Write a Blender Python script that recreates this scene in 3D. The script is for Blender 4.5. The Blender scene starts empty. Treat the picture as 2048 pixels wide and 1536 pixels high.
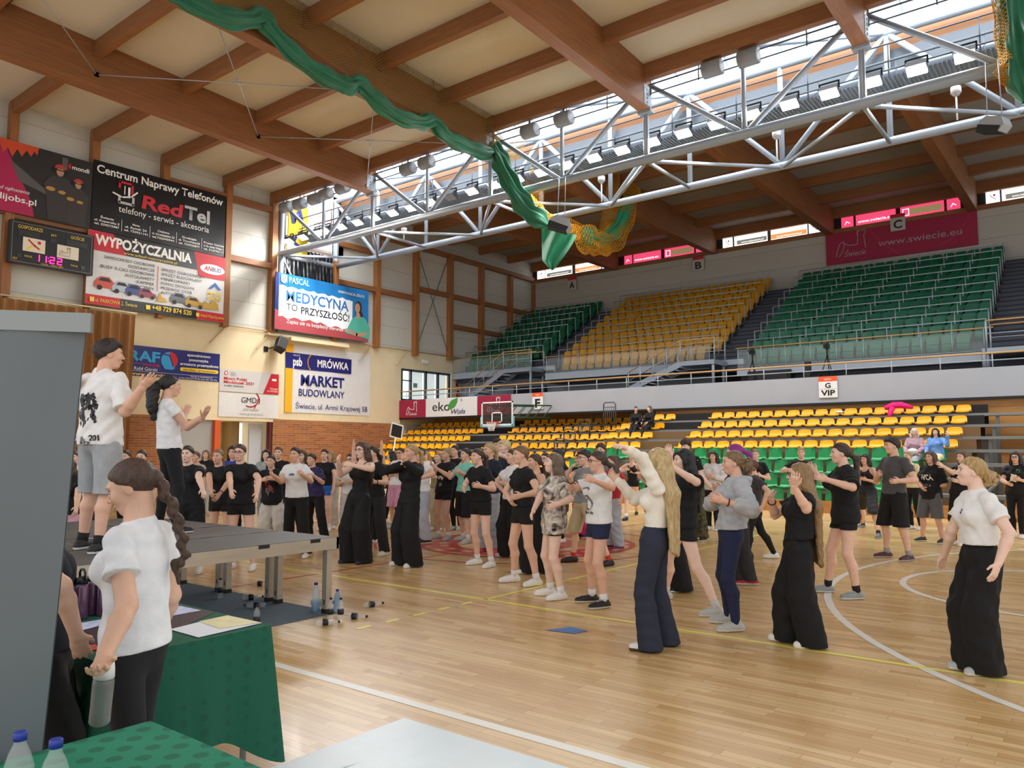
import bpy, math, random
import numpy as np
from mathutils import Vector, Matrix
random.seed(7)
SC = bpy.context.scene
COL = SC.collection
# ---------------------------------------------------------------- camera
FPX, PITCH, YAW, CAMH = 1544.0, math.atan(132 / 1544.0), math.radians(38.12), 1.68
cam_data = bpy.data.cameras.new('camera')
cam_data.sensor_fit = 'HORIZONTAL'; cam_data.sensor_width = 36.0
cam_data.lens = 36.0 * FPX / 2048.0
cam_data.clip_start = 0.05; cam_data.clip_end = 300
cam = bpy.data.objects.new('camera', cam_data); COL.objects.link(cam)
cam.location = (0, 0, CAMH); cam.rotation_euler = (math.pi / 2 + PITCH, 0, YAW)
SC.camera = cam
# ---------------------------------------------------------------- world, exposure
W = bpy.data.worlds.new('daylight'); SC.world = W; W.use_nodes = True
W.node_tree.nodes['Background'].inputs[0].default_value = (0.98, 0.985, 1.0, 1)
W.node_tree.nodes['Background'].inputs[1].default_value = 0.7
vs = SC.view_settings
vs.view_transform = 'Standard'; vs.look = 'None'; vs.gamma = 1.0; vs.exposure = 0.85; vs.use_curve_mapping = False
SC.cycles.max_bounces = 5; SC.cycles.diffuse_bounces = 3; SC.cycles.glossy_bounces = 3
SC.cycles.transmission_bounces = 4; SC.cycles.transparent_max_bounces = 8
SC.cycles.caustics_reflective = False; SC.cycles.caustics_refractive = False
# daylight through the roof lantern along the truss
def area(name, loc, rot, sx, sy, power, col=(1, 1, 1), spread=math.pi):
    L = bpy.data.lights.new(name, 'AREA'); L.shape = 'RECTANGLE'; L.size = sx; L.size_y = sy
    L.energy = power; L.color = col; L.spread = spread
    o = bpy.data.objects.new(name, L); COL.objects.link(o); o.location = loc; o.rotation_euler = rot
    return o
area('lantern_daylight', (-11, 23.3, 15.3), (0, 0, 0), 40, 3.4, 1900, (0.97, 0.985, 1.0))
# floodlights: 26 lamps on the front rail of the truss
LAMPX = [-30.72 + 1.09 * i if i < 3 else -31.3 + 1.105 * i for i in range(27)]
for i, x in enumerate(LAMPX):
    if i == 10: continue
    warm = [(1, .98, .95), (.9, .97, 1), (1, .9, .78)][(i * 7) % 3 if i > 8 else 0]
    if i == 17: warm = (.75, 1, .9)
    area('floodlight_lamp', (x, 22.02, 11.54), (math.radians(-28), 0, 0), 0.5, 0.3, 115, warm)

# ---------------------------------------------------------------- pixel helpers (photo frame 2048 x 1536)
_cp, _sp = math.cos(PITCH), math.sin(PITCH)
FWD = np.array([-math.sin(YAW) * _cp, math.cos(YAW) * _cp, _sp])
RGT = np.array([math.cos(YAW), math.sin(YAW), 0.0])
UPV = np.cross(RGT, FWD)
CAM = np.array([0, 0, CAMH])
def ray(u, v): return FWD + RGT * (u - 1024) / FPX - UPV * (v - 768) / FPX
def on_z(u, v, z=0.0):
    d = ray(u, v); return CAM + d * ((z - CAMH) / d[2])
def on_x(u, v, x):
    d = ray(u, v); return CAM + d * (x / d[0])
def on_y(u, v, y):
    d = ray(u, v); return CAM + d * (y / d[1])
def at_depth(u, v, d): return CAM + ray(u, v) * d

# ---------------------------------------------------------------- object helpers
def hexc(h):
    h = h.lstrip('#'); r = []
    for i in (0, 2, 4):
        c = int(h[i:i + 2], 16) / 255.0
        r.append(c / 12.92 if c <= 0.04045 else ((c + 0.055) / 1.055) ** 2.4)
    return (r[0], r[1], r[2], 1.0)
_M = {}
def mat(name, col='#808080', rough=0.55, metal=0.0, var=0.0, vscale=6.0, bump=0.0, bscale=60.0, stretch=None, emit=0.0, alpha=1.0, trans=0.0, spec=0.5, sheen=0.0, coat=0.0):
    """plain procedural material: base colour with noise variation and noise bump"""
    if name in _M: return _M[name]
    m = bpy.data.materials.new(name); m.use_nodes = True
    nt = m.node_tree; b = nt.nodes['Principled BSDF']; c = hexc(col) if isinstance(col, str) else col
    b.inputs['Base Color'].default_value = c
    b.inputs['Roughness'].default_value = rough; b.inputs['Metallic'].default_value = metal
    b.inputs['Specular IOR Level'].default_value = spec
    if sheen: b.inputs['Sheen Weight'].default_value = sheen
    if coat: b.inputs['Coat Weight'].default_value = coat
    if alpha < 1: b.inputs['Alpha'].default_value = alpha
    if trans: b.inputs['Transmission Weight'].default_value = trans; b.inputs['IOR'].default_value = 1.33
    if emit:
        b.inputs['Emission Color'].default_value = c; b.inputs['Emission Strength'].default_value = emit
    if var or bump:
        tc = nt.nodes.new('ShaderNodeTexCoord'); mp = nt.nodes.new('ShaderNodeMapping')
        nt.links.new(tc.outputs['Object'], mp.inputs['Vector'])
        if stretch: mp.inputs['Scale'].default_value = stretch
        if var:
            n = nt.nodes.new('ShaderNodeTexNoise'); n.inputs['Scale'].default_value = vscale; n.inputs['Detail'].default_value = 4
            nt.links.new(mp.outputs[0], n.inputs['Vector'])
            rp = nt.nodes.new('ShaderNodeMapRange'); rp.inputs['From Min'].default_value = .3; rp.inputs['From Max'].default_value = .7
            rp.inputs['To Min'].default_value = 1 - var; rp.inputs['To Max'].default_value = 1 + var
            nt.links.new(n.outputs['Fac'], rp.inputs['Value'])
            mx = nt.nodes.new('ShaderNodeVectorMath'); mx.operation = 'SCALE'; mx.inputs[0].default_value = c[:3]
            nt.links.new(rp.outputs[0], mx.inputs['Scale']); nt.links.new(mx.outputs[0], b.inputs['Base Color'])
        if bump:
            n2 = nt.nodes.new('ShaderNodeTexNoise'); n2.inputs['Scale'].default_value = bscale; n2.inputs['Detail'].default_value = 3
            nt.links.new(mp.outputs[0], n2.inputs['Vector'])
            bp = nt.nodes.new('ShaderNodeBump'); bp.inputs['Strength'].default_value = bump; bp.inputs['Distance'].default_value = 0.02
            nt.links.new(n2.outputs['Fac'], bp.inputs['Height']); nt.links.new(bp.outputs[0], b.inputs['Normal'])
    _M[name] = m
    return m
def nodes_of(name, rough=.5):
    m = bpy.data.materials.new(name); m.use_nodes = True; _M[name] = m
    b = m.node_tree.nodes['Principled BSDF']; b.inputs['Roughness'].default_value = rough
    return m, m.node_tree, b

def tag(o, label=None, cat=None, group=None, kind=None):
    if label: o['label'] = label
    if cat: o['category'] = cat
    if group: o['group'] = group
    if kind: o['kind'] = kind
    return o
def thing(name, label, cat, loc=(0, 0, 0), rz=0.0, group=None, kind=None):
    o = bpy.data.objects.new(name, None); COL.objects.link(o)
    o.empty_display_size = .2
    o.location = [float(q) for q in loc]; o.rotation_euler = (0, 0, rz)
    return tag(o, label, cat, group, kind)
def copy_tree(o, parent=None):
    c = o.copy(); COL.objects.link(c)
    if parent is not None: c.parent = parent
    for ch in o.children: copy_tree(ch, c)
    return c

class MB:
    """collects boxes, tubes, polygons; build() links them as ONE mesh object"""
    def __init__(s): s.v = []; s.f = []; s.m = []; s.cm = 0; s.sm = []; s.cs = False
    def face(s, idx): s.f.append(idx); s.m.append(s.cm); s.sm.append(s.cs)
    def mat(s, i): s.cm = i; return s
    def poly(s, pts):
        b = len(s.v); s.v += [tuple(map(float, p)) for p in pts]; s.face(list(range(b, b + len(pts)))); return s
    def box(s, c, d, rz=0.0, R=None):
        b = len(s.v); hx, hy, hz = d[0] / 2, d[1] / 2, d[2] / 2
        M = R if R is not None else Matrix.Rotation(rz, 3, 'Z')
        for x, y, z in ((-1, -1, -1), (1, -1, -1), (1, 1, -1), (-1, 1, -1), (-1, -1, 1), (1, -1, 1), (1, 1, 1), (-1, 1, 1)):
            p = M @ Vector((x * hx, y * hy, z * hz)); s.v.append((c[0] + p.x, c[1] + p.y, c[2] + p.z))
        for q in ((0, 3, 2, 1), (4, 5, 6, 7), (0, 1, 5, 4), (1, 2, 6, 5), (2, 3, 7, 6), (3, 0, 4, 7)): s.face([b + i for i in q])
        return s
    def span(s, a, b): return s.box([(a[i] + b[i]) / 2 for i in range(3)], [abs(b[i] - a[i]) for i in range(3)])
    def beam(s, a, b, w, h):
        """rectangular bar from a to b, w wide (horizontal), h high"""
        a, b = Vector([float(q) for q in a]), Vector([float(q) for q in b]); d = b - a; L = d.length; d.normalize()
        up = Vector((0, 0, 1)) if abs(d.z) < .95 else Vector((0, 1, 0))
        sd = d.cross(up).normalized(); uu = sd.cross(d)
        R = Matrix((sd, d, uu)).transposed()
        return s.box((a + b) / 2, (w, L, h), R=R)
    def tube(s, a, b, r, r2=None, n=8, caps=True):
        return s.path([a, b], r if r2 is None else [r, r2], n, caps)
    def path(s, pts, r, n=8, caps=True, closed=False):
        pts = [Vector([float(q) for q in p]) for p in pts]; N = len(pts)
        rs = r if isinstance(r, (list, tuple)) else [r] * N
        cs = s.cs; s.cs = True; b = len(s.v); ref = None
        for i, p in enumerate(pts):
            t = (pts[(i + 1) % N] - pts[i - 1]) if closed else (pts[min(i + 1, N - 1)] - pts[max(i - 1, 0)])
            t.normalize()
            if ref is None: ref = Vector((0, 0, 1)) if abs(t.z) < .9 else Vector((1, 0, 0))
            sd = t.cross(ref)
            if sd.length < 1e-5: sd = t.cross(Vector((1, .3, 0)))
            sd.normalize(); up = sd.cross(t); ref = up
            for k in range(n):
                a = 2 * math.pi * k / n; q = p + (sd * math.cos(a) + up * math.sin(a)) * rs[i]; s.v.append(tuple(q))
        for i in range(N if closed else N - 1):
            j = (i + 1) % N
            for k in range(n):
                s.face([b + i * n + k, b + i * n + (k + 1) % n, b + j * n + (k + 1) % n, b + j * n + k])
        s.cs = cs
        if caps and not closed:
            s.face([b + k for k in range(n - 1, -1, -1)]); s.face([b + (N - 1) * n + k for k in range(n)])
        return s
    def prism(s, pts, ex):
        """polygon extruded by vector ex"""
        n = len(pts); b = len(s.v)
        s.v += [tuple(map(float, p)) for p in pts] + [tuple(float(p[i]) + ex[i] for i in range(3)) for p in pts]
        s.face(list(range(b + n - 1, b - 1, -1))); s.face(list(range(b + n, b + 2 * n)))
        for i in range(n): s.face([b + i, b + (i + 1) % n, b + n + (i + 1) % n, b + n + i])
        return s
    def lathe(s, prof, c=(0, 0, 0), n=14, axis=None):
        """profile [(r, z)...] around z (or an axis matrix)"""
        b = len(s.v); cs = s.cs; s.cs = True
        for r, z in prof:
            for k in range(n):
                a = 2 * math.pi * k / n; p = Vector((r * math.cos(a), r * math.sin(a), z))
                if axis is not None: p = axis @ p
                s.v.append((c[0] + p.x, c[1] + p.y, c[2] + p.z))
        for i in range(len(prof) - 1):
            for k in range(n): s.face([b + i * n + k, b + i * n + (k + 1) % n, b + (i + 1) * n + (k + 1) % n, b + (i + 1) * n + k])
        s.cs = cs
        s.face([b + k for k in range(n - 1, -1, -1)]); s.face([b + (len(prof) - 1) * n + k for k in range(n)])
        return s
    def grid(s, P, closed=False):
        """P[i][j] points -> quads"""
        b = len(s.v); ni, nj = len(P), len(P[0]); cs = s.cs; s.cs = True
        for row in P: s.v += [tuple(map(float, p)) for p in row]
        for i in range(ni - 1):
            for j in range(nj if closed else nj - 1):
                k = (j + 1) % nj; s.face([b + i * nj + j, b + i * nj + k, b + (i + 1) * nj + k, b + (i + 1) * nj + j])
        s.cs = cs; return s
    def ell(s, c, r, R=None, n=10, m=6):
        P = []
        for i in range(m + 1):
            th = math.pi * (i / m); th = min(max(th, .02), math.pi - .02); row = []
            for j in range(n):
                a = 2 * math.pi * j / n; p = Vector((r[0] * math.sin(th) * math.cos(a), r[1] * math.sin(th) * math.sin(a), r[2] * math.cos(th)))
                if R is not None: p = R @ p
                row.append((c[0] + p.x, c[1] + p.y, c[2] + p.z))
            P.append(row)
        return s.grid(P[::-1], True)
    def build(s, name, mats, parent=None, origin=None, local=False, bevel=0.0):
        me = bpy.data.meshes.new(name); org = Vector((0, 0, 0))
        if parent is not None and not local:
            p = parent
            while p is not None: org = org + p.location; p = p.parent
        elif origin is not None: org = Vector([float(q) for q in origin])
        vs_ = s.v if org.length == 0 else [(v[0] - org.x, v[1] - org.y, v[2] - org.z) for v in s.v]
        me.from_pydata(vs_, [], s.f)
        for m in (mats if isinstance(mats, (list, tuple)) else [mats]): me.materials.append(m)
        me.polygons.foreach_set('material_index', s.m); me.polygons.foreach_set('use_smooth', s.sm)
        me.update()
        o = bpy.data.objects.new(name, me); COL.objects.link(o)
        if parent is not None: o.parent = parent
        elif origin is not None and not local: o.location = org
        if bevel:
            bm = o.modifiers.new('bevel', 'BEVEL'); bm.width = bevel; bm.segments = 2; bm.limit_method = 'ANGLE'
        return o
def struct(o, label=None):
    o['kind'] = 'structure'
    if label: o['label'] = label
    return o

# flat lettering and shapes on a board: frame = (origin, right, up, normal)
_txt = bpy.data.curves.new('lettering', 'FONT')
_to = bpy.data.objects.new('lettering_source', _txt)
def text_mesh(sx, bold=0.0):
    _txt.body = sx; _txt.size = 1.0; _txt.offset = bold; _txt.resolution_u = 3; _txt.extrude = 0
    return bpy.data.meshes.new_from_object(_to)
class Board:
    """a flat board in the scene: x right, y up in metres from its lower left corner"""
    def __init__(s, parent, origin, right, up, lift=0.012):
        s.p = parent; s.o = Vector([float(q) for q in origin]); s.r = Vector(right).normalized(); s.u = Vector(up).normalized()
        s.n = s.r.cross(s.u); s.lift = lift; s.k = 0
        s.base = Vector((0, 0, 0)); q = parent
        while q is not None: s.base = s.base + q.location; q = q.parent
    def pt(s, x, y, h=0.0): return s.o + s.r * x + s.u * y + s.n * h
    def text(s, body, x, y, h, m, w=None, bold=0.0, align='l', shear=0.0, rot=0.0, name='lettering'):
        """h: cap height; w: total width the line is fitted to"""
        me = text_mesh(body, bold); n = len(me.vertices)
        if n == 0: return None
        co = np.empty(n * 3, dtype=np.float32); me.vertices.foreach_get('co', co); co = co.reshape(-1, 3)
        x0, x1 = co[:, 0].min(), co[:, 0].max(); ky = h / 0.73; kx = (w / max(x1 - x0, 1e-4)) if w else ky
        X = (co[:, 0] - x0) * kx; Y = co[:, 1] * ky; X = X + Y * shear
        wd = (x1 - x0) * kx
        if align == 'c': X = X - wd / 2
        if align == 'r': X = X - wd
        if rot: X, Y = X * math.cos(rot) - Y * math.sin(rot), X * math.sin(rot) + Y * math.cos(rot)
        s.k += 1; lf = s.lift + 0.0008 * s.k
        o0 = np.array(s.o - s.base); P = o0 + np.outer(X + x, s.r) + np.outer(Y + y, s.u) + np.array(s.n) * lf
        me.vertices.foreach_set('co', P.astype(np.float32).ravel()); me.materials.clear(); me.materials.append(m); me.update()
        ob = bpy.data.objects.new(name, me); COL.objects.link(ob); ob.parent = s.p
        return ob
    def shapes(s, polys, m, name='emblem'):
        """list of polygons in board coordinates as one flat mesh"""
        s.k += 1; lf = s.lift + 0.0008 * s.k; b = MB()
        for pl in polys: b.poly([s.pt(x, y, lf) for x, y in pl])
        return b.build(name, m, s.p)
    def rect(s, x0, y0, x1, y1, m, name='colour_field'): return s.shapes([[(x0, y0), (x1, y0), (x1, y1), (x0, y1)]], m, name)
    def line(s, pts, wd, m, name='emblem', closed=False):
        polys = []
        seg = list(zip(pts, pts[1:] + ([pts[0]] if closed else [])))
        if not closed: seg = seg[:len(pts) - 1]
        for (ax, ay), (bx, by) in seg:
            dx, dy = bx - ax, by - ay; L = math.hypot(dx, dy) or 1; nx, ny = -dy / L * wd / 2, dx / L * wd / 2
            ex, ey = dx / L * wd * .3, dy / L * wd * .3
            polys.append([(ax + nx - ex, ay + ny - ey), (ax - nx - ex, ay - ny - ey), (bx - nx + ex, by - ny + ey), (bx + nx + ex, by + ny + ey)])
        return s.shapes(polys, m, name)
def ellp(cx, cy, rx, ry, n=20, a0=0, a1=360):
    return [(cx + rx * math.cos(math.radians(a0 + (a1 - a0) * i / n)), cy + ry * math.sin(math.radians(a0 + (a1 - a0) * i / n))) for i in range(n + (0 if abs(a1 - a0) >= 360 else 1))]
# ================================================================ materials of the hall
def parquet():
    m, nt, b = nodes_of('parquet', .3)
    L = nt.links.new
    tc = nt.nodes.new('ShaderNodeTexCoord'); mp = nt.nodes.new('ShaderNodeMapping'); L(tc.outputs['Object'], mp.inputs[0])
    br = nt.nodes.new('ShaderNodeTexBrick'); L(mp.outputs[0], br.inputs['Vector'])
    br.offset = .37; br.offset_frequency = 3; br.squash = 1.25; br.squash_frequency = 2
    for k, v in (('Scale', 1), ('Mortar Size', .0012), ('Brick Width', .62), ('Row Height', .07), ('Bias', -.1)): br.inputs[k].default_value = v
    br.inputs['Color1'].default_value = hexc('#e2c08a'); br.inputs['Color2'].default_value = hexc('#c4985c'); br.inputs['Mortar'].default_value = hexc('#8a6236')
    n = nt.nodes.new('ShaderNodeTexNoise'); mp2 = nt.nodes.new('ShaderNodeMapping'); mp2.inputs['Scale'].default_value = (1.2, 22, 1)
    L(tc.outputs['Object'], mp2.inputs[0]); L(mp2.outputs[0], n.inputs['Vector']); n.inputs['Scale'].default_value = 2.0; n.inputs['Detail'].default_value = 5
    rp = nt.nodes.new('ShaderNodeMapRange'); rp.inputs['To Min'].default_value = .72; rp.inputs['To Max'].default_value = 1.25; L(n.outputs['Fac'], rp.inputs['Value'])
    mx = nt.nodes.new('ShaderNodeVectorMath'); mx.operation = 'SCALE'; L(br.outputs['Color'], mx.inputs[0]); L(rp.outputs[0], mx.inputs['Scale'])
    L(mx.outputs[0], b.inputs['Base Color'])
    n2 = nt.nodes.new('ShaderNodeTexNoise'); n2.inputs['Scale'].default_value = 1.3; L(tc.outputs['Object'], n2.inputs['Vector'])
    r2 = nt.nodes.new('ShaderNodeMapRange'); r2.inputs['To Min'].default_value = .22; r2.inputs['To Max'].default_value = .36; L(n2.outputs['Fac'], r2.inputs['Value']); L(r2.outputs[0], b.inputs['Roughness'])
    b.inputs['Coat Weight'].default_value = .1; b.inputs['Coat Roughness'].default_value = .12
    return m
def brickmat(name, c1, c2, mortar, bw, rh, ms, coordswap, rough=.8):
    m, nt, b = nodes_of(name, rough); L = nt.links.new
    tc = nt.nodes.new('ShaderNodeTexCoord'); sx = nt.nodes.new('ShaderNodeSeparateXYZ'); cb = nt.nodes.new('ShaderNodeCombineXYZ')
    L(tc.outputs['Object'], sx.inputs[0]); L(sx.outputs[coordswap], cb.inputs[0]); L(sx.outputs[2], cb.inputs[1])
    br = nt.nodes.new('ShaderNodeTexBrick'); L(cb.outputs[0], br.inputs['Vector'])
    for k, v in (('Scale', 1), ('Mortar Size', ms), ('Brick Width', bw), ('Row Height', rh)): br.inputs[k].default_value = v
    br.inputs['Color1'].default_value = hexc(c1); br.inputs['Color2'].default_value = hexc(c2); br.inputs['Mortar'].default_value = hexc(mortar)
    L(br.outputs['Color'], b.inputs['Base Color'])
    bp = nt.nodes.new('ShaderNodeBump'); bp.inputs['Strength'].default_value = .4; bp.inputs['Distance'].default_value = .01; bp.invert = True
    L(br.outputs['Fac'], bp.inputs['Height']); L(bp.outputs[0], b.inputs['Normal'])
    return m
mFLOOR = parquet()
mBRICK = brickmat('orange_brick', '#b06c38', '#8f5129', '#a08468', .5, .105, .014, 'Y')
mPANEL = brickmat('panel_cladding', '#cac8be', '#c5c3b9', '#a39f95', 40, 1.05, .012, 'Y', .5)
mPANELX = brickmat('panel_cladding_shaded', '#b5b0a4', '#b0aba0', '#8f8a80', 40, 1.05, .012, 'X', .5)  # cladding tone lowered, the stand's dim light is put into the colour
mPLAS = mat('cream_plaster', '#e3d3ae', .85, var=.04, vscale=1.5, bump=.06, bscale=40)
mCEIL = mat('cream_ceiling', '#d2cab6', .75, var=.03, vscale=.7)
mTBX = mat('glulam_along', '#8d5b33', .55, var=.22, vscale=3, stretch=(.35, 6, 9), bump=.05, bscale=12)
mTBY = mat('glulam_across', '#8d5b33', .55, var=.22, vscale=3, stretch=(6, .35, 9), bump=.05, bscale=12)
mTBZ = mat('glulam_upright', '#9a6436', .55, var=.2, vscale=3, stretch=(6, 6, .4), bump=.05, bscale=12)
mSTEEL = mat('grey_painted_steel', '#949da7', .4, metal=.1, var=.03, vscale=3)
mSTEELD = mat('dark_galvanised_steel', '#555a60', .5, metal=.5)
mRAIL = mat('brushed_rail_steel', '#aab1b8', .4, metal=.25)
mWOODR = mat('light_wood_rail', '#c39a62', .4, var=.1, vscale=3, stretch=(.5, 6, 6))
mGREY = mat('grey_painted_wall', '#9aa0aa', .7, var=.03, vscale=2)
mFASC = mat('grey_fascia', '#a9acb3', .6, var=.03, vscale=1.2)
mPLY = mat('orange_plywood', '#c08a4c', .5, var=.12, vscale=2, stretch=(.6, 3, 6))
mBLK = mat('black_paint', '#131416', .5)
mDARK = mat('dark_void_board', '#1d1a1a', .8)
mSTEP = mat('dark_grey_step', '#4a4c55', .7, var=.05, vscale=4)
mPLANK = mat('grey_bench_plank', '#84847f', .6, var=.08, vscale=5, stretch=(.3, 4, 4))
mRED = mat('red_paint', '#b3202c', .5); mORG = mat('orange_paint', '#d85a22', .5)
mWHITE = mat('white_paint', '#ececea', .5); mYEL = mat('yellow_paint', '#efd64a', .45)
mLWHITE = mat('white_court_paint', '#eae9e2', .3); mLYEL = mat('yellow_court_paint', '#f3e86a', .3); mLRED = mat('red_court_paint', '#c23a36', .3)
mBLUEG = mat('pale_blue_panel', '#cdd9e0', .6)
mGLASS = mat('clear_glass', '#dfeee8', .04, alpha=.1, spec=.6)
def glow(name, col, e):
    m, nt, b = nodes_of(name, .6); b.inputs['Base Color'].default_value = hexc(col)
    b.inputs['Emission Color'].default_value = hexc(col); b.inputs['Emission Strength'].default_value = e
    return m
mSKY = glow('bright_skylight_pane', '#eef6ff', 1.6)
mLAMP = glow('floodlight_glow', '#fbfdff', 20.0)

WX, FY, TY0, TY1 = -31.0, 41.7, 21.55, 24.8     # end wall, stand wall, truss chords
BAYX = [-24.4 + 6.5 * i for i in range(5)]       # main beams
def zc(y): return 14.35 - .04 * (y - 8)          # ceiling height
# ================================================================ floor and markings
fl = MB(); fl.poly([(-34, -3, 0), (10, -3, 0), (10, 42, 0), (-34, 42, 0)])
struct(fl.build('floor', mFLOOR), 'honey coloured parquet sports floor')
def marking(name, label, m, boxes=(), paths=(), z=.002):
    b = MB()
    for x0, y0, x1, y1 in boxes: b.span((x0, y0, z - .0015), (x1, y1, z))
    for pts, w in paths:
        P = []
        for i, p in enumerate(pts):
            a = pts[max(i - 1, 0)]; c = pts[min(i + 1, len(pts) - 1)]; dx, dy = c[0] - a[0], c[1] - a[1]; L = math.hypot(dx, dy)
            nx, ny = -dy / L * w / 2, dx / L * w / 2; P.append([(p[0] - nx, p[1] - ny, z), (p[0] + nx, p[1] + ny, z)])
        b.grid(P)
    return struct(b.build(name, m), label)
h = .04; bx0, bx1, by0, by1, cy, cx = -22.7, 5.3, 3.76, 18.8, 11.3, -8.68
def arcp(x, y, r, a0, a1, n=48): return [(x + r * math.cos(math.radians(a0 + (a1 - a0) * i / n)), y + r * math.sin(math.radians(a0 + (a1 - a0) * i / n))) for i in range(n + 1)]
marking('court_marking_white', 'white basketball lines', mLWHITE,
        [(bx0, by0 - h, bx1, by0 + h), (bx0, by1 - h, bx1, by1 + h), (bx0 - h, by0, bx0 + h, by1), (bx1 - h, by0, bx1 + h, by1),
         (-.5, cy - 2.45 - h, bx1, cy - 2.45 + h), (-.5, cy + 2.45 - h, bx1, cy + 2.45 + h), (-.5 - h, cy - 2.45, -.5 + h, cy + 2.45),
         (bx0, cy - 2.45 - h, -16.9, cy - 2.45 + h), (bx0, cy + 2.45 - h, -16.9, cy + 2.45 + h), (-16.9 - h, cy - 2.45, -16.9 + h, cy + 2.45)],
        [(arcp(3.73, cy, 6.75, 75, 285), .08), (arcp(-.5, cy, 1.8, 90, 270), .08), (arcp(-21.1, cy, 6.75, -75, 75), .08), (arcp(-16.9, cy, 1.8, -90, 90), .08)])
yx0, yx1, yy0, yy1 = -17.7, .32, 6.8, 15.8; h = .028
ds = [(-5.74 - h, 6.6 - .37 * i - .17, -5.74 + h, 6.6 - .37 * i) for i in range(5)] + [(-11.7 - h, 6.6 - .37 * i - .17, -11.7 + h, 6.6 - .37 * i) for i in range(5)]
marking('court_marking_yellow', 'yellow volleyball lines', mLYEL,
        [(yx0, yy0 - h, yx1 + 3, yy0 + h), (yx0, yy1 - h, yx1, yy1 + h), (yx0 - h, yy0, yx0 + h, yy1), (yx1 - h, yy0, yx1 + h, yy1),
         (-5.72 - h, yy0, -5.72 + h, yy1), (-11.7 - h, yy0, -11.7 + h, yy1)] + ds, z=.003)
marking('court_marking_red', 'red centre line and handball arc', mLRED, [(cx - .025, 3.8, cx + .025, 9.4), (cx - .025, 13.2, cx + .025, 18.8)],
        [(arcp(-28.7, 11.3, 9.0, -80, 80), .05), (arcp(cx, 11.3, 2.6, 0, 360, 60), .05)], z=.0025)
lg = MB(); lg.cs = False
for r0, r1 in ((1.25, 1.95), (0.15, .95)):
    a, c = arcp(cx + .15, 11.3, r0, 0, 360, 40), arcp(cx + .15, 11.3, r1, 0, 360, 40)
    for i in range(40): lg.poly([(*a[i], .0035), (*c[i], .0035), (*c[i + 1], .0035), (*a[i + 1], .0035)])
lg.mat(1)
for i in range(22):
    a = 360 / 22 * i
    for r in (1.45, 1.72): lg.poly([(cx + .15 + rr * math.cos(math.radians(q)), 11.3 + rr * math.sin(math.radians(q)), .004) for rr, q in ((r, a), (r + .13, a), (r + .13, a + 9), (r, a + 9))])
struct(lg.build('centre_circle_emblem', [mLRED, mFLOOR]), 'round red emblem painted at the centre of the court')
bt = MB(); bt.poly([(-4.32, 6.0, .004), (-4.02, 6.05, .004), (-3.98, 6.22, .004), (-4.2, 6.26, .004), (-4.25, 6.14, .004)])
tag(bt.build('floor_tape', mat('blue_tape', '#3f74b8', .5), origin=(-4.15, 6.1, 0)), 'small piece of blue tape stuck on the parquet', 'tape')

# ================================================================ end wall (left)
w = MB(); T = -31.45
def seg(b, y0, y1, z0, z1): b.span((T, y0, z0), (WX, y1, z1))
seg(w, -3, 16.6, 0, 3.11); seg(w, 21.45, 29.6, 0, 3.11)
struct(w.build('wall_left_brick', mBRICK), 'orange brick base of the end wall')
w = MB(); seg(w, -3, 29.65, 3.11, 7.25); seg(w, 16.6, 21.45, 2.98, 3.11); seg(w, 29.65, 33.7, 6.17, 7.25); seg(w, 33.7, 34.5, 4.3, 7.25); seg(w, 29.6, 33.7, 3.1, 4.4)
struct(w.build('wall_left_plaster', mPLAS), 'cream plaster band of the end wall')
w = MB(); seg(w, -3, 21.3, 7.25, 14.6); seg(w, 24.7, 42, 7.25, 14.6); seg(w, 34.5, 42, 0, 7.25); seg(w, 21.3, 24.7, 7.25, 8.2); seg(w, 29.6, 34.5, 0, 3.1)
struct(w.build('wall_left_cladding', mPANEL), 'pale panel cladding of the end wall')
w = MB(); seg(w, 21.3, 25.4, 11.6, 17); struct(w.build('wall_left_lantern_end', mat('pinkish_board', '#d6bdb4', .7)))
# panes of the lantern end behind the truss
gl = MB()
for i in range(3): gl.span((-30.99, 21.9 + i * .95, 11.7), (-30.96, 22.75 + i * .95, 12.9))
struct(gl.build('window_3', glow('cool_window', '#cfe0ee', .9)))
# gate opening, corridor behind
c = MB(); c.span((-34.2, 18.75, 0), (-34.1, 19.7, 3)); c.mat(1); c.span((-33.4, 19.75, 0), (-33.2, 20.35, 3.0)); c.mat(2); c.span((-33.2, 20.2, 0), (-32.4, 20.6, 3)); c.mat(1); c.span((-34.2, 18.3, 3.0), (-31.4, 22, 3.1)); c.span((-34.2, 18.1, 0), (-31.45, 18.2, 3)); c.span((-34.2, 21.9, 0), (-31.45, 22, 3))
struct(c.build('wall_corridor', [glow('bright_corridor_window', '#f3f0ee', .75), mPLAS, mat('tan_column', '#a98f62', .7)]), 'corridor seen through the gate')
d = MB(); d.span((-31.3, 16.7, 0), (-31.15, 18.5, 2.98)); struct(d.build('door_1', mat('grey_gate_leaf', '#a5a5a2', .5)), 'grey sliding gate leaf')
d = MB(); d.span((-31.2, 18.5, 0), (-30.95, 18.75, 2.98)); struct(d.build('trim_1', mORG), 'orange gate jamb')
d = MB(); d.span((-31.6, 20.55, 0), (-31.5, 21.25, 2.9)); struct(d.build('door_2', mat('pale_grey_door', '#c6ccd2', .5)), 'pale grey open door leaf')
d = MB(); d.span((-31.2, 21.25, 0), (-30.95, 21.35, 2.98)); struct(d.build('trim_2', mat('dark_red_trim', '#5c2226', .6)), 'dark red gate jamb')
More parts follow.
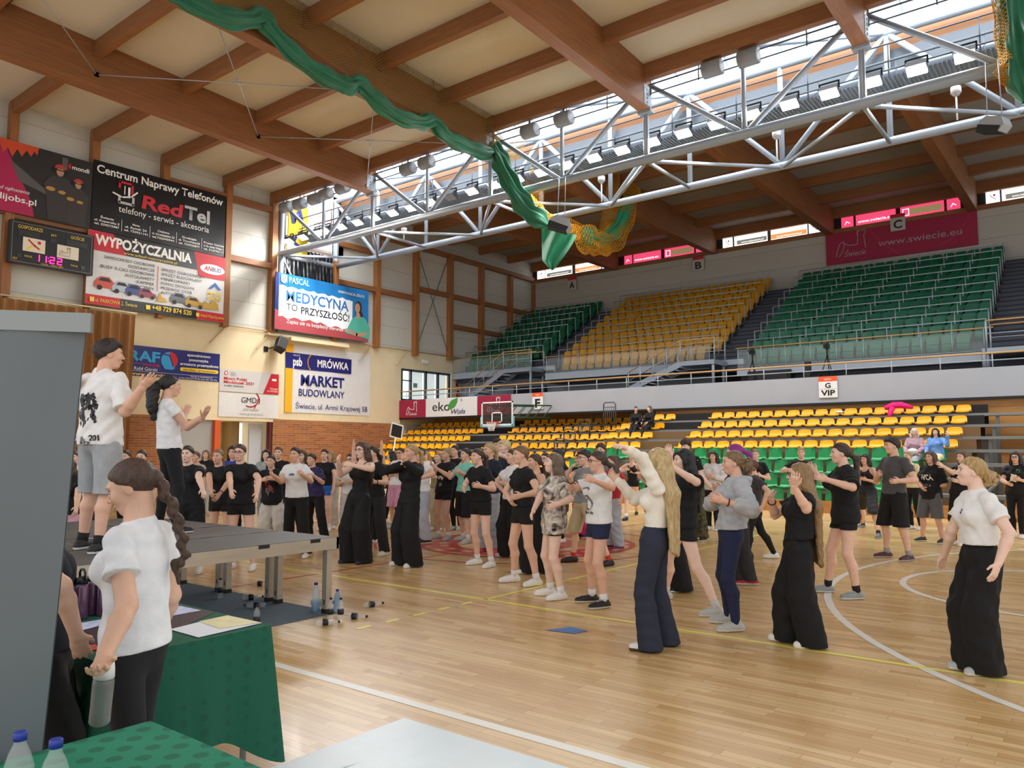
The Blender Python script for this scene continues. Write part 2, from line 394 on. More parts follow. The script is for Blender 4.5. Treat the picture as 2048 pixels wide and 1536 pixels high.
# gallery window and door
wd = thing('window_1', 'gallery window and glazed doors in dark frames', 'window', (WX, 31.65, 4.4), kind='structure')
f = MB()
for y in (29.65, 30.35, 31.55, 32.55, 33.5): f.span((-31.1, y - .06, 4.4), (-30.98, y + .06, 6.17))
for z in (4.45, 6.12): f.span((-31.1, 29.65, z - .06), (-30.98, 33.55, z + .06))
f.span((-31.1, 29.7, 5.5), (-30.98, 30.35, 5.56)); f.build('window_frame', mat('dark_window_frame', '#49525a', .4, metal=.3), wd)
p = MB(); p.span((-31.3, 29.7, 4.45), (-31.25, 30.35, 6.15)); p.build('pane', glow('outdoor_view', '#d9ece0', 1.1), wd)
p = MB()
for a, c2 in ((30.4, 31.5), (31.6, 32.5), (32.6, 33.45)): p.span((-31.3, a, 4.45), (-31.25, c2, 6.12))
p.build('door_pane', glow('pale_room_behind_glass', '#cfd8d4', .42), wd)
p = MB(); p.span((-31.22, 30.75, 5.2), (-31.2, 31.05, 5.45)); p.build('notice', mat('notice_grey', '#8c959c', .6), wd)
# ---- timber posts and rails of the end wall
POSTY = [4.4, 7.25, 10.12, 12.95, 15.78, 18.7, 21.1, 24.75, 27.6, 30.5, 33.35, 36.2, 39.1, 41.75]
for i, y in enumerate(POSTY):
    top = zc(y) - .1 if y < 22 or y > 25 else 11.2
    b = MB(); b.span((-31.0, y - .14, 7.1 if y < 29 else 6.95), (-30.68, y + .14, top))
    o = b.build('timber_post', mTBZ, origin=(WX, y, 7.1)); struct(o, 'upright glulam post on the end wall')
for i, (y0, y1, z) in enumerate([(4.4, 10.1, 10.2), (10.1, 13, 10.1), (18.84, 20.96, 10.25), (18.84, 20.96, 12.95), (15.9, 18.6, 12.95), (27.74, 30.36, 10.2), (30.64, 41.7, 10.8), (33.5, 39, 9.0), (24.9, 27.5, 10.2), (27.74, 41.7, 13.2), (24.9, 27.5, 12.2)]):
    b = MB(); b.span((-30.98, y0, z - .13), (-30.72, y1, z + .13)); struct(b.build('timber_rail', mTBY, origin=(WX, y0, z)), 'horizontal timber rail of the end wall')
b = MB()
for a, c2 in (((-30.9, 30.7, 13.0), (-30.9, 33.2, 7.5)), ((-30.9, 33.2, 13.0), (-30.9, 30.7, 7.5))): b.tube(a, c2, .018, n=6)
b.mat(0)
struct(b.build('wind_brace', mSTEELD), 'crossed steel tie rods on the end wall')
b = MB(); b.tube((-30.9, 14.6, 7.2), (-30.9, 34.3, 7.2), .03, n=6)
for y in (18.9, 21.2, 27.3, 29.9): b.beam((-30.93, y, 7.2), (-30.75, y - .9, 6.3), .05, .05)
struct(b.build('trim_3', mat('cream_cable_duct', '#c9b48c', .6)), 'cream duct along the plaster edge')
b = MB(); b.span((-31, 20.9, 7.0), (-30.72, 25.6, 7.12)); b.span((-31, 22.0, 6.85), (-30.5, 25.5, 7.0)); struct(b.build('trim_4', mPLAS), 'cream ledge below the blue banner')
# black foil over the old window
P = []
for i in range(41):
    t = i / 40; y = 21.6 + 3.1 * t; row = []
    for j in range(10):
        s = j / 9; row.append((-30.86 + .07 * math.sin(i * 1.9 + s * 5) + .04 * math.sin(i * 4.1), y + .35 * (1 - s) * math.sin(t * 3.1) - .5 * s * (t - .5) * .2, 8.0 + 3.4 * s))
    P.append(row)
fo = MB(); fo.grid(P); tag(fo.build('plastic_sheet', mat('black_foil', '#15161a', .22, spec=.8), origin=(-30.9, 23, 8)), 'crumpled shiny black foil hung over the end wall opening', 'sheet')
# ================================================================ stand wall (far side)
def stand_wall():
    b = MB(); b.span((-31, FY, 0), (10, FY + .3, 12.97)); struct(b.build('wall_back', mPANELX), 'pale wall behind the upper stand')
    b = MB(); b.span((-31, FY - .12, 12.97), (10, FY + .1, 13.19)); struct(b.build('trim_5', mTBX), 'timber sill below the window strip')
    b = MB(); b.span((-31, FY - .12, 13.78), (10, FY + .3, 14.4)); struct(b.build('trim_6', mTBX), 'timber head above the window strip')
    b = MB(); b.span((-31, FY + .1, 13.19), (10, FY + .3, 13.78)); struct(b.build('window_frame_strip', mDARK))
    bays = [[(1075, 1089), (1091, 1144), (1151, 1201), (1204, 1219)], [(1249, 1264), (1267, 1322), (1329, 1388), (1392, 1410)], [(1446, 1465), (1469, 1535), (1542, 1615), (1618, 1641)], [(1683, 1707), (1712, 1792), (1801, 1889), (1894, 1921)], [(1972, 2000), (2004, 2085), (2092, 2180), (2185, 2215)]]
    mw = glow('lit_white_film', '#f2f2f4', 1.0); mp_ = glow('lit_pink_film', '#cc3f63', .75); mg = glow('lit_grey_film', '#7f7d74', .5); mo = glow('lit_orange_film', '#e0884c', .8); mfr = glow('lit_photo_film', '#8a7a52', .5)
    n = 10
    for bi, bay in enumerate(bays):
        for k, (u0, u1) in enumerate(bay):
            vv = 553 - (u0 - 1075) * .168; x0 = on_y(u0, vv, FY)[0]; x1 = on_y(u1, vv, FY)[0]; z0, z1 = 13.21, 13.76
            n += 1; pink = bi % 2 == 1
            t = thing('window_%d' % n, 'printed pane of the window strip', 'window', (x0, FY, z0), kind='structure')
            p = MB(); p.span((x0, FY - .02, z0), (x1, FY + .03, z1)); p.build('pane', mp_ if pink else mw, t)
            B = Board(t, (x0, FY - .03, z0), (1, 0, 0), (0, 0, 1), .004); W_ = x1 - x0
            if k == 1:
                if pink: B.text('www.swiecie.eu', .1, .12, .16, mw, W_ * .86)
                else:
                    B.rect(.15, .06, W_ - .02, .3, mg); B.text('www.halaswiecie.pl', .4, .12, .1, mw, W_ * .68)
            elif k == 2:
                if pink:
                    B.rect(.45, .1, W_ - .1, .42, mfr, 'picture'); B.line([(.12, .1), (.38, .1), (.38, .42), (.12, .42)], .03, mw, closed=True)
                else:
                    B.rect(.0, .04, W_ - .02, .3, mo); B.text('www.halaswiecie.pl', .3, .1, .1, mw, W_ * .7)
            else:
                B.line([(W_ * .3, .15), (W_ * .45, .3), (W_ * .7, .2)] if pink else [(W_ * .3, .38), (W_ * .5, .25), (W_ * .72, .15)], .03, mw if pink else mRED)
                if not pink: B.shapes([ellp(W_ * .62, .36, .05, .05, 10)], mRED)
stand_wall()
# ================================================================ roof
def roof():
    b = MB()
    b.poly([(-31, -3, zc(-3)), (10, -3, zc(-3)), (10, 21.2, zc(21.2)), (-31, 21.2, zc(21.2))])
    b.poly([(-31, -3, zc(-3) + .3), (-31, 21.2, zc(21.2) + .3), (10, 21.2, zc(21.2) + .3), (10, -3, zc(-3) + .3)])
    struct(b.build('ceiling', mCEIL), 'cream roof deck above the court')
    b = MB(); b.poly([(-31, 25.3, 14.4), (10, 25.3, 14.4), (10, FY, 14.35), (-31, FY, 14.35)]); b.poly([(-31, 25.3, 14.7), (-31, FY, 14.7), (10, FY, 14.7), (10, 25.3, 14.7)])
    struct(b.build('ceiling_stand', mat('cream_ceiling_shaded', '#a19c92', .8)), 'roof deck above the stand')  # ceiling colour darkened to put in the low light above the stand
    # main beams and purlins
    for x in BAYX:
        b = MB(); b.prism([(x - .2, -3, 13.05), (x - .2, 21.5, 12.5), (x - .2, 21.5, zc(21.5) + .1), (x - .2, -3, zc(-3) + .1)], (.4, 0, 0))
        t = thing('roof_beam', 'deep brown glulam beam across the roof', 'beam', (x, 21.5, 12.5), kind='structure'); b.build('glulam', mTBY, t)
        s = MB(); s.span((x - .23, 21.35, 12.42), (x + .23, 21.62, 12.52)); s.span((x + .2, 21.0, 12.55), (x + .215, 21.45, 13.2)); s.span((x - .05, 21.5, 12.5), (x + .05, 21.6, 10.95))
        for k in range(4): s.tube((x + .2, 21.2, 12.65 + k * .14), (x + .24, 21.2, 12.65 + k * .14), .035, n=6)
        s.build('steel_shoe', mSTEEL, t)
        b = MB(); b.prism([(x - .2, 25.2, 12.75), (x - .2, FY, 12.95), (x - .2, FY, 14.4), (x - .2, 25.2, 14.45)], (.4, 0, 0))
        struct(b.build('roof_beam', mTBY, origin=(x, 25.2, 12.7)), 'dark glulam beam above the stand')
    xs = [-31] + BAYX + [8]
    for y in (1.5, 4.4, 7.25, 10.12, 12.95, 15.78, 18.6, 21.1):
        for i in range(len(xs) - 1):
            z = zc(y); b = MB(); b.span((xs[i] + (.2 if i else 0), y - .11, z - .5), (xs[i + 1] - .2, y + .11, z))
            if y in (7.25, 15.78): b.mat(1).span((xs[i] + .3, y + .12, z - .25), (xs[i + 1] - .3, y + .3, z - .02))
            struct(b.build('roof_purlin', [mTBX, mSTEELD], origin=(xs[i], y, z - .5)), 'brown purlin between the roof beams')
    for y in (25.3, 27.6, 30.5, 33.35, 36.2, 39.1):
        for i in range(len(xs) - 1):
            b = MB(); b.span((xs[i] + (.2 if i else 0), y - .11, 13.9), (xs[i + 1] - .2, y + .11, 14.42)); struct(b.build('roof_purlin', mTBX, origin=(xs[i], y, 13.9)), 'dark purlin above the stand')
    # tie rods under the near roof
    for a, c2 in (((-24.2, 10.1, 13.2), (-17.9, 4.4, 13.5)), ((-24.2, 15.8, 13.1), (-17.9, 10.1, 13.3)), ((-24.2, 10.1, 13.2), (-17.9, 15.8, 12.95)), ((-24.2, 15.8, 13.1), (-17.9, 21.0, 12.9)), ((-24.2, 21.0, 12.7), (-17.9, 15.8, 12.95))):
        b = MB(); b.tube(a, c2, .016, n=6); m = [(a[i] + c2[i]) / 2 for i in range(3)]; d = Vector(c2) - Vector(a); d.normalize()
        b.tube(Vector(m) - d * .15, Vector(m) + d * .15, .03, n=6); b.box(a, (.1, .12, .12)); struct(b.build('roof_tie', mRAIL, origin=a), 'thin steel tie rod under the roof')
    # lantern: upstands, sloped bright glazing with bars
    b = MB(); b.span((-31, 21.15, zc(21.2) - .1), (10, 21.28, 15.2)); b.span((-31, 25.3, 14.35), (10, 25.42, 15.2)); struct(b.build('wall_lantern', mBLUEG), 'pale upstand of the roof lantern')
    b = MB(); b.poly([(-31, 25.36, 15.2), (10, 25.36, 15.2), (10, 23.3, 16.3), (-31, 23.3, 16.3)]); b.poly([(-31, 23.3, 16.3), (10, 23.3, 16.3), (10, 21.2, 15.2), (-31, 21.2, 15.2)])
    struct(b.build('window_2', mSKY), 'bright glazing of the roof lantern')
    b = MB(); x = -30.6
    while x < 9:
        b.beam((x, 25.3, 15.15), (x, 23.3, 16.24), .06, .08); b.beam((x, 23.3, 16.24), (x, 21.25, 15.15), .06, .08); x += .93
    b.span((-31, 23.25, 16.15), (10, 23.35, 16.28)); b.span((-31, 24.3, 15.65), (10, 24.36, 15.72))
    struct(b.build('trim_7', mat('grey_glazing_bar', '#9fb0bd', .5)), 'glazing bars of the roof lantern')
roof()
# ================================================================ truss
def truss():
    t = thing('roof_truss', 'long grey tubular steel truss below the roof lantern', 'truss', (-31, 21.55, 10.9), kind='structure')
    def part(n, *segs):
        b = MB()
        for a, c2, r in segs: b.tube(a, c2, r, n=10)
        return b.build(n, mSTEEL, t)
    Z = 10.95; ZT = 14.35; x0, x1 = -31, 4.9
    for y, z, r in ((TY0, Z, .15), (TY1, Z, .135), (TY1, ZT, .13)): part('chord', ((x0, y, z), (x1, y, z), r))
    part('chord', ((x0, TY0, 13.6), (x1, TY0, 13.6), .1))
    part('end_frame', ((-30.9, TY0, Z), (-30.9, TY1, Z), .14)); part('end_post', ((-30.85, TY0, 7.2), (-30.85, TY0, 13.6), .13)); part('end_post', ((-30.85, TY1, 7.2), (-30.85, TY1, ZT), .14)); part('end_brace', ((-30.85, TY0, Z), (-30.85, TY0 + 1.1, 9.2), .06))
    for i in range(12):
        x = -27.7 + 3.25 * i
        if x > 5: break
        part('front_post', ((x, TY0, Z), (x, TY0, 13.6), .075)); part('rear_post', ((x, TY1, Z), (x, TY1, ZT), .085))
        xa = x - 3.25
        # front diagonals lean to the lamp rail, rear ones the other way
        if i % 2 == 0: part('front_diagonal', ((xa, TY0, 13.5), (x, TY0, Z), .085)); part('rear_diagonal', ((xa, TY1, ZT), (x, TY1, Z), .09))
        else: part('front_diagonal', ((xa, TY0, Z), (x, TY0, 13.5), .085)); part('rear_diagonal', ((xa, TY1, Z), (x, TY1, ZT), .09))
        if i % 2 == 0:
            for dx in (-3.25, 3.25): part('bottom_brace', ((x + dx * .98, TY0 + .1, Z - .05), (x, TY1, Z - .05), .06))
        else: part('bottom_brace', ((x, TY0, Z - .05), (x, TY1, Z - .05), .06))
        if i % 2 == 0: part('top_brace', ((x, TY0, 13.6), (x + 3.25, TY1, ZT), .06))
    g = MB(); g.span((-31, 22.5, 11.93), (5, 23.45, 11.97))
    x = -30.9
    while x < 5: g.span((x, 22.48, 11.88), (x + .03, 23.47, 11.93)); x += .11
    g.build('catwalk_grating', mat('grey_grating', '#8a949e', .5, metal=.3), t)
    for y, zz in ((22.48, (12.35, 12.85)), (23.48, (12.35, 12.85))):
        r = MB()
        for z in zz: r.tube((-31, y, z), (5, y, z), .022, n=6)
        for i in range(17): r.tube((-30.5 + 2.17 * i, y, 11.9), (-30.5 + 2.17 * i, y, zz[-1]), .022, n=6)
        r.build('catwalk_rail', mSTEELD, t)
    r = MB(); r.tube((-31, 21.95, 11.86), (5, 21.95, 11.86), .025, n=6); r.build('lamp_rail', mSTEELD, t)
    r = MB(); r.tube((-31, 21.4, 13.3), (5, 21.4, 13.3), .028, n=6); r.tube((-31, 21.4, 13.0), (5, 21.4, 13.0), .022, n=6)
    for i in range(22): r.tube((-30.6 + 1.62 * i, 21.4, 12.95), (-30.6 + 1.62 * i, 21.4, 13.62), .02, n=6)
    r.build('upper_lamp_rail', mSTEELD, t)
    d = MB(); d.span((-31, 25.05, 13.3), (5, 25.12, 13.9)); d.build('cable_tray', mSTEELD, t); d = MB(); d.tube((-31, 23.6, 12.5), (5, 23.6, 12.5), .1, n=8); d.build('air_pipe', mSTEEL, t)
truss()
# floodlights
def floodlight():
    t = thing('floodlight', 'x', 'floodlight', (0, 0, 0), group='floodlights along the truss rail')
    R = Matrix.Rotation(math.radians(-28), 3, 'X')
    b = MB(); b.box((0, .02, .03), (.5, .34, .16), R=R); b.span((-.28, .0, .1), (-.24, .05, .3)); b.span((.24, .0, .1), (.28, .05, .3)); b.span((-.28, 0, .28), (.28, .05, .31)); b.build('housing', mat('black_lamp_housing', '#222427', .5, metal=.2), t, local=True)
    l = MB(); l.box(R @ Vector((0, 0, -.065)), (.46, .31, .012), R=R); l.build('lens', mLAMP, t, local=True)
    return t
fl0 = floodlight(); first = True
ordw = ['first', 'second', 'third', 'fourth', 'fifth', 'sixth', 'seventh', 'eighth', 'ninth', 'tenth', 'eleventh', 'twelfth', 'thirteenth', 'fourteenth', 'fifteenth', 'sixteenth', 'seventeenth', 'eighteenth', 'nineteenth', 'twentieth', 'twenty-first', 'twenty-second', 'twenty-third', 'twenty-fourth', 'twenty-fifth', 'twenty-sixth', 'twenty-seventh', 'twenty-eighth']
for i, x in enumerate(LAMPX):
    o = fl0 if first else copy_tree(fl0)
    first = False
    o.location = (x, 21.9, 11.66); o['label'] = '%s floodlight from the end wall on the truss rail, %s' % (ordw[i], 'unlit' if i == 10 else 'lit')
    if i == 10:
        for ch in o.children:
            if ch.name.startswith('lens'):
                ch.data = ch.data.copy(); ch.data.materials[0] = mat('unlit_lens', '#6f7478', .2)
# grey drum lamps on the upper rail
def drum():
    t = thing('drum_lamp', 'x', 'lamp', group='unlit grey lamps on the upper rail')
    b = MB(); A = Matrix.Rotation(math.pi / 2, 3, 'Y'); b.lathe([(.2, -.3), (.25, -.28), (.25, .28), (.2, .3)], (0, 0, 0), 14, A); b.build('housing', mat('grey_lamp_drum', '#86898c', .5), t, local=True)
    b = MB(); b.span((-.02, -.02, .2), (.02, .02, .5)); b.build('hanger', mSTEELD, t, local=True)
    return t
d0 = drum(); n = 0
for u, v, nm in ((573, 414, 'nearest the end wall, beside the yellow flag'), (600, 408, 'second from the end wall'), (630, 398, 'third from the end wall'), (652, 388, 'fourth from the end wall'), (685, 376, 'fifth from the end wall'),
                 (816, 338, 'left of the pair left of the green curtain'), (853, 325, 'right of the pair left of the green curtain'), (1060, 262, 'left of the pair behind the orange net'), (1128, 238, 'right of the pair behind the orange net'), (1425, 137, 'left of the pair by the third beam'), (1497, 115, 'right of the pair by the third beam')):
    o = d0 if n == 0 else copy_tree(d0); n += 1
    p = on_y(u, v, 21.2); o.location = [float(q) for q in p]; o['label'] = 'grey drum lamp on the upper rail, ' + nm
# ================================================================ gallery
def gallery():
    b = MB(); b.span((-31, 29.5, 3.42), (10, 29.66, 4.39)); struct(b.build('wall_gallery_fascia', mFASC), 'grey fascia of the gallery')
    b = MB(); b.span((-31, 29.48, 3.34), (10, 29.7, 3.42)); struct(b.build('trim_8', mBLK), 'dark lower edge of the fascia')
    b = MB(); b.span((-31, 29.66, 4.2), (10, 34.5, 4.4)); struct(b.build('floor_gallery', mSTEP), 'gallery floor')
    b = MB(); b.span((-31, 34.5, 4.4), (10, 34.65, 6.2)); struct(b.build('wall_gallery_back', mGREY), 'grey back wall of the gallery')
    b = MB(); b.span((-15.4, 29.72, 2.2), (10, 29.85, 3.34)); b.span((-15.5, 29.72, 0), (-15.38, 32.2, 3.4)); b.span((-31, 32.2, 0), (-15.4, 32.35, 4.2)); struct(b.build('wall_plywood', mPLY), 'orange plywood under the gallery')
    t = thing('gallery_handrail', 'long light wood handrail along the gallery edge', 'handrail', (-31, 29.55, 4.39), kind='structure')
    r = MB(); r.tube((-31, 29.55, 4.86), (10, 29.55, 4.86), .035, n=8); r.build('handrail', mWOODR, t)
    r = MB(); r.tube((-31, 29.55, 4.62), (10, 29.55, 4.62), .022, n=6)
    for i in range(27): r.tube((-30.5 + 1.52 * i, 29.55, 4.35), (-30.5 + 1.52 * i, 29.55, 4.84), .022, n=6)
    r.build('rail_post', mRAIL, t)
    # black doorway and service zone below the right aisle
    b = MB(); b.span((-2.2, 34.3, 4.4), (4, 34.48, 5.3)); b.span((-14.9, 34.3, 4.4), (-12.9, 34.48, 5.2)); b.span((-26.8, 34.3, 4.4), (-24.6, 34.48, 5.2)); struct(b.build('door_3', mDARK), 'dark openings in the gallery back wall')
gallery()
# ================================================================ upper stand
SECT = {'left': (-31.0, -25.16, 9, 11), 'middle': (-23.57, -14.46, 10, 18), 'right': (-12.79, -3.64, 11, 18)}
def rowy(j): return 40.75 - .83 * j
def rowz(j): return 10.2 - .5 * j
def upper_stand():
    b = MB()
    for j in range(11):
        y0 = rowy(j)
        for x0, x1, n, _ in SECT.values():
            if j < n: b.span((x0, y0, rowz(j) - .52), (x1, y0 + .95 if j else FY, rowz(j)))
    struct(b.build('stairs_tier', mSTEP), 'stepped tiers of the upper stand')
    b = MB()
    for x0, x1, n in ((-25.16, -23.57, 9), (-14.46, -12.79, 10), (-3.64, 1.0, 11)):
        for j in range(n):
            y0 = rowy(j); b.span((x0, y0, rowz(j) - .55), (x1, FY if j == 0 else y0 + .95, rowz(j))); b.span((x0 + .05, y0 - .38, rowz(j) - .55), (x1 - .05, y0 + .1, rowz(j) - .25)); b.mat(1); b.span((x0 + .02, y0 - .02, rowz(j) - .05), (x1 - .02, y0 + .01, rowz(j) + .005)); b.span((x0 + .07, y0 - .4, rowz(j) - .3), (x1 - .07, y0 - .37, rowz(j) - .245)); b.mat(0)
    struct(b.build('stairs_aisle', [mat('aisle_step', '#484a55', .7), mat('step_nosing', '#23242a', .7)]), 'dark grey aisle steps')
    # front beams of the tiers
    for nm, (x0, x1, n, _) in SECT.items():
        yf = rowy(n - 1) - .3; zf = rowz(n - 1)
        b = MB(); b.span((x0 - .05, yf - .05, zf - .35), (x1 + (1.6 if nm != 'right' else 1.7), yf + .12, zf)); b.span((x0, yf, zf - .15), (x1 + 1.6, yf + .5, zf)); struct(b.build('trim_9', mat('pale_steel_edge', '#a9b1ba', .5)), 'steel edge below the seats')
        t = thing('glass_balustrade', 'glass balustrade with wood handrail before the %s block of upper seats' % nm, 'balustrade', (x0, yf, zf))
        p = MB(); m = max(2, int(round((x1 - x0) / 1.02)))
        for i in range(m):
            a = x0 + (x1 - x0) * i / m; c = x0 + (x1 - x0) * (i + 1) / m; p.span((a + .03, yf - .02, zf + .04), (c - .03, yf - .005, zf + .78))
        p.build('glass_panel', mGLASS, t)
        p = MB()
        for i in range(m + 1): a = x0 + (x1 - x0) * i / m; p.tube((a, yf - .01, zf - .1), (a, yf - .01, zf + .84), .022, n=6)
        p.tube((x0, yf - .01, zf + .04), (x1, yf - .01, zf + .04), .018, n=6); p.build('post', mRAIL, t)
        p = MB(); p.tube((x0 - .1, yf - .01, zf + .86), (x1 + .3, yf - .01, zf + .86), .03, n=8); p.build('handrail', mWOODR, t)
        k = 0
        for j in range(n - 1):
            y = rowy(j) - .02; z = rowz(j) + .85
            t = thing('row_rail', 'grey tubular rail in front of %s row of the %s upper seat block' % (['the top', 'the second highest', 'the third highest', 'the fourth highest', 'the fifth highest', 'the sixth highest', 'the seventh highest', 'the eighth highest', 'the ninth highest', 'the tenth highest'][j], nm), 'rail', (x0, y, rowz(j) - .5), group='row rails of the upper stand')
            r = MB(); r.tube((x0 + .03, y, z), (x1 - .03, y, z), .026, n=6); r.build('handrail', mRAIL, t)
            for i in range(m + 1 if m < 7 else 9):
                q = (m if m < 7 else 8); a = x0 + .03 + (x1 - x0 - .06) * i / q; r = MB(); r.tube((a, y, rowz(j) - .05 if 0 else rowz(j) - .1), (a, y, z), .022, n=6); r.build('post', mRAIL, t)
upper_stand()
# tip-up seats of the upper stand
def tipup(col):
    cn = 'yellow' if col is mSY else 'green'; t = thing(cn + '_tip_up_seat', 'x', cn + ' seat')
    b = MB(); P = []
    for i, (yy, zz, hw) in enumerate(((.05, .42, .19), (.07, .5, .215), (.11, .68, .22), (.15, .8, .2), (.16, .84, .15))):
        P.append([(hw * s, yy + .02 * abs(s) ** 2 * -1.2, zz) for s in (-1, -.6, 0, .6, 1)])
    b.grid(P)
    b.grid([[(p[0], p[1] + .035, p[2]) for p in r][::-1] for r in P])
    for a, c in ((0, 0), (0, -1)): pass
    L = [r[0] for r in P]; Rr = [r[-1] for r in P]
    b.grid([[p, (p[0], p[1] + .035, p[2])] for p in Rr]); b.grid([[(p[0], p[1] + .035, p[2]), p] for p in L]); b.grid([[(p[0], p[1] + .035, p[2]), p] for p in P[-1]][::-1])
    b.build('backrest', col, t, local=True)
    b = MB(); P = []
    for yy, zz, hw in ((-.05, .3, .15), (-.07, .36, .195), (-.06, .52, .2), (-.02, .6, .19), (.02, .61, .16)):
        P.append([(hw * s, yy - .03 * (1 - abs(s)), zz - .12) for s in (-1, -.6, 0, .6, 1)])
    b.grid(P); b.grid([[(p[0], p[1] + .05, p[2]) for p in r][::-1] for r in P]); b.build('folded_seat', col, t, local=True)
    b = MB(); b.span((-.245, -.06, .0), (-.215, .1, .42)); b.span((-.25, -.05, .3), (-.205, .02, .36)); b.build('bracket', mBLK, t, local=True)
    return t
mSG = mat('green_seat_shaded', '#0c6243', .38, spec=.5); mSY = mat('yellow_seat_shaded', '#c98f14', .38)  # upper tier seat colours darkened to carry the weaker light up there
mSG2 = mat('bright_green_seat', '#158a4c', .3); mSY2 = mat('bright_yellow_seat', '#fbb006', .35)
num = ['first', 'second', 'third', 'fourth', 'fifth', 'sixth', 'seventh', 'eighth', 'ninth', 'tenth', 'eleventh', 'twelfth', 'thirteenth', 'fourteenth', 'fifteenth', 'sixteenth', 'seventeenth', 'eighteenth', 'nineteenth', 'twentieth']
rown = ['top', 'second highest', 'third highest', 'fourth highest', 'fifth highest', 'sixth highest', 'seventh highest', 'eighth highest', 'ninth highest', 'tenth highest', 'eleventh highest']
for nm, (x0, x1, n, per) in SECT.items():
    src = tipup(mSY if nm == 'middle' else mSG); used = False
    for j in range(n):
        for i in range(per if j < n - 1 else per - 2):
            o = copy_tree(src) if used else src; used = True
            x = x0 + .25 + (x1 - x0 - .5) * (i + (1 if j == n - 1 else 0)) / (per - 1)
            o.location = (x, rowy(j) + .42, rowz(j)); o['group'] = 'tip-up seats of the %s upper block' % nm
            o['label'] = '%s tip-up seat, %s from left, %s row, %s upper block' % ('yellow' if nm == 'middle' else 'green', num[i], 'front' if j == n - 1 else rown[j], nm)
# ================================================================ stairs up to the aisles
def stair(nm, xb, xt, y, zt, xe):
    t = thing('steel_staircase', 'grey steel staircase with wood handrails ' + nm, 'staircase', (xb, y, 4.4))
    for k, yy in enumerate((y - .55, y + .55)):
        b = MB(); b.beam((xb, yy, 4.45), (xt, yy, zt - .1), .06, .26); b.build('stringer', mSTEEL, t)
    b = MB(); n = 11
    for i in range(1, n): b.box((xb + (xt - xb) * i / n, y, 4.4 + (zt - 4.4) * i / n), (.27, 1.08, .04))
    b.build('tread', mSTEP, t)
    b = MB(); b.span((xt, y - .6, zt - .2), (xe, y + .9, zt)); b.build('landing', mSTEEL, t)
    for k, yy in enumerate((y - .57, y + .57)):
        b = MB(); b.path([(xb, yy, 5.25), (xt, yy, zt + .95), (xe, yy, zt + .95)], .028, 8); b.build('handrail', mWOODR, t)
        b = MB()
        for f in (0.02, .25, .5, .75, 1): b.tube((xb + (xt - xb) * f, yy, 4.4 + (zt - 4.4) * f), (xb + (xt - xb) * f, yy, 5.25 + (zt + .95 - 5.25) * f), .025, n=6)
        b.tube((xe, yy, zt), (xe, yy, zt + .95), .03, n=6); b.path([(xb, yy, 4.85), (xt, yy, zt + .5), (xe, yy, zt + .5)], .018, 6); b.build('rail_post', mRAIL, t)
    b = MB(); b.tube((xe - .1, y - .5, 4.4), (xe - .1, y - .5, zt), .07, n=8); b.tube((xe - .1, y + .6, 4.4), (xe - .1, y + .6, zt), .07, n=8); b.build('support_post', mSTEEL, t)
stair('between the left and middle upper blocks', -29.0, -26.2, 33.2, 6.05, -24.3)
stair('between the middle and right upper blocks', -17.9, -15.2, 32.1, 5.6, -13.6)
stair('at the right edge of the upper stand', 1.2, -1.2, 31.2, 5.15, -3.4)
# gallery things: cameras on tripods, loudspeaker, extinguisher
def tripod(u, v, label):
    p = on_y(u, v, 31.0); t = thing('video_tripod', label, 'camera', (p[0], 31.0, 4.4))
    for a in (90, 210, 330): 
        b = MB(); b.tube((p[0] + .3 * math.cos(math.radians(a)), 31 + .3 * math.sin(math.radians(a)), 4.4), (p[0], 31, 5.35), .02, n=6); b.build('leg', mBLK, t)
    b = MB(); b.tube((p[0], 31, 5.3), (p[0], 31, 5.6), .03, n=8); b.build('column', mBLK, t)
    b = MB(); b.box((p[0], 30.95, 5.7), (.16, .34, .18)); b.tube((p[0], 30.78, 5.72), (p[0], 30.62, 5.72), .055, n=10); b.box((p[0] + .02, 31, 5.84), (.05, .2, .05)); b.build('camera_body', mBLK, t)
tripod(1505, 720, 'black video camera on tripod on the gallery, left one below the green seats')
tripod(1655, 730, 'black video camera on tripod on the gallery, right one near the letter sign')
b = MB(); b.span((-12.3, 31.9, 4.4), (-10.5, 32.4, 5.0)); b.span((-12.2, 31.85, 4.45), (-10.6, 31.9, 4.92)); o = b.build('equipment_table', mBLK, origin=(-11.4, 32.1, 4.4)); tag(o, 'black covered equipment table behind the gallery handrail', 'table')
b = MB(); b.span((-9.6, 30.9, 4.4), (-9.4, 31.1, 5.15)); tag(b.build('slim_loudspeaker', mBLK, origin=(-9.45, 31, 4.4)), 'slim black speaker column on the gallery beside the equipment table', 'speaker')
t = thing('fire_extinguisher', 'red fire extinguisher on the end wall beside the gallery door', 'extinguisher', (-30.9, 34.15, 4.5))
b = MB(); b.lathe([(.08, 0), (.085, .02), (.085, .42), (.05, .5), (.03, .52)], (-30.88, 34.15, 4.62), 12); b.build('cylinder', mRED, t)
b = MB(); b.box((-30.88, 34.15, 5.18), (.06, .1, .08)); b.path([(-30.88, 34.1, 5.18), (-30.85, 34.0, 5.1), (-30.85, 34.0, 4.8)], .015, 6); b.build('valve_and_hose', mBLK, t)
b = MB(); b.span((-30.99, 34.05, 5.45), (-30.97, 34.25, 5.65)); tag(b.build('safety_sign', mRED, origin=(-30.98, 34.15, 5.55)), 'small red sign above the fire extinguisher', 'sign')
b = MB(); b.span((-30.99, 31.2, 6.6), (-30.9, 31.6, 6.8)); tag(b.build('emergency_light', mWHITE, origin=(-30.95, 31.4, 6.7)), 'white emergency lamp above the gallery door', 'lamp')
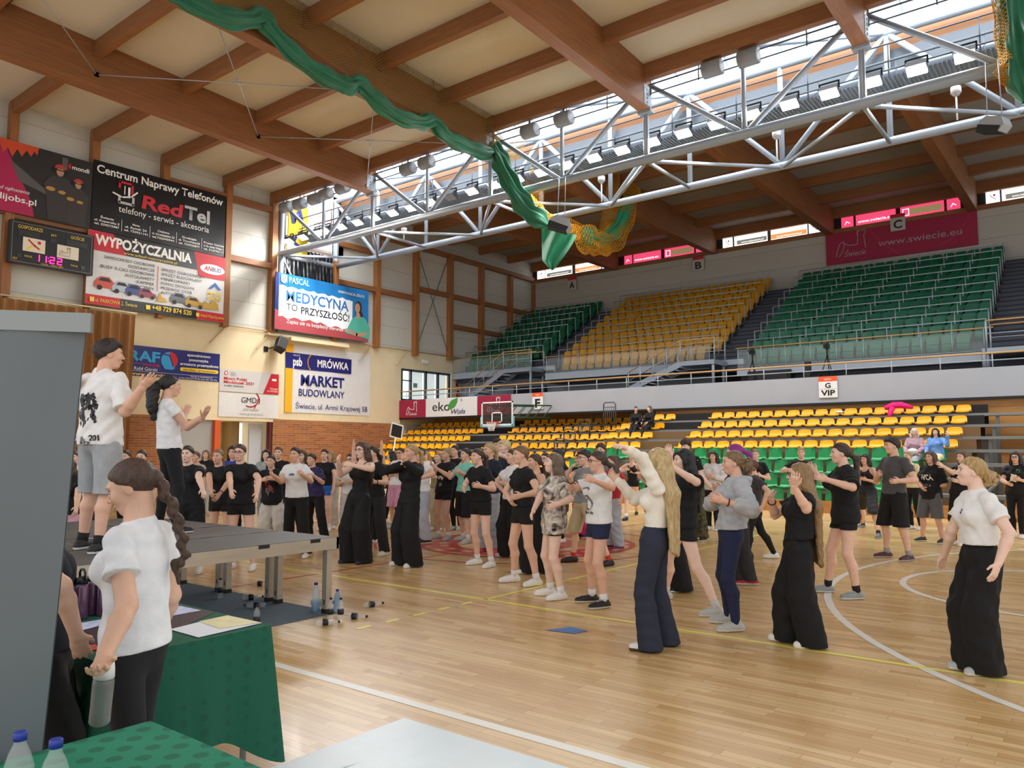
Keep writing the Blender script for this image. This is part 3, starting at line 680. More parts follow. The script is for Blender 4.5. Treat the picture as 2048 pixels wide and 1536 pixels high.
# ================================================================ lower stand
def lz(k): return 2.9 - .387 * k
def ly(k, left): return (30.75 if left else 28.75) - 1.0 * k
def lower_stand():
    b = MB(); d = MB()
    for k in range(9):
        y = ly(k, True); z = lz(k) - .04
        b.span((-30.9, y - .1, z - .09), (-16.3, y + .5, z)); d.span((-30.9, y + .5, z - .4), (-16.3, y + .54, z + .3))
        y = ly(k, False)
        if k < 8:
            b.span((-16.25, y - .1, z - .09), (2.5, y + .5, z)); d.mat(0 if k < 2 else 1); d.span((-16.25, y + .5, z - .42), (-3.3, y + .54, z + .3)); d.mat(0)
    struct(b.build('stairs_bench_planks', mPLANK), 'grey planks of the lower stand')
    struct(d.build('wall_bench_risers', [mDARK, mat('plywood_riser_shaded', '#7b5a36', .6)]), 'risers of the lower stand with void and shade put in as dark colour')  # dark boards put in for the shaded void; brown is plywood toned for shade
    f = MB()
    for x in (-3.0, -1.1, .8, 2.4):
        for k in range(8): f.span((x - .05, ly(k, False) - .05, 0), (x + .05, ly(k, False) + .05, lz(k) - .12))
    f.beam((-3.0, 21.9, .2), (-1.1, 28.7, 2.8), .06, .06); f.beam((-1.1, 27, 2.2), (.8, 22.5, .4), .06, .06)
    struct(f.build('stand_frame', mat('grey_steel_frame', '#6e7070', .5, metal=.3)), 'bare steel frame at the right of the lower stand')
    f = MB(); f.span((-16.3, 21.55, 0), (2.5, 21.62, .32)); f.span((-3.2, 29.6, 0), (2.6, 29.7, 2.6)); struct(f.build('trim_10', mPLY), 'plywood front of the lower stand')
lower_stand()
def shell(col, name, tall):
    """moulded one-piece shell: pan and curved back"""
    b = MB(); w = .215; prof = [(-.2, .0, .19), (-.21, .035, .2), (-.1, .05, w), (.1, .03, w), (.17, .05, w), (.2, .12, w), (.225, .18 + tall * .5, w - .005), (.24, .235 + tall, w - .025), (.245, .26 + tall, w - .075)]
    P = [[(hw * s, y + (-.035 * s * s if y > .15 else 0), z + (.02 * s * s if y < .15 else 0)) for s in (-1, -.75, -.35, 0, .35, .75, 1)] for y, z, hw in prof]
    b.grid(P); Q = [[(p[0], p[1] + .03, p[2] - .03) for p in r] for r in P]; b.grid([r[::-1] for r in Q])
    for e in (0, -1): b.grid([[P[i][e], Q[i][e]] for i in range(len(P))][::(1 if e else -1)])
    b.grid([P[-1], Q[-1]]); b.grid([Q[0], P[0]])
    return tag(b.build(name, col, local=True), 'x', 'shell seat')
def spread_row(src, used, n, xa, xb, y, z, grp, lab, skip=()):
    for i in range(n):
        if i in skip: continue
        if used[0]: o = src.copy(); COL.objects.link(o)
        else: o = src; used[0] = True
        o.location = (xa + (xb - xa) * i / max(n - 1, 1), y, z); o['group'] = grp; o['label'] = lab % num[i]
ys, u1 = shell(mSY2, 'shell_seat', .0), [False]
for k in range(7):
    rn = rown[k]
    spread_row(ys, u1, 11, -30.6, -25.6, ly(k, True) + .05, lz(k), 'yellow shell seats, left lower block', 'yellow shell seat, %%s from left, %s row, left lower block' % rn)
    spread_row(ys, u1, 13, -23.3, -17.1, ly(k, True) + .05, lz(k), 'yellow shell seats, middle lower block', 'yellow shell seat, %%s from left, %s row, middle lower block' % rn)
for k in range(4):
    rn = rown[k]
    spread_row(ys, u1, 4, -16.0, -14.45, ly(k, False) + .05, lz(k), 'yellow shell seats beside the aisle', 'yellow shell seat, %%s from left, %s row, narrow block beside the aisle' % rn)
    spread_row(ys, u1, 18, -12.45, -3.95, ly(k, False) + .05, lz(k), 'yellow shell seats, right lower block', 'yellow shell seat, %%s from left, %s row, right lower block' % rn)
gs, u2 = shell(mSG2, 'green_shell_seat', .15), [False]
for k in range(4, 8):
    rn = ['back', 'second', 'third', 'front'][k - 4]
    spread_row(gs, u2, 4, -15.9, -14.4, ly(k, False) + .05, lz(k), 'green shell seats beside the aisle', 'green shell seat, %%s from left, %s green row, block beside the aisle' % rn)
    spread_row(gs, u2, 17, -12.4, -4.1, ly(k, False) + .05, lz(k), 'green shell seats, right lower block', 'green shell seat, %%s from left, %s green row, right lower block' % rn)
# guard rails at the step between the blocks
for i, (u, v, h_) in enumerate(((1139, 858, 1.05), (1168, 840, 1.05), (1195, 820, 1.1), (1219, 805, 1.1), (1120, 877, 1.0))):
    k = [2, 1, 0, 0, 3][i]; y = [28.6, 29.4, 29.9, 28.9, 27.6][i]; p = on_y(u, v, y)
    t = thing('guard_rail', 'grey barred guard rail beside the narrow seat block, ' + ['second from left', 'middle one', 'fourth from left', 'tallest and rightmost', 'leftmost'][i], 'rail', (p[0], y, p[2] - h_ * .9), group='guard rails between the lower blocks')
    b = MB(); b.path([(p[0] - .3, y, p[2] - h_), (p[0] - .3, y, p[2] - .08), (p[0] - .22, y, p[2]), (p[0] + .22, y, p[2]), (p[0] + .3, y, p[2] - .08), (p[0] + .3, y, p[2] - h_)], .028, 6); b.build('frame', mSTEELD, t)
    b = MB()
    for q in (-.2, -.1, 0, .1, .2): b.tube((p[0] + q, y, p[2] - h_), (p[0] + q, y, p[2] - .2), .012, n=5)
    b.tube((p[0] - .3, y, p[2] - .2), (p[0] + .3, y, p[2] - .2), .015, n=5); b.build('bar', mSTEELD, t)
# pink jacket and white bag left on seats
b = MB(); x, y, z = -5.9, 28.7, 2.98
b.path([(x - .35, y - .1, z + .12), (x - .1, y, z + .22), (x + .15, y + .02, z + .22), (x + .5, y, z + .12)], [.07, .11, .11, .06], 8); b.path([(x - .1, y - .12, z + .12), (x - .15, y - .28, z - .05), (x - .18, y - .32, z - .28)], [.09, .08, .05], 8)
tag(b.build('jacket', mat('hot_pink_cloth', '#f0207c', .8, bump=.3, bscale=25), origin=(x, y, z)), 'hot pink jacket thrown over a yellow seat in the top row', 'jacket')
b = MB(); b.ell((-7.75, 28.66, 3.02), (.16, .1, .05)); tag(b.build('plastic_bag', mat('white_plastic_bag', '#eeeeea', .4, bump=.4, bscale=30), origin=(-7.75, 28.66, 3)), 'small white plastic bag lying on a yellow seat', 'bag')
# ================================================================ letter signs and cloth banners on the stand side
def board(name, label, cat, origin, right, W_, H_, m, thick=.03, wav=0.0):
    t = thing(name, label, cat, origin); R = Vector(right).normalized(); U = Vector((0, 0, 1)); N = R.cross(U); O = Vector([float(q) for q in origin])
    b = MB(); nx, ny = (max(2, int(W_ / .25)), max(2, int(H_ / .25))) if wav else (1, 1); P = []
    for i in range(ny + 1):
        row = []
        for j in range(nx + 1):
            x, y = W_ * j / nx, H_ * i / ny; d = wav * (math.sin(x * 2.1 + y * 1.3) * .5 + math.sin(x * 5.3 - y * 3.1) * .3 + math.sin(y * 7 + x) * .2) if wav else 0
            row.append(O + R * x + U * y + N * d)
        P.append(row)
    b.grid(P); b.prism([O + N * (-thick), O + R * W_ + N * (-thick), O + R * W_ + U * H_ + N * (-thick), O + U * H_ + N * (-thick)], N * (thick * .9 - wav))
    b.build('cloth' if wav else 'panel', m, t)
    return t, Board(t, origin, right, (0, 0, 1), .004 + wav * 1.0)
mTXK = mat('print_black', '#16161a', .5); mTXW = mat('print_white', '#f2f0ec', .5); mMAR = mat('maroon_banner_cloth', '#98143c', .6, var=.05); mTXG = mat('print_grey', '#a29b97', .5); mTXR = mat('print_red', '#c81f2e', .5); mTXY = mat('print_yellow', '#f4d13a', .5); mTXN = mat('print_navy', '#1d1f6e', .5); mTXB = mat('print_blue', '#2f6fb4', .5); mTXO = mat('print_orange', '#ef5a28', .5); mWCL = mat('white_banner_cloth', '#dcdcdc', .6, var=.03)
def castle(B, x, y, s, m, wd=.03):
    """line emblem: castle tower and scroll over the town name"""
    q = lambda a, b_: (x + a * s, y + b_ * s)
    B.line([q(0, .1), q(.05, .32), q(.14, .55), q(.26, .62), q(.3, .5), q(.22, .25), q(.1, .08)], wd, m)
    B.line([q(.28, .55), q(.45, .46), q(.62, .44), q(.74, .46), q(.76, .9)], wd, m)
    B.line([q(.74, .78), q(.74, .97), q(.8, .9), q(.86, .99), q(.92, .9), q(1.0, .99), q(1.0, .8), q(.95, .76), q(1.0, .3)], wd, m)
    B.text('Świecie', x + .26 * s, y + .06 * s, .2 * s, m, .72 * s, shear=.3)
for L, u, v in (('A', 1143, 567), ('B', 1396, 527), ('C', 1795, 444)):
    p = on_y(u, v, FY - .2); t, B = board('letter_sign', 'small sign with black letter %s below the window strip' % L, 'sign', (p[0] - .34, FY - .16, p[2] - .42), (1, 0, 0), .68, .84, mat('sign_grey', '#b9b5ad', .5))
    B.rect(0, .66, .68, .84, mTXR); B.text(L, .34, .12, .42, mTXK, .4, bold=.03, align='c')
for L, x, w_ in (('F', -21.87, .62), ('G', -8.66, .66)):
    t, B = board('sector_sign', 'white sign with orange top reading %s on the grey fascia' % ('F' if L == 'F' else 'G VIP'), 'sign', (x, 29.44, 3.6), (1, 0, 0), w_, .78, mWHITE)
    B.rect(0, .6, w_, .78, mTXO); B.text('sektor', w_ / 2, .655, .07, mTXW, .26, align='c')
    if L == 'F': B.text('F', w_ / 2, .1, .4, mTXK, .3, bold=.04, align='c')
    else: B.text('G', w_ / 2, .36, .18, mTXK, .2, bold=.03, align='c'); B.rect(.02, .315, w_ - .02, .325, mTXG); B.text('VIP', w_ / 2, .08, .2, mTXK, .5, bold=.03, align='c')
t, B = board('town_banner', 'wide maroon banner with castle emblem and web address on the stand wall', 'banner', (-11.63, FY - .08, 11.32), (1, 0, 0), 6.9, 1.66, mMAR, wav=.01)
castle(B, .5, .25, 1.45, mTXG, .035); B.text('www.swiecie.eu', 2.55, .62, .34, mTXG, 3.7); B.line([(2.2, 1.5), (2.7, .8), (3.3, .25), (3.6, .08)], .03, mat('maroon_line', '#b3375a', .6)); B.line([(5.2, .2), (5.9, .5), (6.3, 1.0), (6.6, 1.5)], .03, mat('maroon_line', '#b3375a', .6))
t, B = board('town_banner', 'maroon cloth banner with white castle emblem, left end of the fascia', 'banner', (-30.95, 29.44, 3.42), (1, 0, 0), 2.0, .96, mMAR, wav=.008); castle(B, .55, .08, .8, mTXW, .03)
t, B = board('river_banner', 'white cloth banner with dark letters and a green leaf on the fascia', 'banner', (-28.93, 29.44, 3.42), (1, 0, 0), 3.6, .96, mWCL, wav=.012)
B.text('eko', .5, .3, .5, mTXK, 1.25); 
B.shapes([[(1.6, .35), (1.66, .6), (1.85, .82), (2.2, .92), (2.3, .93), (2.25, .72), (2.1, .5), (1.85, .38)]], mat('leaf_green', '#3f8f3a', .5), 'leaf'); B.text('Wisła', 1.75, .12, .26, mTXN, 1.05, shear=.35); B.shapes([ellp(2.55, .82, .06, .06, 12)], mTXG)
t, B = board('town_banner', 'maroon cloth banner with white castle emblem behind the basketball board', 'banner', (-25.3, 29.44, 3.42), (1, 0, 0), 2.1, .96, mMAR, wav=.008); castle(B, .65, .08, .8, mTXW, .03)
# ================================================================ side basketball board
def hoop():
    t = thing('basketball_hoop', 'glass basketball backboard with red rim hung from the gallery fascia', 'basketball hoop', (-21.9, 26.8, 2.9))
    x0, x1, z0, z1, y = -22.78, -20.98, 2.78, 3.84, 26.8
    b = MB(); b.span((x0, y - .01, z0), (x1, y + .01, z1)); b.build('glass_panel', mat('backboard_glass', '#3a3f40', .06, alpha=.45), t)
    b = MB()
    for a, c in (((x0, z0), (x1, z0 + .06)), ((x0, z1 - .06), (x1, z1)), ((x0, z0), (x0 + .06, z1)), ((x1 - .06, z0), (x1, z1))): b.span((a[0], y - .02, a[1]), (c[0], y + .02, c[1]))
    xm = (x0 + x1) / 2
    for a, c in (((xm - .3, z0 + .12), (xm + .3, z0 + .17)), ((xm - .3, z0 + .54), (xm + .3, z0 + .59)), ((xm - .3, z0 + .12), (xm - .25, z0 + .59)), ((xm + .25, z0 + .12), (xm + .3, z0 + .59))): b.span((a[0], y - .025, a[1]), (c[0], y, c[1]))
    b.build('white_frame', mWHITE, t)
    b = MB(); b.span((x0 - .03, y - .03, z0 - .07), (x1 + .03, y + .05, z0)); b.span((x0 - .06, y - .03, z0 - .07), (x0, y + .05, z0 + .4)); b.span((x1, y - .03, z0 - .07), (x1 + .06, y + .05, z0 + .4)); b.build('edge_pad', mat('pale_blue_pad', '#7fb3c6', .6), t)
    b = MB(); c = (xm, y - .4, z0 + .14); b.path([(c[0] + .23 * math.cos(a), c[1] + .23 * math.sin(a), c[2]) for a in [2 * math.pi * i / 20 for i in range(20)]], .018, 6, closed=True); b.box((xm, y - .08, z0 + .12), (.28, .16, .1)); b.build('rim', mat('rim_red', '#d8372a', .4), t)
    b = MB()
    for i in range(12):
        for s in (1, -1):
            P = []
            for k in range(6):
                a = 2 * math.pi * (i + s * k * .5) / 12; r = .22 - .016 * k * (1.3 if k > 2 else 1.2); P.append((c[0] + r * math.cos(a), c[1] + r * math.sin(a), c[2] - .08 * k))
            b.path(P, .007, 4)
    b.build('net', mWHITE, t)
    b = MB()
    for zz in (z0 + .35, z1 - .15):
        for xx in (xm - .5, xm + .5): b.tube((xx, y, zz), (xx + .6, 29.45, zz + .05), .035, n=6)
    for k in range(5):
        f = k / 5; g = (k + 1) / 5
        for xx in (xm - .5, xm + .5): b.tube((xx + .6 * f, y + 2.65 * f, z0 + .35), (xx + .6 * g, y + 2.65 * g, z1 - .15), .02, n=5)
    b.build('support_arm', mat('dark_green_steel', '#1f4d35', .5), t)
hoop()
# handball goal and placard by the end wall
def goal(x, y0, y1, label, m):
    t = thing('handball_goal', label, 'goal', (x, (y0 + y1) / 2, 0))
    for y in (y0, y1): b = MB(); b.span((x - .04, y - .04, 0), (x + .04, y + .04, 2.08)); b.build('post', m, t)
    b = MB(); n = 15
    for i in range(n): b.mat(i % 2); b.span((x - .04, y0 + (y1 - y0) * i / n, 2.0), (x + .04, y0 + (y1 - y0) * (i + 1) / n, 2.08))
    b.build('crossbar', [m, mat('goal_blue', '#27325e', .5)], t)
    b = MB()
    for i in range(16): y = y0 + (y1 - y0) * i / 15; b.path([(x, y, 2.0), (x - .8, y, 1.9), (x - 1.1, y, .02)], .008, 4)
    for k in range(14): z = 1.9 * k / 14 + .05; b.tube((x - 1.1 + .3 * k / 14, y0, z), (x - 1.1 + .3 * k / 14, y1, z), .008, n=4)
    b.build('net', mat('net_string', '#d8d3c4', .8), t)
goal(-28.7, 9.5, 12.4, 'white handball goal with banded crossbar before the brown curtain', mWHITE)
def placard():
    p = on_x(793, 862, -22.0); q = on_x(782, 935, -22.0)
    t = thing('placard_sign', 'black placard in white frame on a leaning white pole', 'sign', (q[0], q[1], 0))
    d = Vector((0, p[1] - q[1], p[2] - q[2])).normalized(); base = Vector([float(z) for z in q]) - d * (q[2] / d.z); sd = Vector((0, d.z, -d.y))
    b = MB(); b.tube(base, Vector([float(z) for z in p]) - d * .2, .025, n=8); b.lathe([(.25, 0), (.24, .03), (.03, .05)], base, 14); b.build('pole', mWHITE, t)
    c = Vector([float(z) for z in p]); R = Matrix((sd, Vector((1, 0, 0)), d)).transposed()
    b = MB(); b.box(c, (.62, .05, .56), R=R); b.build('frame', mWHITE, t); b = MB(); b.box(c + Vector((.025, -.02, 0)), (.53, .03, .46), R=R); b.build('panel', mBLK, t)
placard()
# ================================================================ banners on the end wall
BXW = -30.6
def sc_(y, z, X=BXW): f = X / -31.0; return y * f, 1.68 + (z - 1.68) * f
def wallboard(name, label, cat, y0, y1, z0, z1, m, wav=.008, X=BXW, thick=.02):
    a, b = sc_(y0, z0, X), sc_(y1, z1, X)
    return board(name, label, cat, (X, a[0], a[1]), (0, 1, 0), b[0] - a[0], b[1] - a[1], m, thick, wav) + (b[0] - a[0], b[1] - a[1])
mKBAN = mat('black_banner_cloth', '#141416', .35, spec=.4); mMAG = mat('print_magenta', '#b0184e', .5); mSKIN2 = mat('print_skin', '#b98a6e', .6); mDKP = mat('print_dark_cloth', '#383331', .6); mDKP2 = mat('print_darker', '#262322', .6); mHELM = mat('print_helmet_red', '#b83a35', .5); mSIL = mat('print_silver', '#b9b9bb', .5)
# workers banner
t, B, W_, H_ = wallboard('recruitment_banner', 'dark banner with two workers in red helmets and magenta corner', 'banner', 7.4, 12.97, 10.22, 12.86, mDKP2)
B.shapes([[(0, 0), (3.55, 0), (3.45, .5), (3.2, 1.0), (2.9, 1.6), (2.6, 2.2), (2.5, 2.6), (0, 2.6)]], mMAG)
B.shapes([[(2.3, 2.6), (3.6, 2.6), (3.55, 2.3), (3.45, 2.42), (3.35, 2.2), (3.2, 2.38), (3.05, 2.1), (2.9, 2.35), (2.75, 2.0), (2.6, 2.3), (2.45, 2.1)]], mat('print_burnt_orange', '#cf4a26', .5))
B.shapes([[(2.7, 1.9), (3.9, 1.1), (4.0, .9), (3.0, 1.2)], [(4.4, 2.5), (4.6, 2.5), (4.6, 1.9), (4.4, 1.9)]], mat('print_mid_grey', '#5a5654', .6))
for X0, Y0, s in ((4.35, 0.05, 1.0), (5.0, -.0, .85)):
    q = lambda x, y: (X0 + x * s, Y0 + y * s)
    B.shapes([[q(-.35, 0), q(.35, 0), q(.42, .9), q(.5, 1.4), q(.3, 1.62), q(.1, 1.7), q(-.1, 1.7), q(-.35, 1.6), q(-.55, 1.3), q(-.45, .9)]], mDKP, 'worker_jacket')
    B.shapes([ellp(X0, Y0 + 1.86 * s, .13 * s, .17 * s)], mSKIN2, 'worker_face'); B.shapes([ellp(X0 - .2 * s, Y0 + 1.9 * s, .07 * s, .11 * s), ellp(X0 + .2 * s, Y0 + 1.9 * s, .07 * s, .11 * s), [q(-.12, 1.9), q(.12, 1.9), q(.12, 1.94), q(-.12, 1.94)]], mBLK, 'ear_protector')
    B.shapes([ellp(X0, Y0 + 1.98 * s, .2 * s, .17 * s, 14, 0, 180)], mHELM, 'worker_helmet'); B.shapes([ellp(X0 - .3 * s, Y0 + 1.15 * s, .16 * s, .08 * s), ellp(X0 + .1 * s, Y0 + 1.1 * s, .14 * s, .07 * s)], mat('print_glove', '#b98a42', .6), 'worker_glove')
B.text('mondijobs.pl', 1.6, .42, .23, mTXW, 2.0, bold=.015); B.text('zawód ogłoszenia', 2.0, .78, .13, mTXW, 1.35, shear=.4); B.text('mondi', 4.75, 2.14, .17, mTXW, .62, bold=.02); B.shapes([[(4.6, 2.2), (4.68, 2.36), (4.72, 2.2), (4.68, 2.1)]], mTXR)
# phone repair banner
t, B, W_, H_ = wallboard('phone_repair_banner', 'black banner with white heading and red and silver letters', 'banner', 13.0, 18.69, 10.25, 13.03, mKBAN, .012)
B.text('Centrum Naprawy Telefonów', .12, 2.27, .33, mTXW, 5.35, bold=.02); B.text('Red', 1.9, 1.3, .55, mTXR, 1.7, bold=.03, shear=.12); B.text('Tel', 3.72, 1.3, .58, mSIL, 1.15, bold=.03)
B.text('telefony - serwis - akcesoria', 1.0, .92, .27, mTXW, 3.85)
for i, (a, b_, c) in enumerate((('Świecie', 'ul. Kopernika 5', 'tel. 534573987'), ('Nowe', 'ul. Rynek 24', 'tel. 733921141'), ('Chełmno', 'ul. Grudziądzka 25', 'tel.722345944'), ('Grudziądz', 'ul. Toruńska28', 'tel. 733925877'), ('Pruszcz Gdański', 'ul. Ks. Józefa Waląga 2', 'tel. 512776117'))):
    X0 = .58 + i * 1.13
    for k, s_ in enumerate((a, b_, c)): B.text(s_, X0, .5 - .14 * k - .02 * i, .085, mTXW, min(.95, .085 * len(s_) * .85), bold=.02, align='c')
    if i: B.rect(X0 - .575, .15, X0 - .56, .62, mTXW)
B.line([(1.0, 1.9), (1.0, 2.12), (1.5, 2.12), (1.5, 1.75)], .09, mTXR); B.line([(1.0, 1.55), (1.0, 1.3), (1.55, 1.3), (1.55, 1.58)], .1, mSIL); B.line([(.75, 1.62), (1.1, 1.52), (1.45, 1.6), (1.7, 1.85)], .06, mTXW); B.rect(1.18, 1.65, 1.22, 2.0, mTXW); B.rect(1.33, 1.62, 1.42, 1.98, mTXW)
# rental banner
t, B, W_, H_ = wallboard('rental_banner', 'white rental banner with black heading band, price list lines and cars', 'banner', 12.92, 18.74, 7.3, 10.22, mWCL, .014)
B.rect(0, 2.12, W_, H_, mKBAN); B.shapes([[(0, 2.12), (1.5, 2.12), (.9, H_), (0, H_)], [(4.55, 1.85), (W_, 1.85), (W_, H_), (4.3, H_)]], mTXR); B.shapes([[(0, .0), (W_, 0), (W_, .38), (0, .38)]], mTXR); B.rect(1.3, 0, 4.5, .38, mKBAN)
B.text('WYPOŻYCZALNIA', .25, 2.36, .4, mTXW, 3.95, bold=.04); B.text('www.anbud-wypozyczalnia.pl', 1.35, 2.17, .11, mTXY, 2.2)
for k, s_ in enumerate(('SAMOCHODY OSOBOWE', 'DOSTAWCZE', 'BUSY 9-CIO OSOBOWE', 'AUTOLAWETY', 'KAMPER', 'PRZYCZEPY')): B.text(s_, 2.62, 1.86 - .19 * k, .125, mat('print_charcoal', '#2a2628', .6), .118 * len(s_), align='r')
for k, s_ in enumerate(('SPRZĘT OGRODNICZY', 'SPRZĘT BUDOWLANY', 'MINIKOPARKI', 'POMOC DROGOWA', 'PRZEWÓZ OSÓB', 'AUTO DO ŚLUBU')): B.text(s_, 2.9, 1.78 - .19 * k, .125, _M['print_charcoal'], .112 * len(s_))
B.rect(2.74, .9, 2.765, 1.95, mTXR); B.shapes([ellp(5.15, 2.25, .58, .22)], mTXW); B.text('AN', 4.75, 2.17, .2, mTXR, .35, bold=.03, shear=.2); B.text('BUD', 5.12, 2.17, .18, mTXN, .42, bold=.02, shear=.2); B.text('MYJNIA', 5.3, 1.12, .15, mTXY, .66, bold=.03, align='c'); B.text('RĘCZNA', 5.3, .9, .15, mTXY, .66, bold=.03, align='c'); B.shapes([[(5.0, 1.4), (5.3, 1.7), (5.6, 1.4), (5.45, 1.4), (5.3, 1.55), (5.15, 1.4)]], mTXB)
def carshape(x, y, s, m):
    B.shapes([[(x + a * s, y + b_ * s) for a, b_ in ((0, .1), (0, .32), (.12, .5), (.3, .66), (.72, .66), (.95, .42), (1.18, .36), (1.24, .14), (1.2, .1))]], m, 'car_picture'); B.shapes([[(x + a * s, y + b_ * s) for a, b_ in ((.2, .44), (.33, .6), (.68, .6), (.84, .42))]], mBLK, 'car_window'); B.shapes([ellp(x + .26 * s, y + .1 * s, .13 * s, .13 * s, 12), ellp(x + .98 * s, y + .1 * s, .13 * s, .13 * s, 12)], mDKP2, 'car_wheel')
for x, y, s, c in ((.28, .62, .78, '#c8452e'), (.95, .58, .72, '#a9b4c2'), (1.45, .55, .7, '#2d3f87'), (1.98, .54, .6, '#8e2a46'), (3.3, .5, .72, '#5c6064'), (3.95, .45, .7, '#b58e1e')): carshape(x, y, s, mat('print_car_' + c[1:], c, .4))
B.shapes([[(2.72, .5), (3.2, .5), (3.1, .65), (2.95, .7), (2.85, .9), (2.8, .65)]], mat('print_digger', '#c8a23c', .5), 'digger_picture'); B.shapes([[(4.75, .5), (5.5, .5), (5.45, .75), (5.2, .95), (5.05, .7), (4.85, .85)]], _M['print_digger'], 'digger_picture')
B.text('ul. PARKOWA 2, Świecie', .35, .12, .15, mTXY, 1.6); B.text('+48 729 874 520', 2.55, .12, .2, mTXY, 1.7, bold=.02); B.text('Anbud Wypożyczalnia', 4.65, .13, .12, mTXY, 1.1); B.rect(2.3, .1, 2.48, .28, mTXY); B.rect(.14, .1, .3, .28, mTXY); B.rect(4.45, .1, 4.6, .26, mTXY)
# scoreboard
SX = -30.36; a, b_ = sc_(10.25, 8.42, SX), sc_(13.15, 9.98, SX)
t = thing('scoreboard', 'black electronic scoreboard with pink clock digits showing 11:22', 'scoreboard', (SX - .1, a[0], a[1])); W_, H_ = b_[0] - a[0], b_[1] - a[1]
b = MB(); b.span((SX - .2, a[0], a[1]), (SX, b_[0], b_[1])); b.build('case', mBLK, t)
B = Board(t, (SX, a[0], a[1]), (0, 1, 0), (0, 0, 1), .006)
B.line([(.08, .06), (W_ - .08, .06), (W_ - .08, H_ - .06), (.08, H_ - .06)], .012, mTXG, closed=True); B.text('GOSPODARZE', .25, 1.27, .13, mTXY, .8); B.text('SET', 1.42, 1.2, .08, mTXY, .2, align='c'); B.text('GOŚCIE', 2.0, 1.25, .12, mTXY, .48); B.text('FAUL', .5, .27, .07, mTXY, .25); B.text('FAUL', 2.05, .22, .07, mTXY, .25); B.text('CZAS - CZAS GRY', 1.05, .08, .06, mTXY, .75); B.text('3D', .12, .12, .08, mTXY, .14)
for x0, y0, x1, y1 in ((.25, 1.0, .95, 1.22), (1.3, .95, 1.5, 1.12), (1.85, .98, 2.6, 1.18), (.25, .2, .4, .36), (2.4, .15, 2.55, .3)): B.rect(x0, y0, x1, y1, mat('unlit_digit_panel', '#2b2d2e', .3))
B.rect(.42, .48, 1.15, .98, mat('cream_card', '#e8dcc6', .6), 'emblem_card'); B.rect(1.55, .46, 2.3, .94, _M['cream_card'], 'emblem_card'); B.line([(.55, .55), (.78, .75), (1.0, .6)], .06, mTXY); B.line([(.6, .9), (.8, .72), (.95, .62)], .06, mTXR); B.shapes([ellp(.95, .85, .06, .06, 12)], mTXR); castle(B, 1.62, .5, .38, mTXG, .02)
mLED = glow('pink_digit', '#ff1f74', 3.0)
def seg7(ch, x, y, w, h):
    S = {'1': 'bc', '2': 'abged'}[ch]; g = {'a': ((0, h), (w, h)), 'b': ((w, h), (w, h / 2)), 'c': ((w, h / 2), (w, 0)), 'd': ((0, 0), (w, 0)), 'e': ((0, 0), (0, h / 2)), 'f': ((0, h / 2), (0, h)), 'g': ((0, h / 2), (w, h / 2))}
    for k in S: B.line([(x + g[k][0][0], y + g[k][0][1]), (x + g[k][1][0], y + g[k][1][1])], .035, mLED, 'digit_segment')
for ch, x in (('1', .83), ('1', 1.06), ('2', 1.33), ('2', 1.58)): seg7(ch, x, .19, .14, .22)
B.shapes([ellp(1.27, .25, .018, .018, 8), ellp(1.27, .36, .018, .018, 8)], mLED, 'digit_segment')
# medical school banner
t, B, W_, H_ = wallboard('medical_school_banner', 'blue banner with torn white strip and woman in green scrubs', 'banner', 21.37, 27.15, 7.36, 10.1, mat('bright_blue_cloth', '#2478b8', .35, var=.2, vscale=.8), .03, X=-30.5)
B.shapes([[(0, 0), (W_, 0), (W_, .75), (4.2, .62), (2.5, .95), (1.2, .7), (0, .95)]], mat('print_dull_red', '#a8484e', .5)); B.shapes([[(0, .95), (0, H_), (.18, H_), (.16, .9)]], mTXN)
tp = [(.2, .62), (.2, 2.05)] + [(.2 + i * .22, 2.1 - .004 * i + .05 * math.sin(i * 2.3)) for i in range(20)] + [(4.6, 1.98)] + [(4.6 - i * .22, .62 + .06 * math.sin(i * 1.7) - .1 * (i < 9)) for i in range(20)]
B.shapes([tp], mat('print_paper', '#e9ecee', .5), 'torn_paper'); B.text('PASCAL', .75, 2.3, .3, mTXW, 1.15); B.shapes([[(.3, 2.3), (.3, 2.62), (.62, 2.62), (.62, 2.3), (.46, 2.2)]], mTXW); B.line([(.36, 2.32), (.56, 2.56)], .05, mTXB)
B.text('WWW.PASCAL.EDU.PL', 3.65, 2.28, .14, mTXW, 1.75, bold=.01); B.text('MEDYCYNA', .6, 1.42, .52, mTXB, 3.75, bold=.02); B.text('TO', .62, .98, .33, mat('print_ink', '#1c2430', .5), .62); B.text('PRZYSZŁOŚĆ!', 1.45, .9, .36, _M['print_ink'], 2.95, bold=.015); B.text('Zapisz się na bezpłatny kierunek medyczny', .65, .36, .19, mTXW, 4.5)
mSCR = mat('print_scrubs', '#4fae9a', .6)
B.shapes([[(4.2, .3), (5.75, .15), (5.78, .7), (5.5, 1.15), (5.15, 1.35), (4.95, 1.35), (4.6, 1.1), (4.35, .7)]], mSCR, 'woman_scrubs'); B.shapes([ellp(4.98, 1.72, .24, .33), [(4.85, 1.5), (5.25, 1.5), (5.3, 1.25), (4.9, 1.25)]], mat('print_brown_hair', '#3b2a22', .6), 'woman_hair'); B.shapes([ellp(4.92, 1.68, .17, .25), [(4.85, 1.45), (5.05, 1.45), (5.12, 1.25), (4.95, 1.05), (4.85, 1.3)]], mSKIN2, 'woman_face'); B.line([(4.4, .45), (4.9, .3), (5.5, .4)], .16, mSKIN2, 'woman_arm')
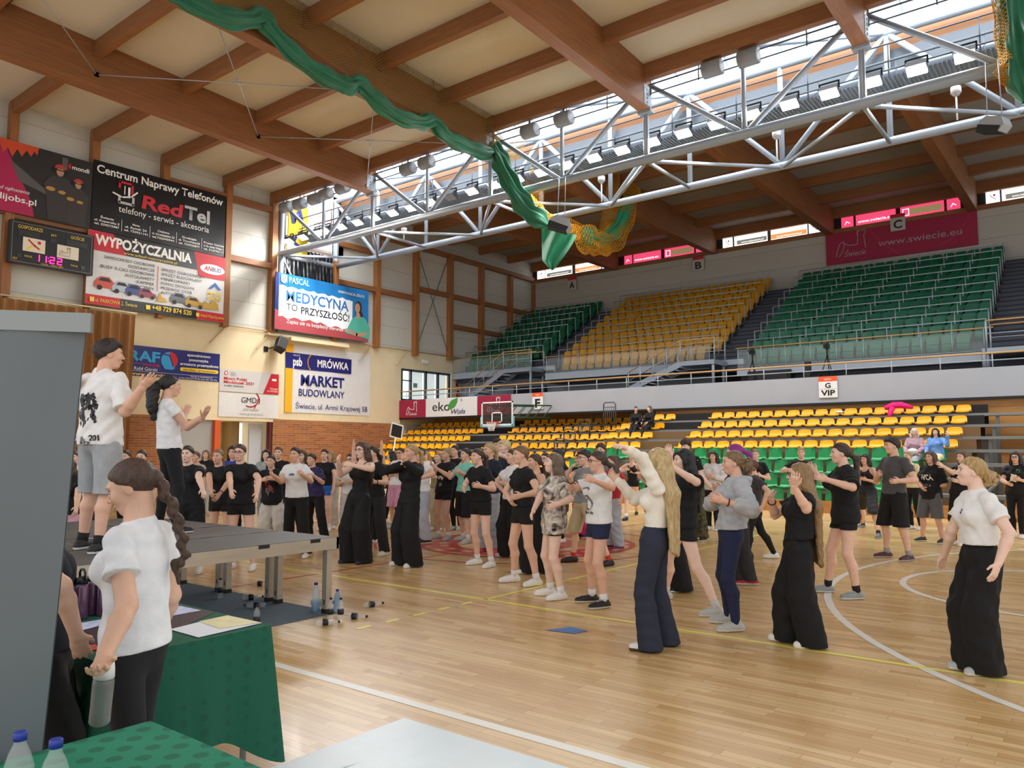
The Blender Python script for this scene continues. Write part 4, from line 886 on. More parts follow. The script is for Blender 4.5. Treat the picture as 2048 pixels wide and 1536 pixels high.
# workshop banner (dark blue)
t, B, W_, H_ = wallboard('workshop_banner', 'dark blue banner with blue and red round emblem and yellow web address', 'banner', 13.9, 18.65, 4.66, 5.89, mat('navy_banner_cloth', '#1c2273', .4), .006, X=-30.97); o = 13.9
B.text('RAF', .75, .62, .42, mat('print_sky', '#33a3dc', .5), 1.3, bold=.04); B.text('mix', 1.35, .42, .16, mTXR, .7, shear=.4, bold=.01); B.rect(.4, .5, 1.35, .52, mTXR); B.text('Rafał Górski', 1.0, .24, .14, mTXW, .95); B.rect(.2, .33 - .14, W_ - .1, .2, mTXW); B.text('www.raf-mix.pl', .85, .03, .13, mTXY, 1.7, bold=.02)
B.shapes([ellp(2.45, .73, .36, .36, 16, 90, 270) + [(2.3, .55), (2.6, .9)]], _M['print_sky']); B.shapes([ellp(2.45, .75, .36, .36, 16, -90, 90)], mTXR); B.shapes([[(2.2, .42), (2.45, .9), (2.7, .42), (2.6, .36), (2.3, .36)]], _M['print_sky']); B.line([(2.2, .98), (2.45, .95), (2.62, .5)], .05, mTXN)
for k, (s_, x_) in enumerate((('spawalnictwo', 3.75), ('pneumatyka', 3.75), ('armatura przemysłowa', 3.8))): B.text(s_, x_, 1.0 - .2 * k, .12, mTXW, .088 * len(s_), bold=.02, align='c')
B.shapes([ellp(3.0, .42, .08, .08, 10, 90, 270) + ellp(4.6, .42, .08, .08, 10, -90, 90)], mTXY); B.text('obróbka skrawaniem', 3.8, .37, .1, mBLK, 1.5, bold=.01, align='c'); B.text('Świecie ul. Chełmińska 2a', 3.9, .12, .06, mTXW, 1.0, align='c'); B.text('tel./fax 0-52 331 09 60, kom. 601 744 976', 3.75, .03, .06, mTXW, 1.75, align='c')
# volleyball notice, white logo banner
t, B, W_, H_ = wallboard('tournament_banner', 'pale grey banner with red corner and small red heading', 'banner', 18.67, 21.71, 4.27, 5.25, mat('pale_grey_cloth', '#cfcdcc', .6), .006, X=-30.97)
B.shapes([[(2.2, 0), (W_, 0), (W_, .95), (2.62, .95)]], mTXR); B.text('Mistrz Polski', .2, .52, .13, mTXR, 1.15, bold=.02); B.text('Młodziczek 2021', .2, .36, .13, mTXR, 1.5, bold=.02); B.text('w piłce siatkowej', .22, .22, .1, mTXK, .95); B.shapes([ellp(.3, .82, .09, .09, 12)], mTXR); B.shapes([ellp(.3, .82, .055, .055, 12)], mTXW); B.text('Warszawa', 2.55, .22, .09, mTXW, .42); B.text('16-19.09.2021', 2.42, .1, .09, mTXW, .56); B.text('ORLEN', 2.8, .7, .06, mTXR, .2); B.rect(2.66, .62, 2.9, .72, mTXW)
for k in range(4): B.rect(.5, .86 - .05 * k, .75 + .03 * (k % 3), .875 - .05 * k, mTXG)
t, B, W_, H_ = wallboard('logo_banner', 'white cloth banner with three black letters and a red curved mark', 'banner', 18.66, 21.72, 3.15, 4.22, mWCL, .012, X=-30.97)
B.text('GMD', 1.1, .66, .26, mTXK, .78); B.line(ellp(1.55, .78, .4, .3, 14, -120, 10), .05, mTXR); B.line(ellp(1.55, .78, .48, .42, 10, -20, 50), .05, mTXR); B.line([(2.0, .9), (1.9, .65), (1.78, .42)], .05, mTXR); B.text('Jędrzejewo', 1.6, .3, .13, mTXG, .8, align='c'); B.text('www.gmd-plast.pl', 1.62, .1, .12, mTXG, 1.2, align='c')
# building market banner (its cartoon figure is left out)
t, B, W_, H_ = wallboard('building_market_banner', 'large white banner with yellow edge, navy heading band and navy lines of text', 'banner', 22.05, 27.36, 3.47, 6.73, mWCL, .02, X=-30.97)
B.rect(0, 0, .42, H_, mat('print_amber', '#f0b01e', .5)); B.rect(0, 2.1, 4.0, 2.86, mTXN); B.text('psb', .42, 2.26, .42, mTXW, .52, bold=.03); B.text('GRUPA', .42, 2.72, .07, mTXW, .4); B.line(ellp(1.62, 2.48, .34, .42, 10, 125, 235), .06, _M['print_amber']); B.text('MRÓWKA', 1.85, 2.3, .37, mTXW, 1.95, bold=.025)
B.text('MARKET', .9, 1.35, .52, mTXN, 2.65, bold=.03); B.text('BUDOWLANY', .78, .82, .36, mTXN, 2.8, bold=.01); B.text('Świecie, ul. Armii Krajowej 5B', .62, .2, .28, mTXN, 4.5)
# yellow flag beside the truss end
t, B = board('club_flag', 'yellow flag with dark blue letters hung at the truss end', 'flag', (-30.7, 21.8, 11.0), (0, 1, 0), 1.15, 2.5, mat('flag_yellow', '#e8c32c', .7), .01, .03)
B.text('M', .2, 1.55, .6, mTXN, .7, bold=.05, rot=.3); B.text('K', .25, .3, .6, mTXN, .6, bold=.05, rot=.3); B.shapes([[(.75 + (.14 if k % 2 else .3 * .9) * math.cos(math.radians(36 * k + 90)), 1.1 + (.1 if k % 2 else .24) * math.sin(math.radians(36 * k + 90))) for k in range(10)]], mTXN)
# wall loudspeaker
t = thing('wall_loudspeaker', 'black loudspeaker tilted on a bracket on the plaster wall', 'loudspeaker', (-30.9, 21.2, 6.5))
R = Matrix.Rotation(math.radians(-25), 3, 'Y') @ Matrix.Rotation(math.radians(-28), 3, 'X')
b = MB(); b.box((-30.4, 21.35, 6.55), (.4, .45, .72), R=R); b.build('cabinet', mBLK, t, bevel=.03); b = MB(); b.box(Vector((-30.4, 21.35, 6.55)) + R @ Vector((.21, 0, 0)), (.02, .38, .64), R=R); b.build('grille', mat('speaker_grille', '#2a2b2e', .7, bump=.5, bscale=200), t)
b = MB(); b.tube((-31, 20.95, 6.35), (-30.4, 21.3, 6.5), .03, n=6); b.box((-30.97, 20.95, 6.35), (.05, .2, .25)); b.build('bracket', mBLK, t)
# ---------------------------------------------------------------- brown curtain
def pleat(y0, y1, z0, z1, x, n, amp, m, name, label):
    t = thing(name, label, 'curtain', (x, y0, z0)); P = []; N = n * 8
    for i in range(N + 1):
        f = i / N; y = y0 + (y1 - y0) * f; row = []
        for j in range(9):
            s = j / 8; ph = 2 * math.pi * n * f + .5 * math.sin(f * 23); a = amp * (.75 + .35 * (1 - s)) * (1 + .3 * math.sin(f * 41))
            row.append((x + a * math.sin(ph) + .03 * math.sin(f * 17 + s * 3), y + .35 * amp * math.cos(ph) * s, z0 + (z1 - z0) * s - .06 * (s == 1) * (.5 + .5 * math.sin(ph))))
        P.append(row)
    b = MB(); b.grid(P); b.build('fabric', m, t); b = MB(); b.tube((x, y0, z1 + .06), (x, y1 + .1, z1 + .06), .03, n=6)
    for i in range(n + 1): y = y0 + (y1 - y0) * i / n; b.tube((x, y, z1 - .04), (x, y, z1 + .05), .012, n=4)
    b.build('curtain_rail', mat('curtain_rail_cream', '#c9b890', .5), t)
pleat(7.2, 14.45, .05, 6.98, -30.2, 22, .13, mat('brown_curtain_cloth', '#9a6a38', .75, var=.08, sheen=.2), 'brown_curtain', 'tall brown pleated curtain hung along the end wall')
# ================================================================ hoisted dividing curtain and nets
mGC = mat('green_curtain_cloth', '#0f6645', .6, var=.08, vscale=4, sheen=.2); mNET = mat('orange_net_string', '#d99a1c', .7); mNETF = mat('thin_net_string', '#9a7a3e', .8)
def drape(pts, rv, rh, seed, folds=5, n=40):
    """lumpy gathered cloth roll along a path"""
    rnd = random.Random(seed); P = []; pts = [Vector([float(q) for q in p]) for p in pts]; N = len(pts); out = []
    for i in range(N - 1):
        p0, p1, p2, p3 = pts[max(i - 1, 0)], pts[i], pts[i + 1], pts[min(i + 2, N - 1)]
        for k in range(8):
            t = k / 8; out.append(.5 * ((2 * p1) + (p2 - p0) * t + (2 * p0 - 5 * p1 + 4 * p2 - p3) * t * t + (3 * p1 - p0 - 3 * p2 + p3) * t ** 3))
    out.append(pts[-1]); M_ = len(out)
    for i, p in enumerate(out):
        t = (out[min(i + 1, M_ - 1)] - out[max(i - 1, 0)]).normalized(); sd = t.cross(Vector((0, 0, 1)))
        if sd.length < .1: sd = Vector((1, 0, 0))
        sd.normalize(); up = sd.cross(t); row = []
        e = math.sin(math.pi / 2 * min(1, (i + .5) / 5)) * (1 if i < M_ - 5 else max(.25, (M_ - i) / 6)); w = 1 + .12 * math.sin(i * .7 + seed)
        for j in range(n):
            a = 2 * math.pi * j / n; f = 1 + .2 * math.sin(folds * a + i * .11 + seed) + .13 * math.sin(9 * a - i * .17)
            row.append(p + sd * (rh * w * e * f * math.cos(a)) + up * (rv * w * e * f * math.sin(a)))
        P.append(row)
    return P
def tri_tube(b, a, c, r): b.tube(a, c, r, n=3, caps=False)
def lattice(b, P, r):
    ni, nj = len(P), len(P[0])
    for i in range(ni):
        for j in range(nj):
            if i + 1 < ni and j + 1 < nj: tri_tube(b, P[i][j], P[i + 1][j + 1], r)
            if i + 1 < ni and j > 0: tri_tube(b, P[i][j], P[i + 1][j - 1], r)
CX = -17.35
def cpt(u, v, x=CX): return on_x(u, v, x)
t = thing('dividing_curtain', 'green dividing curtain gathered up in swags below the roof beam', 'curtain', cpt(700, 160))
sw = [(330, -22), (375, 0), (440, 33), (500, 38), (522, 32), (545, 62), (600, 118), (660, 158), (695, 172), (716, 168), (750, 200), (795, 232), (840, 245), (866, 243), (890, 270), (930, 292), (965, 305), (988, 303)]
b = MB(); b.grid(drape([cpt(*p) for p in sw], .22, .19, 1, 5, 54), True); b.build('gathered_cloth', mGC, t)
b = MB(); b.grid(drape([on_y(u, v, y) for u, v, y in ((978, 297, 21.3), (992, 306, 21.2), (1004, 330, 21.15), (1022, 368, 21.15), (1045, 405, 21.2), (1070, 432, 21.3), (1098, 452, 21.7))], .3, .22, 4), True); b.build('gathered_cloth', mGC, t)
P = []
for i in range(17):
    f = i / 16; row = []
    for j in range(11):
        s = j / 10; u0, v0 = 1084 + 2 * f, 448 + 92 * f; u1, v1 = 1153 - 46 * f ** 1.3, 470 + 70 * f
        if f > .8: u0 = 1086 + (f - .8) * 90
        q = cpt(u0 + (u1 - u0) * s, v0 + (v1 - v0) * s, CX + .18 * math.sin(s * 9 + f * 3) * (1 - .5 * f)); row.append(on_y(u0 + (u1 - u0) * s, v0 + (v1 - v0) * s, 21.8 + .18 * math.sin(s * 9 + f * 3) * (1 - .5 * f)))
    P.append(row)
b = MB(); b.grid(P); b.grid([[(p[0] - .03, p[1], p[2]) for p in r][::-1] for r in P]); b.build('hanging_flap', mat('backlit_green_cloth', '#1d8a62', .6, sheen=.2), t)  # curtain green lightened to put in light shining through the flap
b = MB(); b.grid(drape([cpt(*p) for p in ((1163, 462), (1180, 474), (1200, 478), (1222, 470), (1240, 446), (1252, 415), (1258, 390))], .28, .25, 9), True); b.build('gathered_cloth', mat('pale_green_cloth', '#2d9a70', .6, bump=.5, bscale=4), t)
b = MB()
for u, v in ((522, 30), (716, 166), (866, 240), (986, 300)):
    p = cpt(u, v); b.tube(p, (p[0], p[1], 14.0), .012, n=4)
b.build('hoist_cord', mat('cord', '#6b6258', .8), t)
n_ = thing('safety_net', 'orange safety net bunched up with the green curtain at the truss', 'net', cpt(1150, 450))
b = MB()
def netroll(pts, rv, rh, seed, r=.011, n=13):
    P = drape(pts, rv, rh, seed, 4, n); P = [row + [row[0]] for row in P]; lattice(b, P, r)
netroll([on_y(u, v, y) for u, v, y in ((1045, 388, 21.9), (1075, 425, 22), (1105, 448, 22.2), (1140, 462, 24), (1163, 468, 25.9))], .28, .25, 2); netroll([cpt(*p) for p in ((1150, 466), (1180, 482), (1200, 488), (1228, 478), (1250, 440), (1262, 390), (1268, 375))], .5, .34, 3); netroll([on_y(u, v, y) for u, v, y in ((1085, 440, 22), (1110, 452, 22.4), (1150, 460, 24))], .34, .2, 8)
b.build('bunched_net', mNET, n_)
b = MB()
def netsheet(q, nu, nv, r, wob=.0):
    P = []
    for i in range(nv + 1):
        s = i / nv; row = []
        for j in range(nu + 1):
            f = j / nu; a = [q[0][k] * (1 - f) + q[1][k] * f for k in range(2)]; c = [q[3][k] * (1 - f) + q[2][k] * f for k in range(2)]
            row.append(Vector([float(z) for z in cpt(a[0] * (1 - s) + c[0] * s, a[1] * (1 - s) + c[1] * s, CX + wob * math.sin(f * 8 + s * 5))]))
        P.append(row)
    lattice(b, P, r)
netsheet([(1062, 335), (1092, 335), (1085, 440), (1040, 400)], 12, 26, .008, .15); netsheet([(1218, 345), (1240, 345), (1238, 470), (1195, 480)], 12, 30, .008, .12); netsheet([(1130, 430), (1175, 455), (1230, 465), (1160, 478)], 14, 10, .008, .1)
b.build('hanging_net', mNET, n_)
b = MB(); P = []
tr = [(390, -40), (520, -45), (715, 8), (865, 98), (985, 180), (1080, 250)]; lo = [(390, 5), (520, 28), (715, 165), (865, 240), (985, 300), (1010, 345)]
for k in range(len(tr) - 1):
    netsheet([tr[k], tr[k + 1], lo[k + 1], lo[k]], 26, 22, .007)
b.build('raised_net', mNETF, n_)
b = MB(); b.tube(cpt(520, -45), cpt(985, 180), .02, n=5)
for u, v in ((715, 8), (865, 98), (985, 178)): p = cpt(u, v); b.box(p, (.12, .25, .12)); b.tube(p, (p[0], p[1], zc(p[1])), .025, n=5)
p = cpt(985, 178); b.path([p, (p[0], p[1], p[2] - 1.0), (p[0], p[1] + .3, p[2] - 1.1)], .03, 5); b.build('net_track', mSTEELD, n_)
# second curtain at the right edge
t = thing('dividing_curtain', 'green curtain hanging down at the right edge beside an orange net', 'curtain', (-1.35, 22.0, 11))
q = lambda u, v: on_y(u, v, 21.2)
b = MB(); b.grid(drape([q(u, v) for u, v in ((2026, -60), (2026, 20), (2031, 90), (2040, 150), (2050, 205))], .3, .25, 3), True); b.build('gathered_cloth', mGC, t)
t = thing('safety_net', 'orange net hanging beside the green curtain at the right edge', 'net', (-1.6, 21.1, 11)); b = MB()
netroll([q(u, v) for u, v in ((2004, -60), (2008, 30), (2014, 90), (2022, 140), (2032, 172))], .26, .2, 5, .01, 12); b.build('bunched_net', mNET, t)
# hung loudspeaker boxes and dome cameras
def hung(u, v, y, label, s=1.0, rz=.5):
    p = on_y(u, v, y); t = thing('hung_loudspeaker', label, 'loudspeaker', p)
    R = Matrix.Rotation(rz, 3, 'Z') @ Matrix.Rotation(.35, 3, 'Y')
    b = MB(); c = Vector([float(z) for z in p])
    b.prism([c + R @ Vector((x * s, -.22 * s, z * s)) for x, z in ((-.36, -.22), (.28, -.2), (.38, .0), (.24, .2), (-.2, .22), (-.36, .08))], R @ Vector((0, .44 * s, 0))); b.build('case', mat('grey_case', '#9a9fa3', .5), t)
    b = MB(); b.prism([c + R @ Vector((x * s, -.235 * s, z * s)) for x, z in ((-.38, -.24), (.26, -.22), (.3, -.05), (-.38, -.02))], R @ Vector((0, .47 * s, 0))); b.box(c + R @ Vector((.05, 0, .2)) * s, (.16 * s, .3 * s, .06 * s), R=R); b.build('speaker_front', mBLK, t)
    b = MB(); b.tube((p[0] - .15, p[1], p[2]), (p[0] - .13, p[1] + .1, p[2] + 1.6), .012, n=4); b.tube((p[0] + .15, p[1], p[2]), (p[0] + .12, p[1] + .1, p[2] + 1.6), .012, n=4); b.build('suspension_wire', mRAIL, t)
hung(1122, 449, 20.6, 'grey and black loudspeaker box hung by wires beside the orange net'); hung(1990, 250, 20.6, 'white and black loudspeaker box hung below the truss at the right', .8, -.4)
for i, (u, v, lab) in enumerate(((1203, 362, 'near the orange net'), (1553, 273, 'right of the middle of the truss'), (1912, 186, 'at the right end of the truss'), (808, 464, 'left part of the truss'), (624, 532, 'by the end wall above the blue banner'))):
    p = on_y(u, v, 24.3 if i < 3 else 23.6); t = thing('dome_camera', 'white dome camera hung from the truss, ' + lab, 'camera', p, group='dome cameras on the truss')
    b = MB(); b.lathe([(.05, .2), (.13, .17), (.14, 0)][::-1], p, 12); b.tube(p, (p[0], p[1], 10.95), .025, n=6); b.build('housing', mWHITE, t); b = MB(); b.ell((p[0], p[1], p[2]), (.12, .12, .11)); b.build('dome', mat('dome_grey', '#9b9c9e', .15), t)
# ================================================================ stage, carpet, tables in front
cp = MB(); cp.span((-11, .9, 0), (-6.45, 5.3, .006)); tag(cp.build('carpet', mat('blue_grey_carpet', '#5c6873', .95, var=.12, vscale=30), origin=(-8, 3, 0)), 'blue grey carpet laid under the stage', 'carpet')
SZ = .78
mALU = mat('raw_aluminium', '#b9b0a0', .4, metal=.55, var=.06, vscale=3, stretch=(1, 1, 6)); mDECK = mat('dark_grey_deck', '#5b5a58', .55, var=.08, vscale=2)
def deck(x0, x1, y0, y1, label):
    t = thing('stage_deck', label, 'stage deck', (x0, y0, 0), group='stage decks')
    b = MB(); b.span((x0 + .015, y0 + .015, SZ - .03), (x1 - .015, y1 - .015, SZ)); b.build('deck_board', mDECK, t)
    b = MB()
    for a, c in (((x0, y0), (x1, y0 + .03)), ((x0, y1 - .03), (x1, y1)), ((x0, y0), (x0 + .03, y1)), ((x1 - .03, y0), (x1, y1))):
        b.span((a[0], a[1], SZ - .12), (c[0], c[1], SZ - .004)); b.span((a[0] - .004, a[1] - .004, SZ - .075), (c[0] + .004, c[1] + .004, SZ - .06))
    b.build('frame', mALU, t)
    for i, (lx, ly_) in enumerate(((x0 + .08, y0 + .08), (x1 - .08, y0 + .08), (x0 + .08, y1 - .08), (x1 - .08, y1 - .08))):
        b = MB(); b.span((lx - .035, ly_ - .035, .04), (lx + .035, ly_ + .035, SZ - .1)); o = b.build('leg', mALU, t)
        b = MB(); b.span((lx - .038, ly_ - .038, .006), (lx + .038, ly_ + .038, .05)); b.box((lx, ly_, .12), (.015, .075, .05)); b.build('leg_foot', mBLK, o)
    b = MB()
    for y in (y0 + .3, y1 - .3, (y0 + y1) / 2 + .1): b.span((x1 - .02, y - .06, SZ - .035), (x1 + .003, y + .06, SZ + .002))
    b.build('edge_clamp', mBLK, t)
for i in range(4):
    for j in range(2):
        x1 = -6.45 - i; y1 = 5.3 - 2 * j
        deck(x1 - .995, x1, y1 - 1.995, y1, 'grey stage deck, %s from the right end, %s row' % (num[i], ['back', 'front'][j]))
def dotcloth(name, c1, c2, sc):
    m, nt, b = nodes_of(name, .85); L = nt.links.new; tc = nt.nodes.new('ShaderNodeTexCoord'); vo = nt.nodes.new('ShaderNodeTexVoronoi'); vo.inputs['Scale'].default_value = sc; vo.inputs['Randomness'].default_value = .0
    mp = nt.nodes.new('ShaderNodeMapping'); mp.inputs['Rotation'].default_value = (0, 0, math.radians(45)); L(tc.outputs['Object'], mp.inputs[0]); L(mp.outputs[0], vo.inputs['Vector'])
    rp = nt.nodes.new('ShaderNodeMapRange'); rp.inputs['From Min'].default_value = .27; rp.inputs['From Max'].default_value = .31; L(vo.outputs['Distance'], rp.inputs['Value'])
    mx = nt.nodes.new('ShaderNodeMix'); mx.data_type = 'RGBA'; L(rp.outputs[0], mx.inputs[0]); mx.inputs[6].default_value = hexc(c2); mx.inputs[7].default_value = hexc(c1); L(mx.outputs[2], b.inputs['Base Color'])
    n = nt.nodes.new('ShaderNodeTexNoise'); n.inputs['Scale'].default_value = 350; L(tc.outputs['Object'], n.inputs['Vector']); bp = nt.nodes.new('ShaderNodeBump'); bp.inputs['Strength'].default_value = .25; bp.inputs['Distance'].default_value = .004; L(n.outputs['Fac'], bp.inputs['Height']); L(bp.outputs[0], b.inputs['Normal'])
    return m
mCL1 = dotcloth('green_dotted_cloth', '#125c46', '#105440', 14); mCL2 = dotcloth('bright_green_dotted_cloth', '#1a8263', '#13684e', 12)
def table(x0, x1, y0, y1, zt, lab_t, lab_c, drop, m, legs=True):
    t = thing('folding_table', lab_t, 'table', ((x0 + x1) / 2, (y0 + y1) / 2, 0))
    b = MB(); b.span((x0 + .01, y0 + .01, zt - .035), (x1 - .01, y1 - .01, zt - .006)); b.build('table_top', mat('beige_table_top', '#b9ad98', .5), t)
    for lx in (x0 + .1, x1 - .1):
        for ly_ in (y0 + .07, y1 - .07): b = MB(); b.tube((lx, ly_, 0), (lx, ly_, zt - .035), .016, n=8); b.build('leg', mRAIL, t)
    # cloth: top plus hanging skirt with folds and longer corners
    N = 40; per = []
    for (ax, ay), (cx_, cy_) in (((x0, y0), (x1, y0)), ((x1, y0), (x1, y1)), ((x1, y1), (x0, y1)), ((x0, y1), (x0, y0))):
        for k in range(N): f = k / N; per.append((ax + (cx_ - ax) * f, ay + (cy_ - ay) * f, min(f, 1 - f) * math.hypot(cx_ - ax, cy_ - ay), (cy_ - ay, -(cx_ - ax))))
    P = []; M_ = len(per); mx_, my_ = (x0 + x1) / 2, (y0 + y1) / 2
    for s in range(9):
        f = s / 8; row = []
        for i, (x, y, dc, nn) in enumerate(per):
            L_ = math.hypot(*nn); nx, ny = nn[0] / L_, nn[1] / L_; c = math.exp(-(dc / .16) ** 2)
            if dc < .2:
                vx, vy = x - mx_, y - my_; dx = (1 if vx > 0 else -1); dy = (1 if vy > 0 else -1); nx, ny = (nx * (1 - c) + dx * .7 * c), (ny * (1 - c) + dy * .7 * c)
            w = .012 + f * (.03 + .03 * math.sin(dc * 17 + 1.3) + .03 * c) ; h_ = drop * (1 + .32 * c + .03 * math.sin(dc * 9 + i * .02))
            row.append((x + nx * w, y + ny * w, zt + .004 - f * h_))
        P.append(row)
    b = MB(); b.grid(P[::-1], True); b.poly([(x, y, zt + .004) for x, y, _, _ in per]); b.poly([(x, y, zt + .001) for x, y, _, _ in per][::-1])
    row0 = P[0]
    for i in range(M_): j = (i + 1) % M_; b.poly([(per[i][0], per[i][1], zt + .004), row0[i], row0[j], (per[j][0], per[j][1], zt + .004)])
    return tag(b.build('tablecloth', m, origin=(mx_, my_, zt)), lab_c, 'tablecloth')
table(-5.4, -3.6, 1.62, 2.5, .75, 'folding table with leaflets and bottles before the stage', 'dark green cloth draped over the table with leaflets', .52, mCL1)
table(-2.66, -.9, .58, 1.38, .75, 'folding table in the bottom left corner', 'bright green dotted cloth on the table in the bottom left corner', .4, mCL2)
# papers on the leaflet table
def paper(pxs, z, m, label, name='leaflet', th=.0015):
    P = [on_z(u, v, z) for u, v in pxs]; b = MB(); b.prism([(p[0], p[1], z) for p in P], (0, 0, th)); c = sum(P) / len(P)
    return tag(b.build(name, m, origin=(c[0], c[1], z)), label, name if name != 'leaflet' else 'leaflet')
mPAP = mat('paper_white', '#e8ebf4', .6); mPAPB = mat('paper_blue_print', '#c2cbe8', .6, var=.25, vscale=25); mPAPD = mat('dark_print', '#3a2a2c', .5, var=.4, vscale=30); mPAPY = mat('cream_print', '#e6dfae', .5, var=.1, vscale=12)
zt = .7545
paper([(120, 1258), (340, 1206), (430, 1225), (346, 1262), (218, 1292), (130, 1283)], zt, mPAPD, 'dark printed runner lying across the leaflet table', 'poster')
paper([(340, 1259), (440, 1234), (524, 1246), (397, 1275)], zt + .003, mPAP, 'white leaflet at the right end of the table')
paper([(398, 1243), (455, 1231), (521, 1245), (440, 1257)], zt + .006, mPAPY, 'cream and brown leaflet on top of the white leaflet')
paper([(335, 1218), (360, 1212), (402, 1221), (342, 1232)], zt + .003, mPAPB, 'blue and white leaflet behind the braided woman')
paper([(116, 1254), (215, 1237), (216, 1247), (122, 1272)], zt + .003, mPAPB, 'row of pale blue leaflets left of the braided woman')
paper([(158, 1294), (190, 1289), (204, 1296), (186, 1301)], zt + .003, mat('red_print', '#c94a3c', .5, var=.3, vscale=40), 'small red and white leaflet at the front edge of the table')
mt = MB(); p0 = (-3.62, 3.52)
mt.span((-3.62, 1.5, 0.0), (.4, 3.52, .006)); 
tag(mt.build('dance_mat', mat('pale_blue_mat', '#d3e2ea', .3, var=.05, vscale=3, bump=.12, bscale=7), origin=(-1.6, 2, 0)), 'pale blue white mat with scuffs on the floor at the bottom', 'mat')
sf = MB()
for k in range(26):
    x = -3.4 + 2.4 * random.random(); y = 1.9 + 1.5 * random.random(); a = random.random() * 6; L_ = .05 + .12 * random.random()
    sf.poly([(x, y, .0066), (x + L_ * math.cos(a), y + L_ * math.sin(a), .0066), (x + L_ * math.cos(a + .08), y + L_ * math.sin(a + .08), .0066)])
o = sf.build('scuff', mat('scuff_grey', '#aebfca', .5)); o.parent = bpy.data.objects['dance_mat']; o.location = (1.6, -2, 0)
# roll-up display seen from the back
t = thing('roll_up_display', 'grey back of a tall roll-up display leaning at the left edge', 'display stand', (-2.67, 1.0, 0))
d_ = Vector((-.62, -.78, 0)); ln = Vector((.14, .0, 1.0)); base = Vector((-2.77, 1.05, .06))
def rp_(s, h): return base + d_ * s + ln * h
b = MB(); P = [[rp_(.9 * i / 12, 2.0 * j / 16) + Vector((.02 * math.sin(i * .9 + j * .35) * (j / 16) ** 3, 0, 0)) for i in range(13)] for j in range(17)]; b.grid(P); b.grid([[p + Vector((-.006, .006, 0)) for p in r][::-1] for r in P]); b.build('panel', mat('grey_display_back', '#666d71', .55, var=.04, vscale=2), t)
b = MB(); b.beam(rp_(-.01, 2.01), rp_(.91, 2.01), .03, .06); b.build('top_bar', mat('display_bar', '#8b8f8e', .4, metal=.4), t); b = MB(); b.beam(rp_(-.03, -.02), rp_(.93, -.02), .16, .08); b.tube(rp_(.45, 0) + Vector((-.08, .1, 0)), rp_(.45, 1.9) + Vector((-.02, .03, 0)), .012, n=6); b.build('base', mRAIL, t)
# bottles
mPET = mat('clear_plastic', '#f4f8fa', .08, alpha=.16, spec=.7); mCAPB = mat('blue_cap', '#1d2f7a', .4); mLBL = mat('dark_label', '#1b2030', .5); mCAPK = mat('black_cap', '#15181c', .4)
def petbottle(h=.22, r=.031, cap=None, label=None, name='water_bottle', tint=None, liquid=None):
    t = thing(name, 'x', 'bottle')
    b = MB(); b.lathe([(r * .7, 0), (r, .012), (r * .96, h * .22), (r, h * .25), (r, h * .55), (r * .93, h * .6), (r, h * .66), (r * .72, h * .8), (r * .4, h * .9), (r * .38, h * .93)], (0, 0, 0), 14); b.build('body', tint or mPET, t, local=True)
    b = MB(); b.lathe([(r * .46, h * .93), (r * .46, h), (r * .4, h + .003)], (0, 0, 0), 12); b.build('cap', cap or mCAPK, t, local=True)
    if label: b = MB(); b.lathe([(r * 1.01, h * .28), (r * 1.01, h * .52)], (0, 0, 0), 14); b.build('label', label, t, local=True)
    if liquid: b = MB(); b.lathe([(r * .65, .006), (r * .93, .015), (r * .93, h * .33)], (0, 0, 0), 14); b.build('liquid', liquid, t, local=True)
    return t
def lay(t, u, v, label, lying=None, z=0.0, grp=None, r=.031):
    p = on_z(u, v, z); t.location = (p[0], p[1], z + (r if lying is not None else 0.0)); t['label'] = label
    if lying is not None: t.rotation_euler = (math.pi / 2, 0, lying)
    if grp: t['group'] = grp
small = petbottle(label=mLBL)
G_ = 'small water bottles on the floor by the stage'
for i, (u, v, ly_, lab) in enumerate(((661, 1241, None, 'small upright water bottle with dark label, left one beside the stage leg'), (681, 1241, None, 'small upright water bottle with dark label, right one beside the stage leg'), (632, 1252, 2.45, 'water bottle lying on the carpet corner before the stage leg'), (728, 1216, 2.8, 'water bottle lying alone on the parquet right of the stage'), (486, 1200, 2.4, 'water bottle lying on the carpet under the stage'), (505, 1172, 2.3, 'water bottle lying farthest back under the stage'), (530, 1216, -.9, 'water bottle lying between the double stage legs'), (692, 1238, 2.1, 'water bottle lying behind the two upright ones'), (513, 1258, None, 'water bottle standing on the carpet just behind the leaflet table'), (440, 1196, None, 'water bottle standing beside the second pair of stage legs'))):
    o = small if i == 0 else copy_tree(small); lay(o, u, v, lab, ly_, 0.007 if i in (2, 4, 6, 8, 9) else 0.0, G_)
lay(petbottle(.3, .043, mCAPB, None, tint=mat('pale_blue_plastic', '#cfe6f2', .08, alpha=.35), liquid=mat('blue_drink', '#2a8fc4', .1, alpha=.75)), 631, 1224, 'large bottle with a rest of blue drink beside the stage leg')
lay(petbottle(.24, .036, mCAPB, None, tint=mat('blue_plastic', '#5f9fc8', .1, alpha=.5)), 674, 1226, 'blue tinted bottle standing close behind the stage leg')
lay(petbottle(.25, .036, mCAPB, None, tint=mat('blue_plastic', '#5f9fc8', .1, alpha=.5)), 622, 1212, 'blue tinted bottle lying left of the stage leg', 2.3, r=.036)
big = petbottle(.24, .034, mat('royal_blue_cap', '#23399c', .4)); lay(big, 30, 1672, 'clear water bottle with blue cap at the bottom left corner', None, .754, 'water bottles on the near table'); o = copy_tree(big); lay(o, 102, 1692, 'clear water bottle with blue cap, right one at the bottom left corner', None, .754, 'water bottles on the near table')
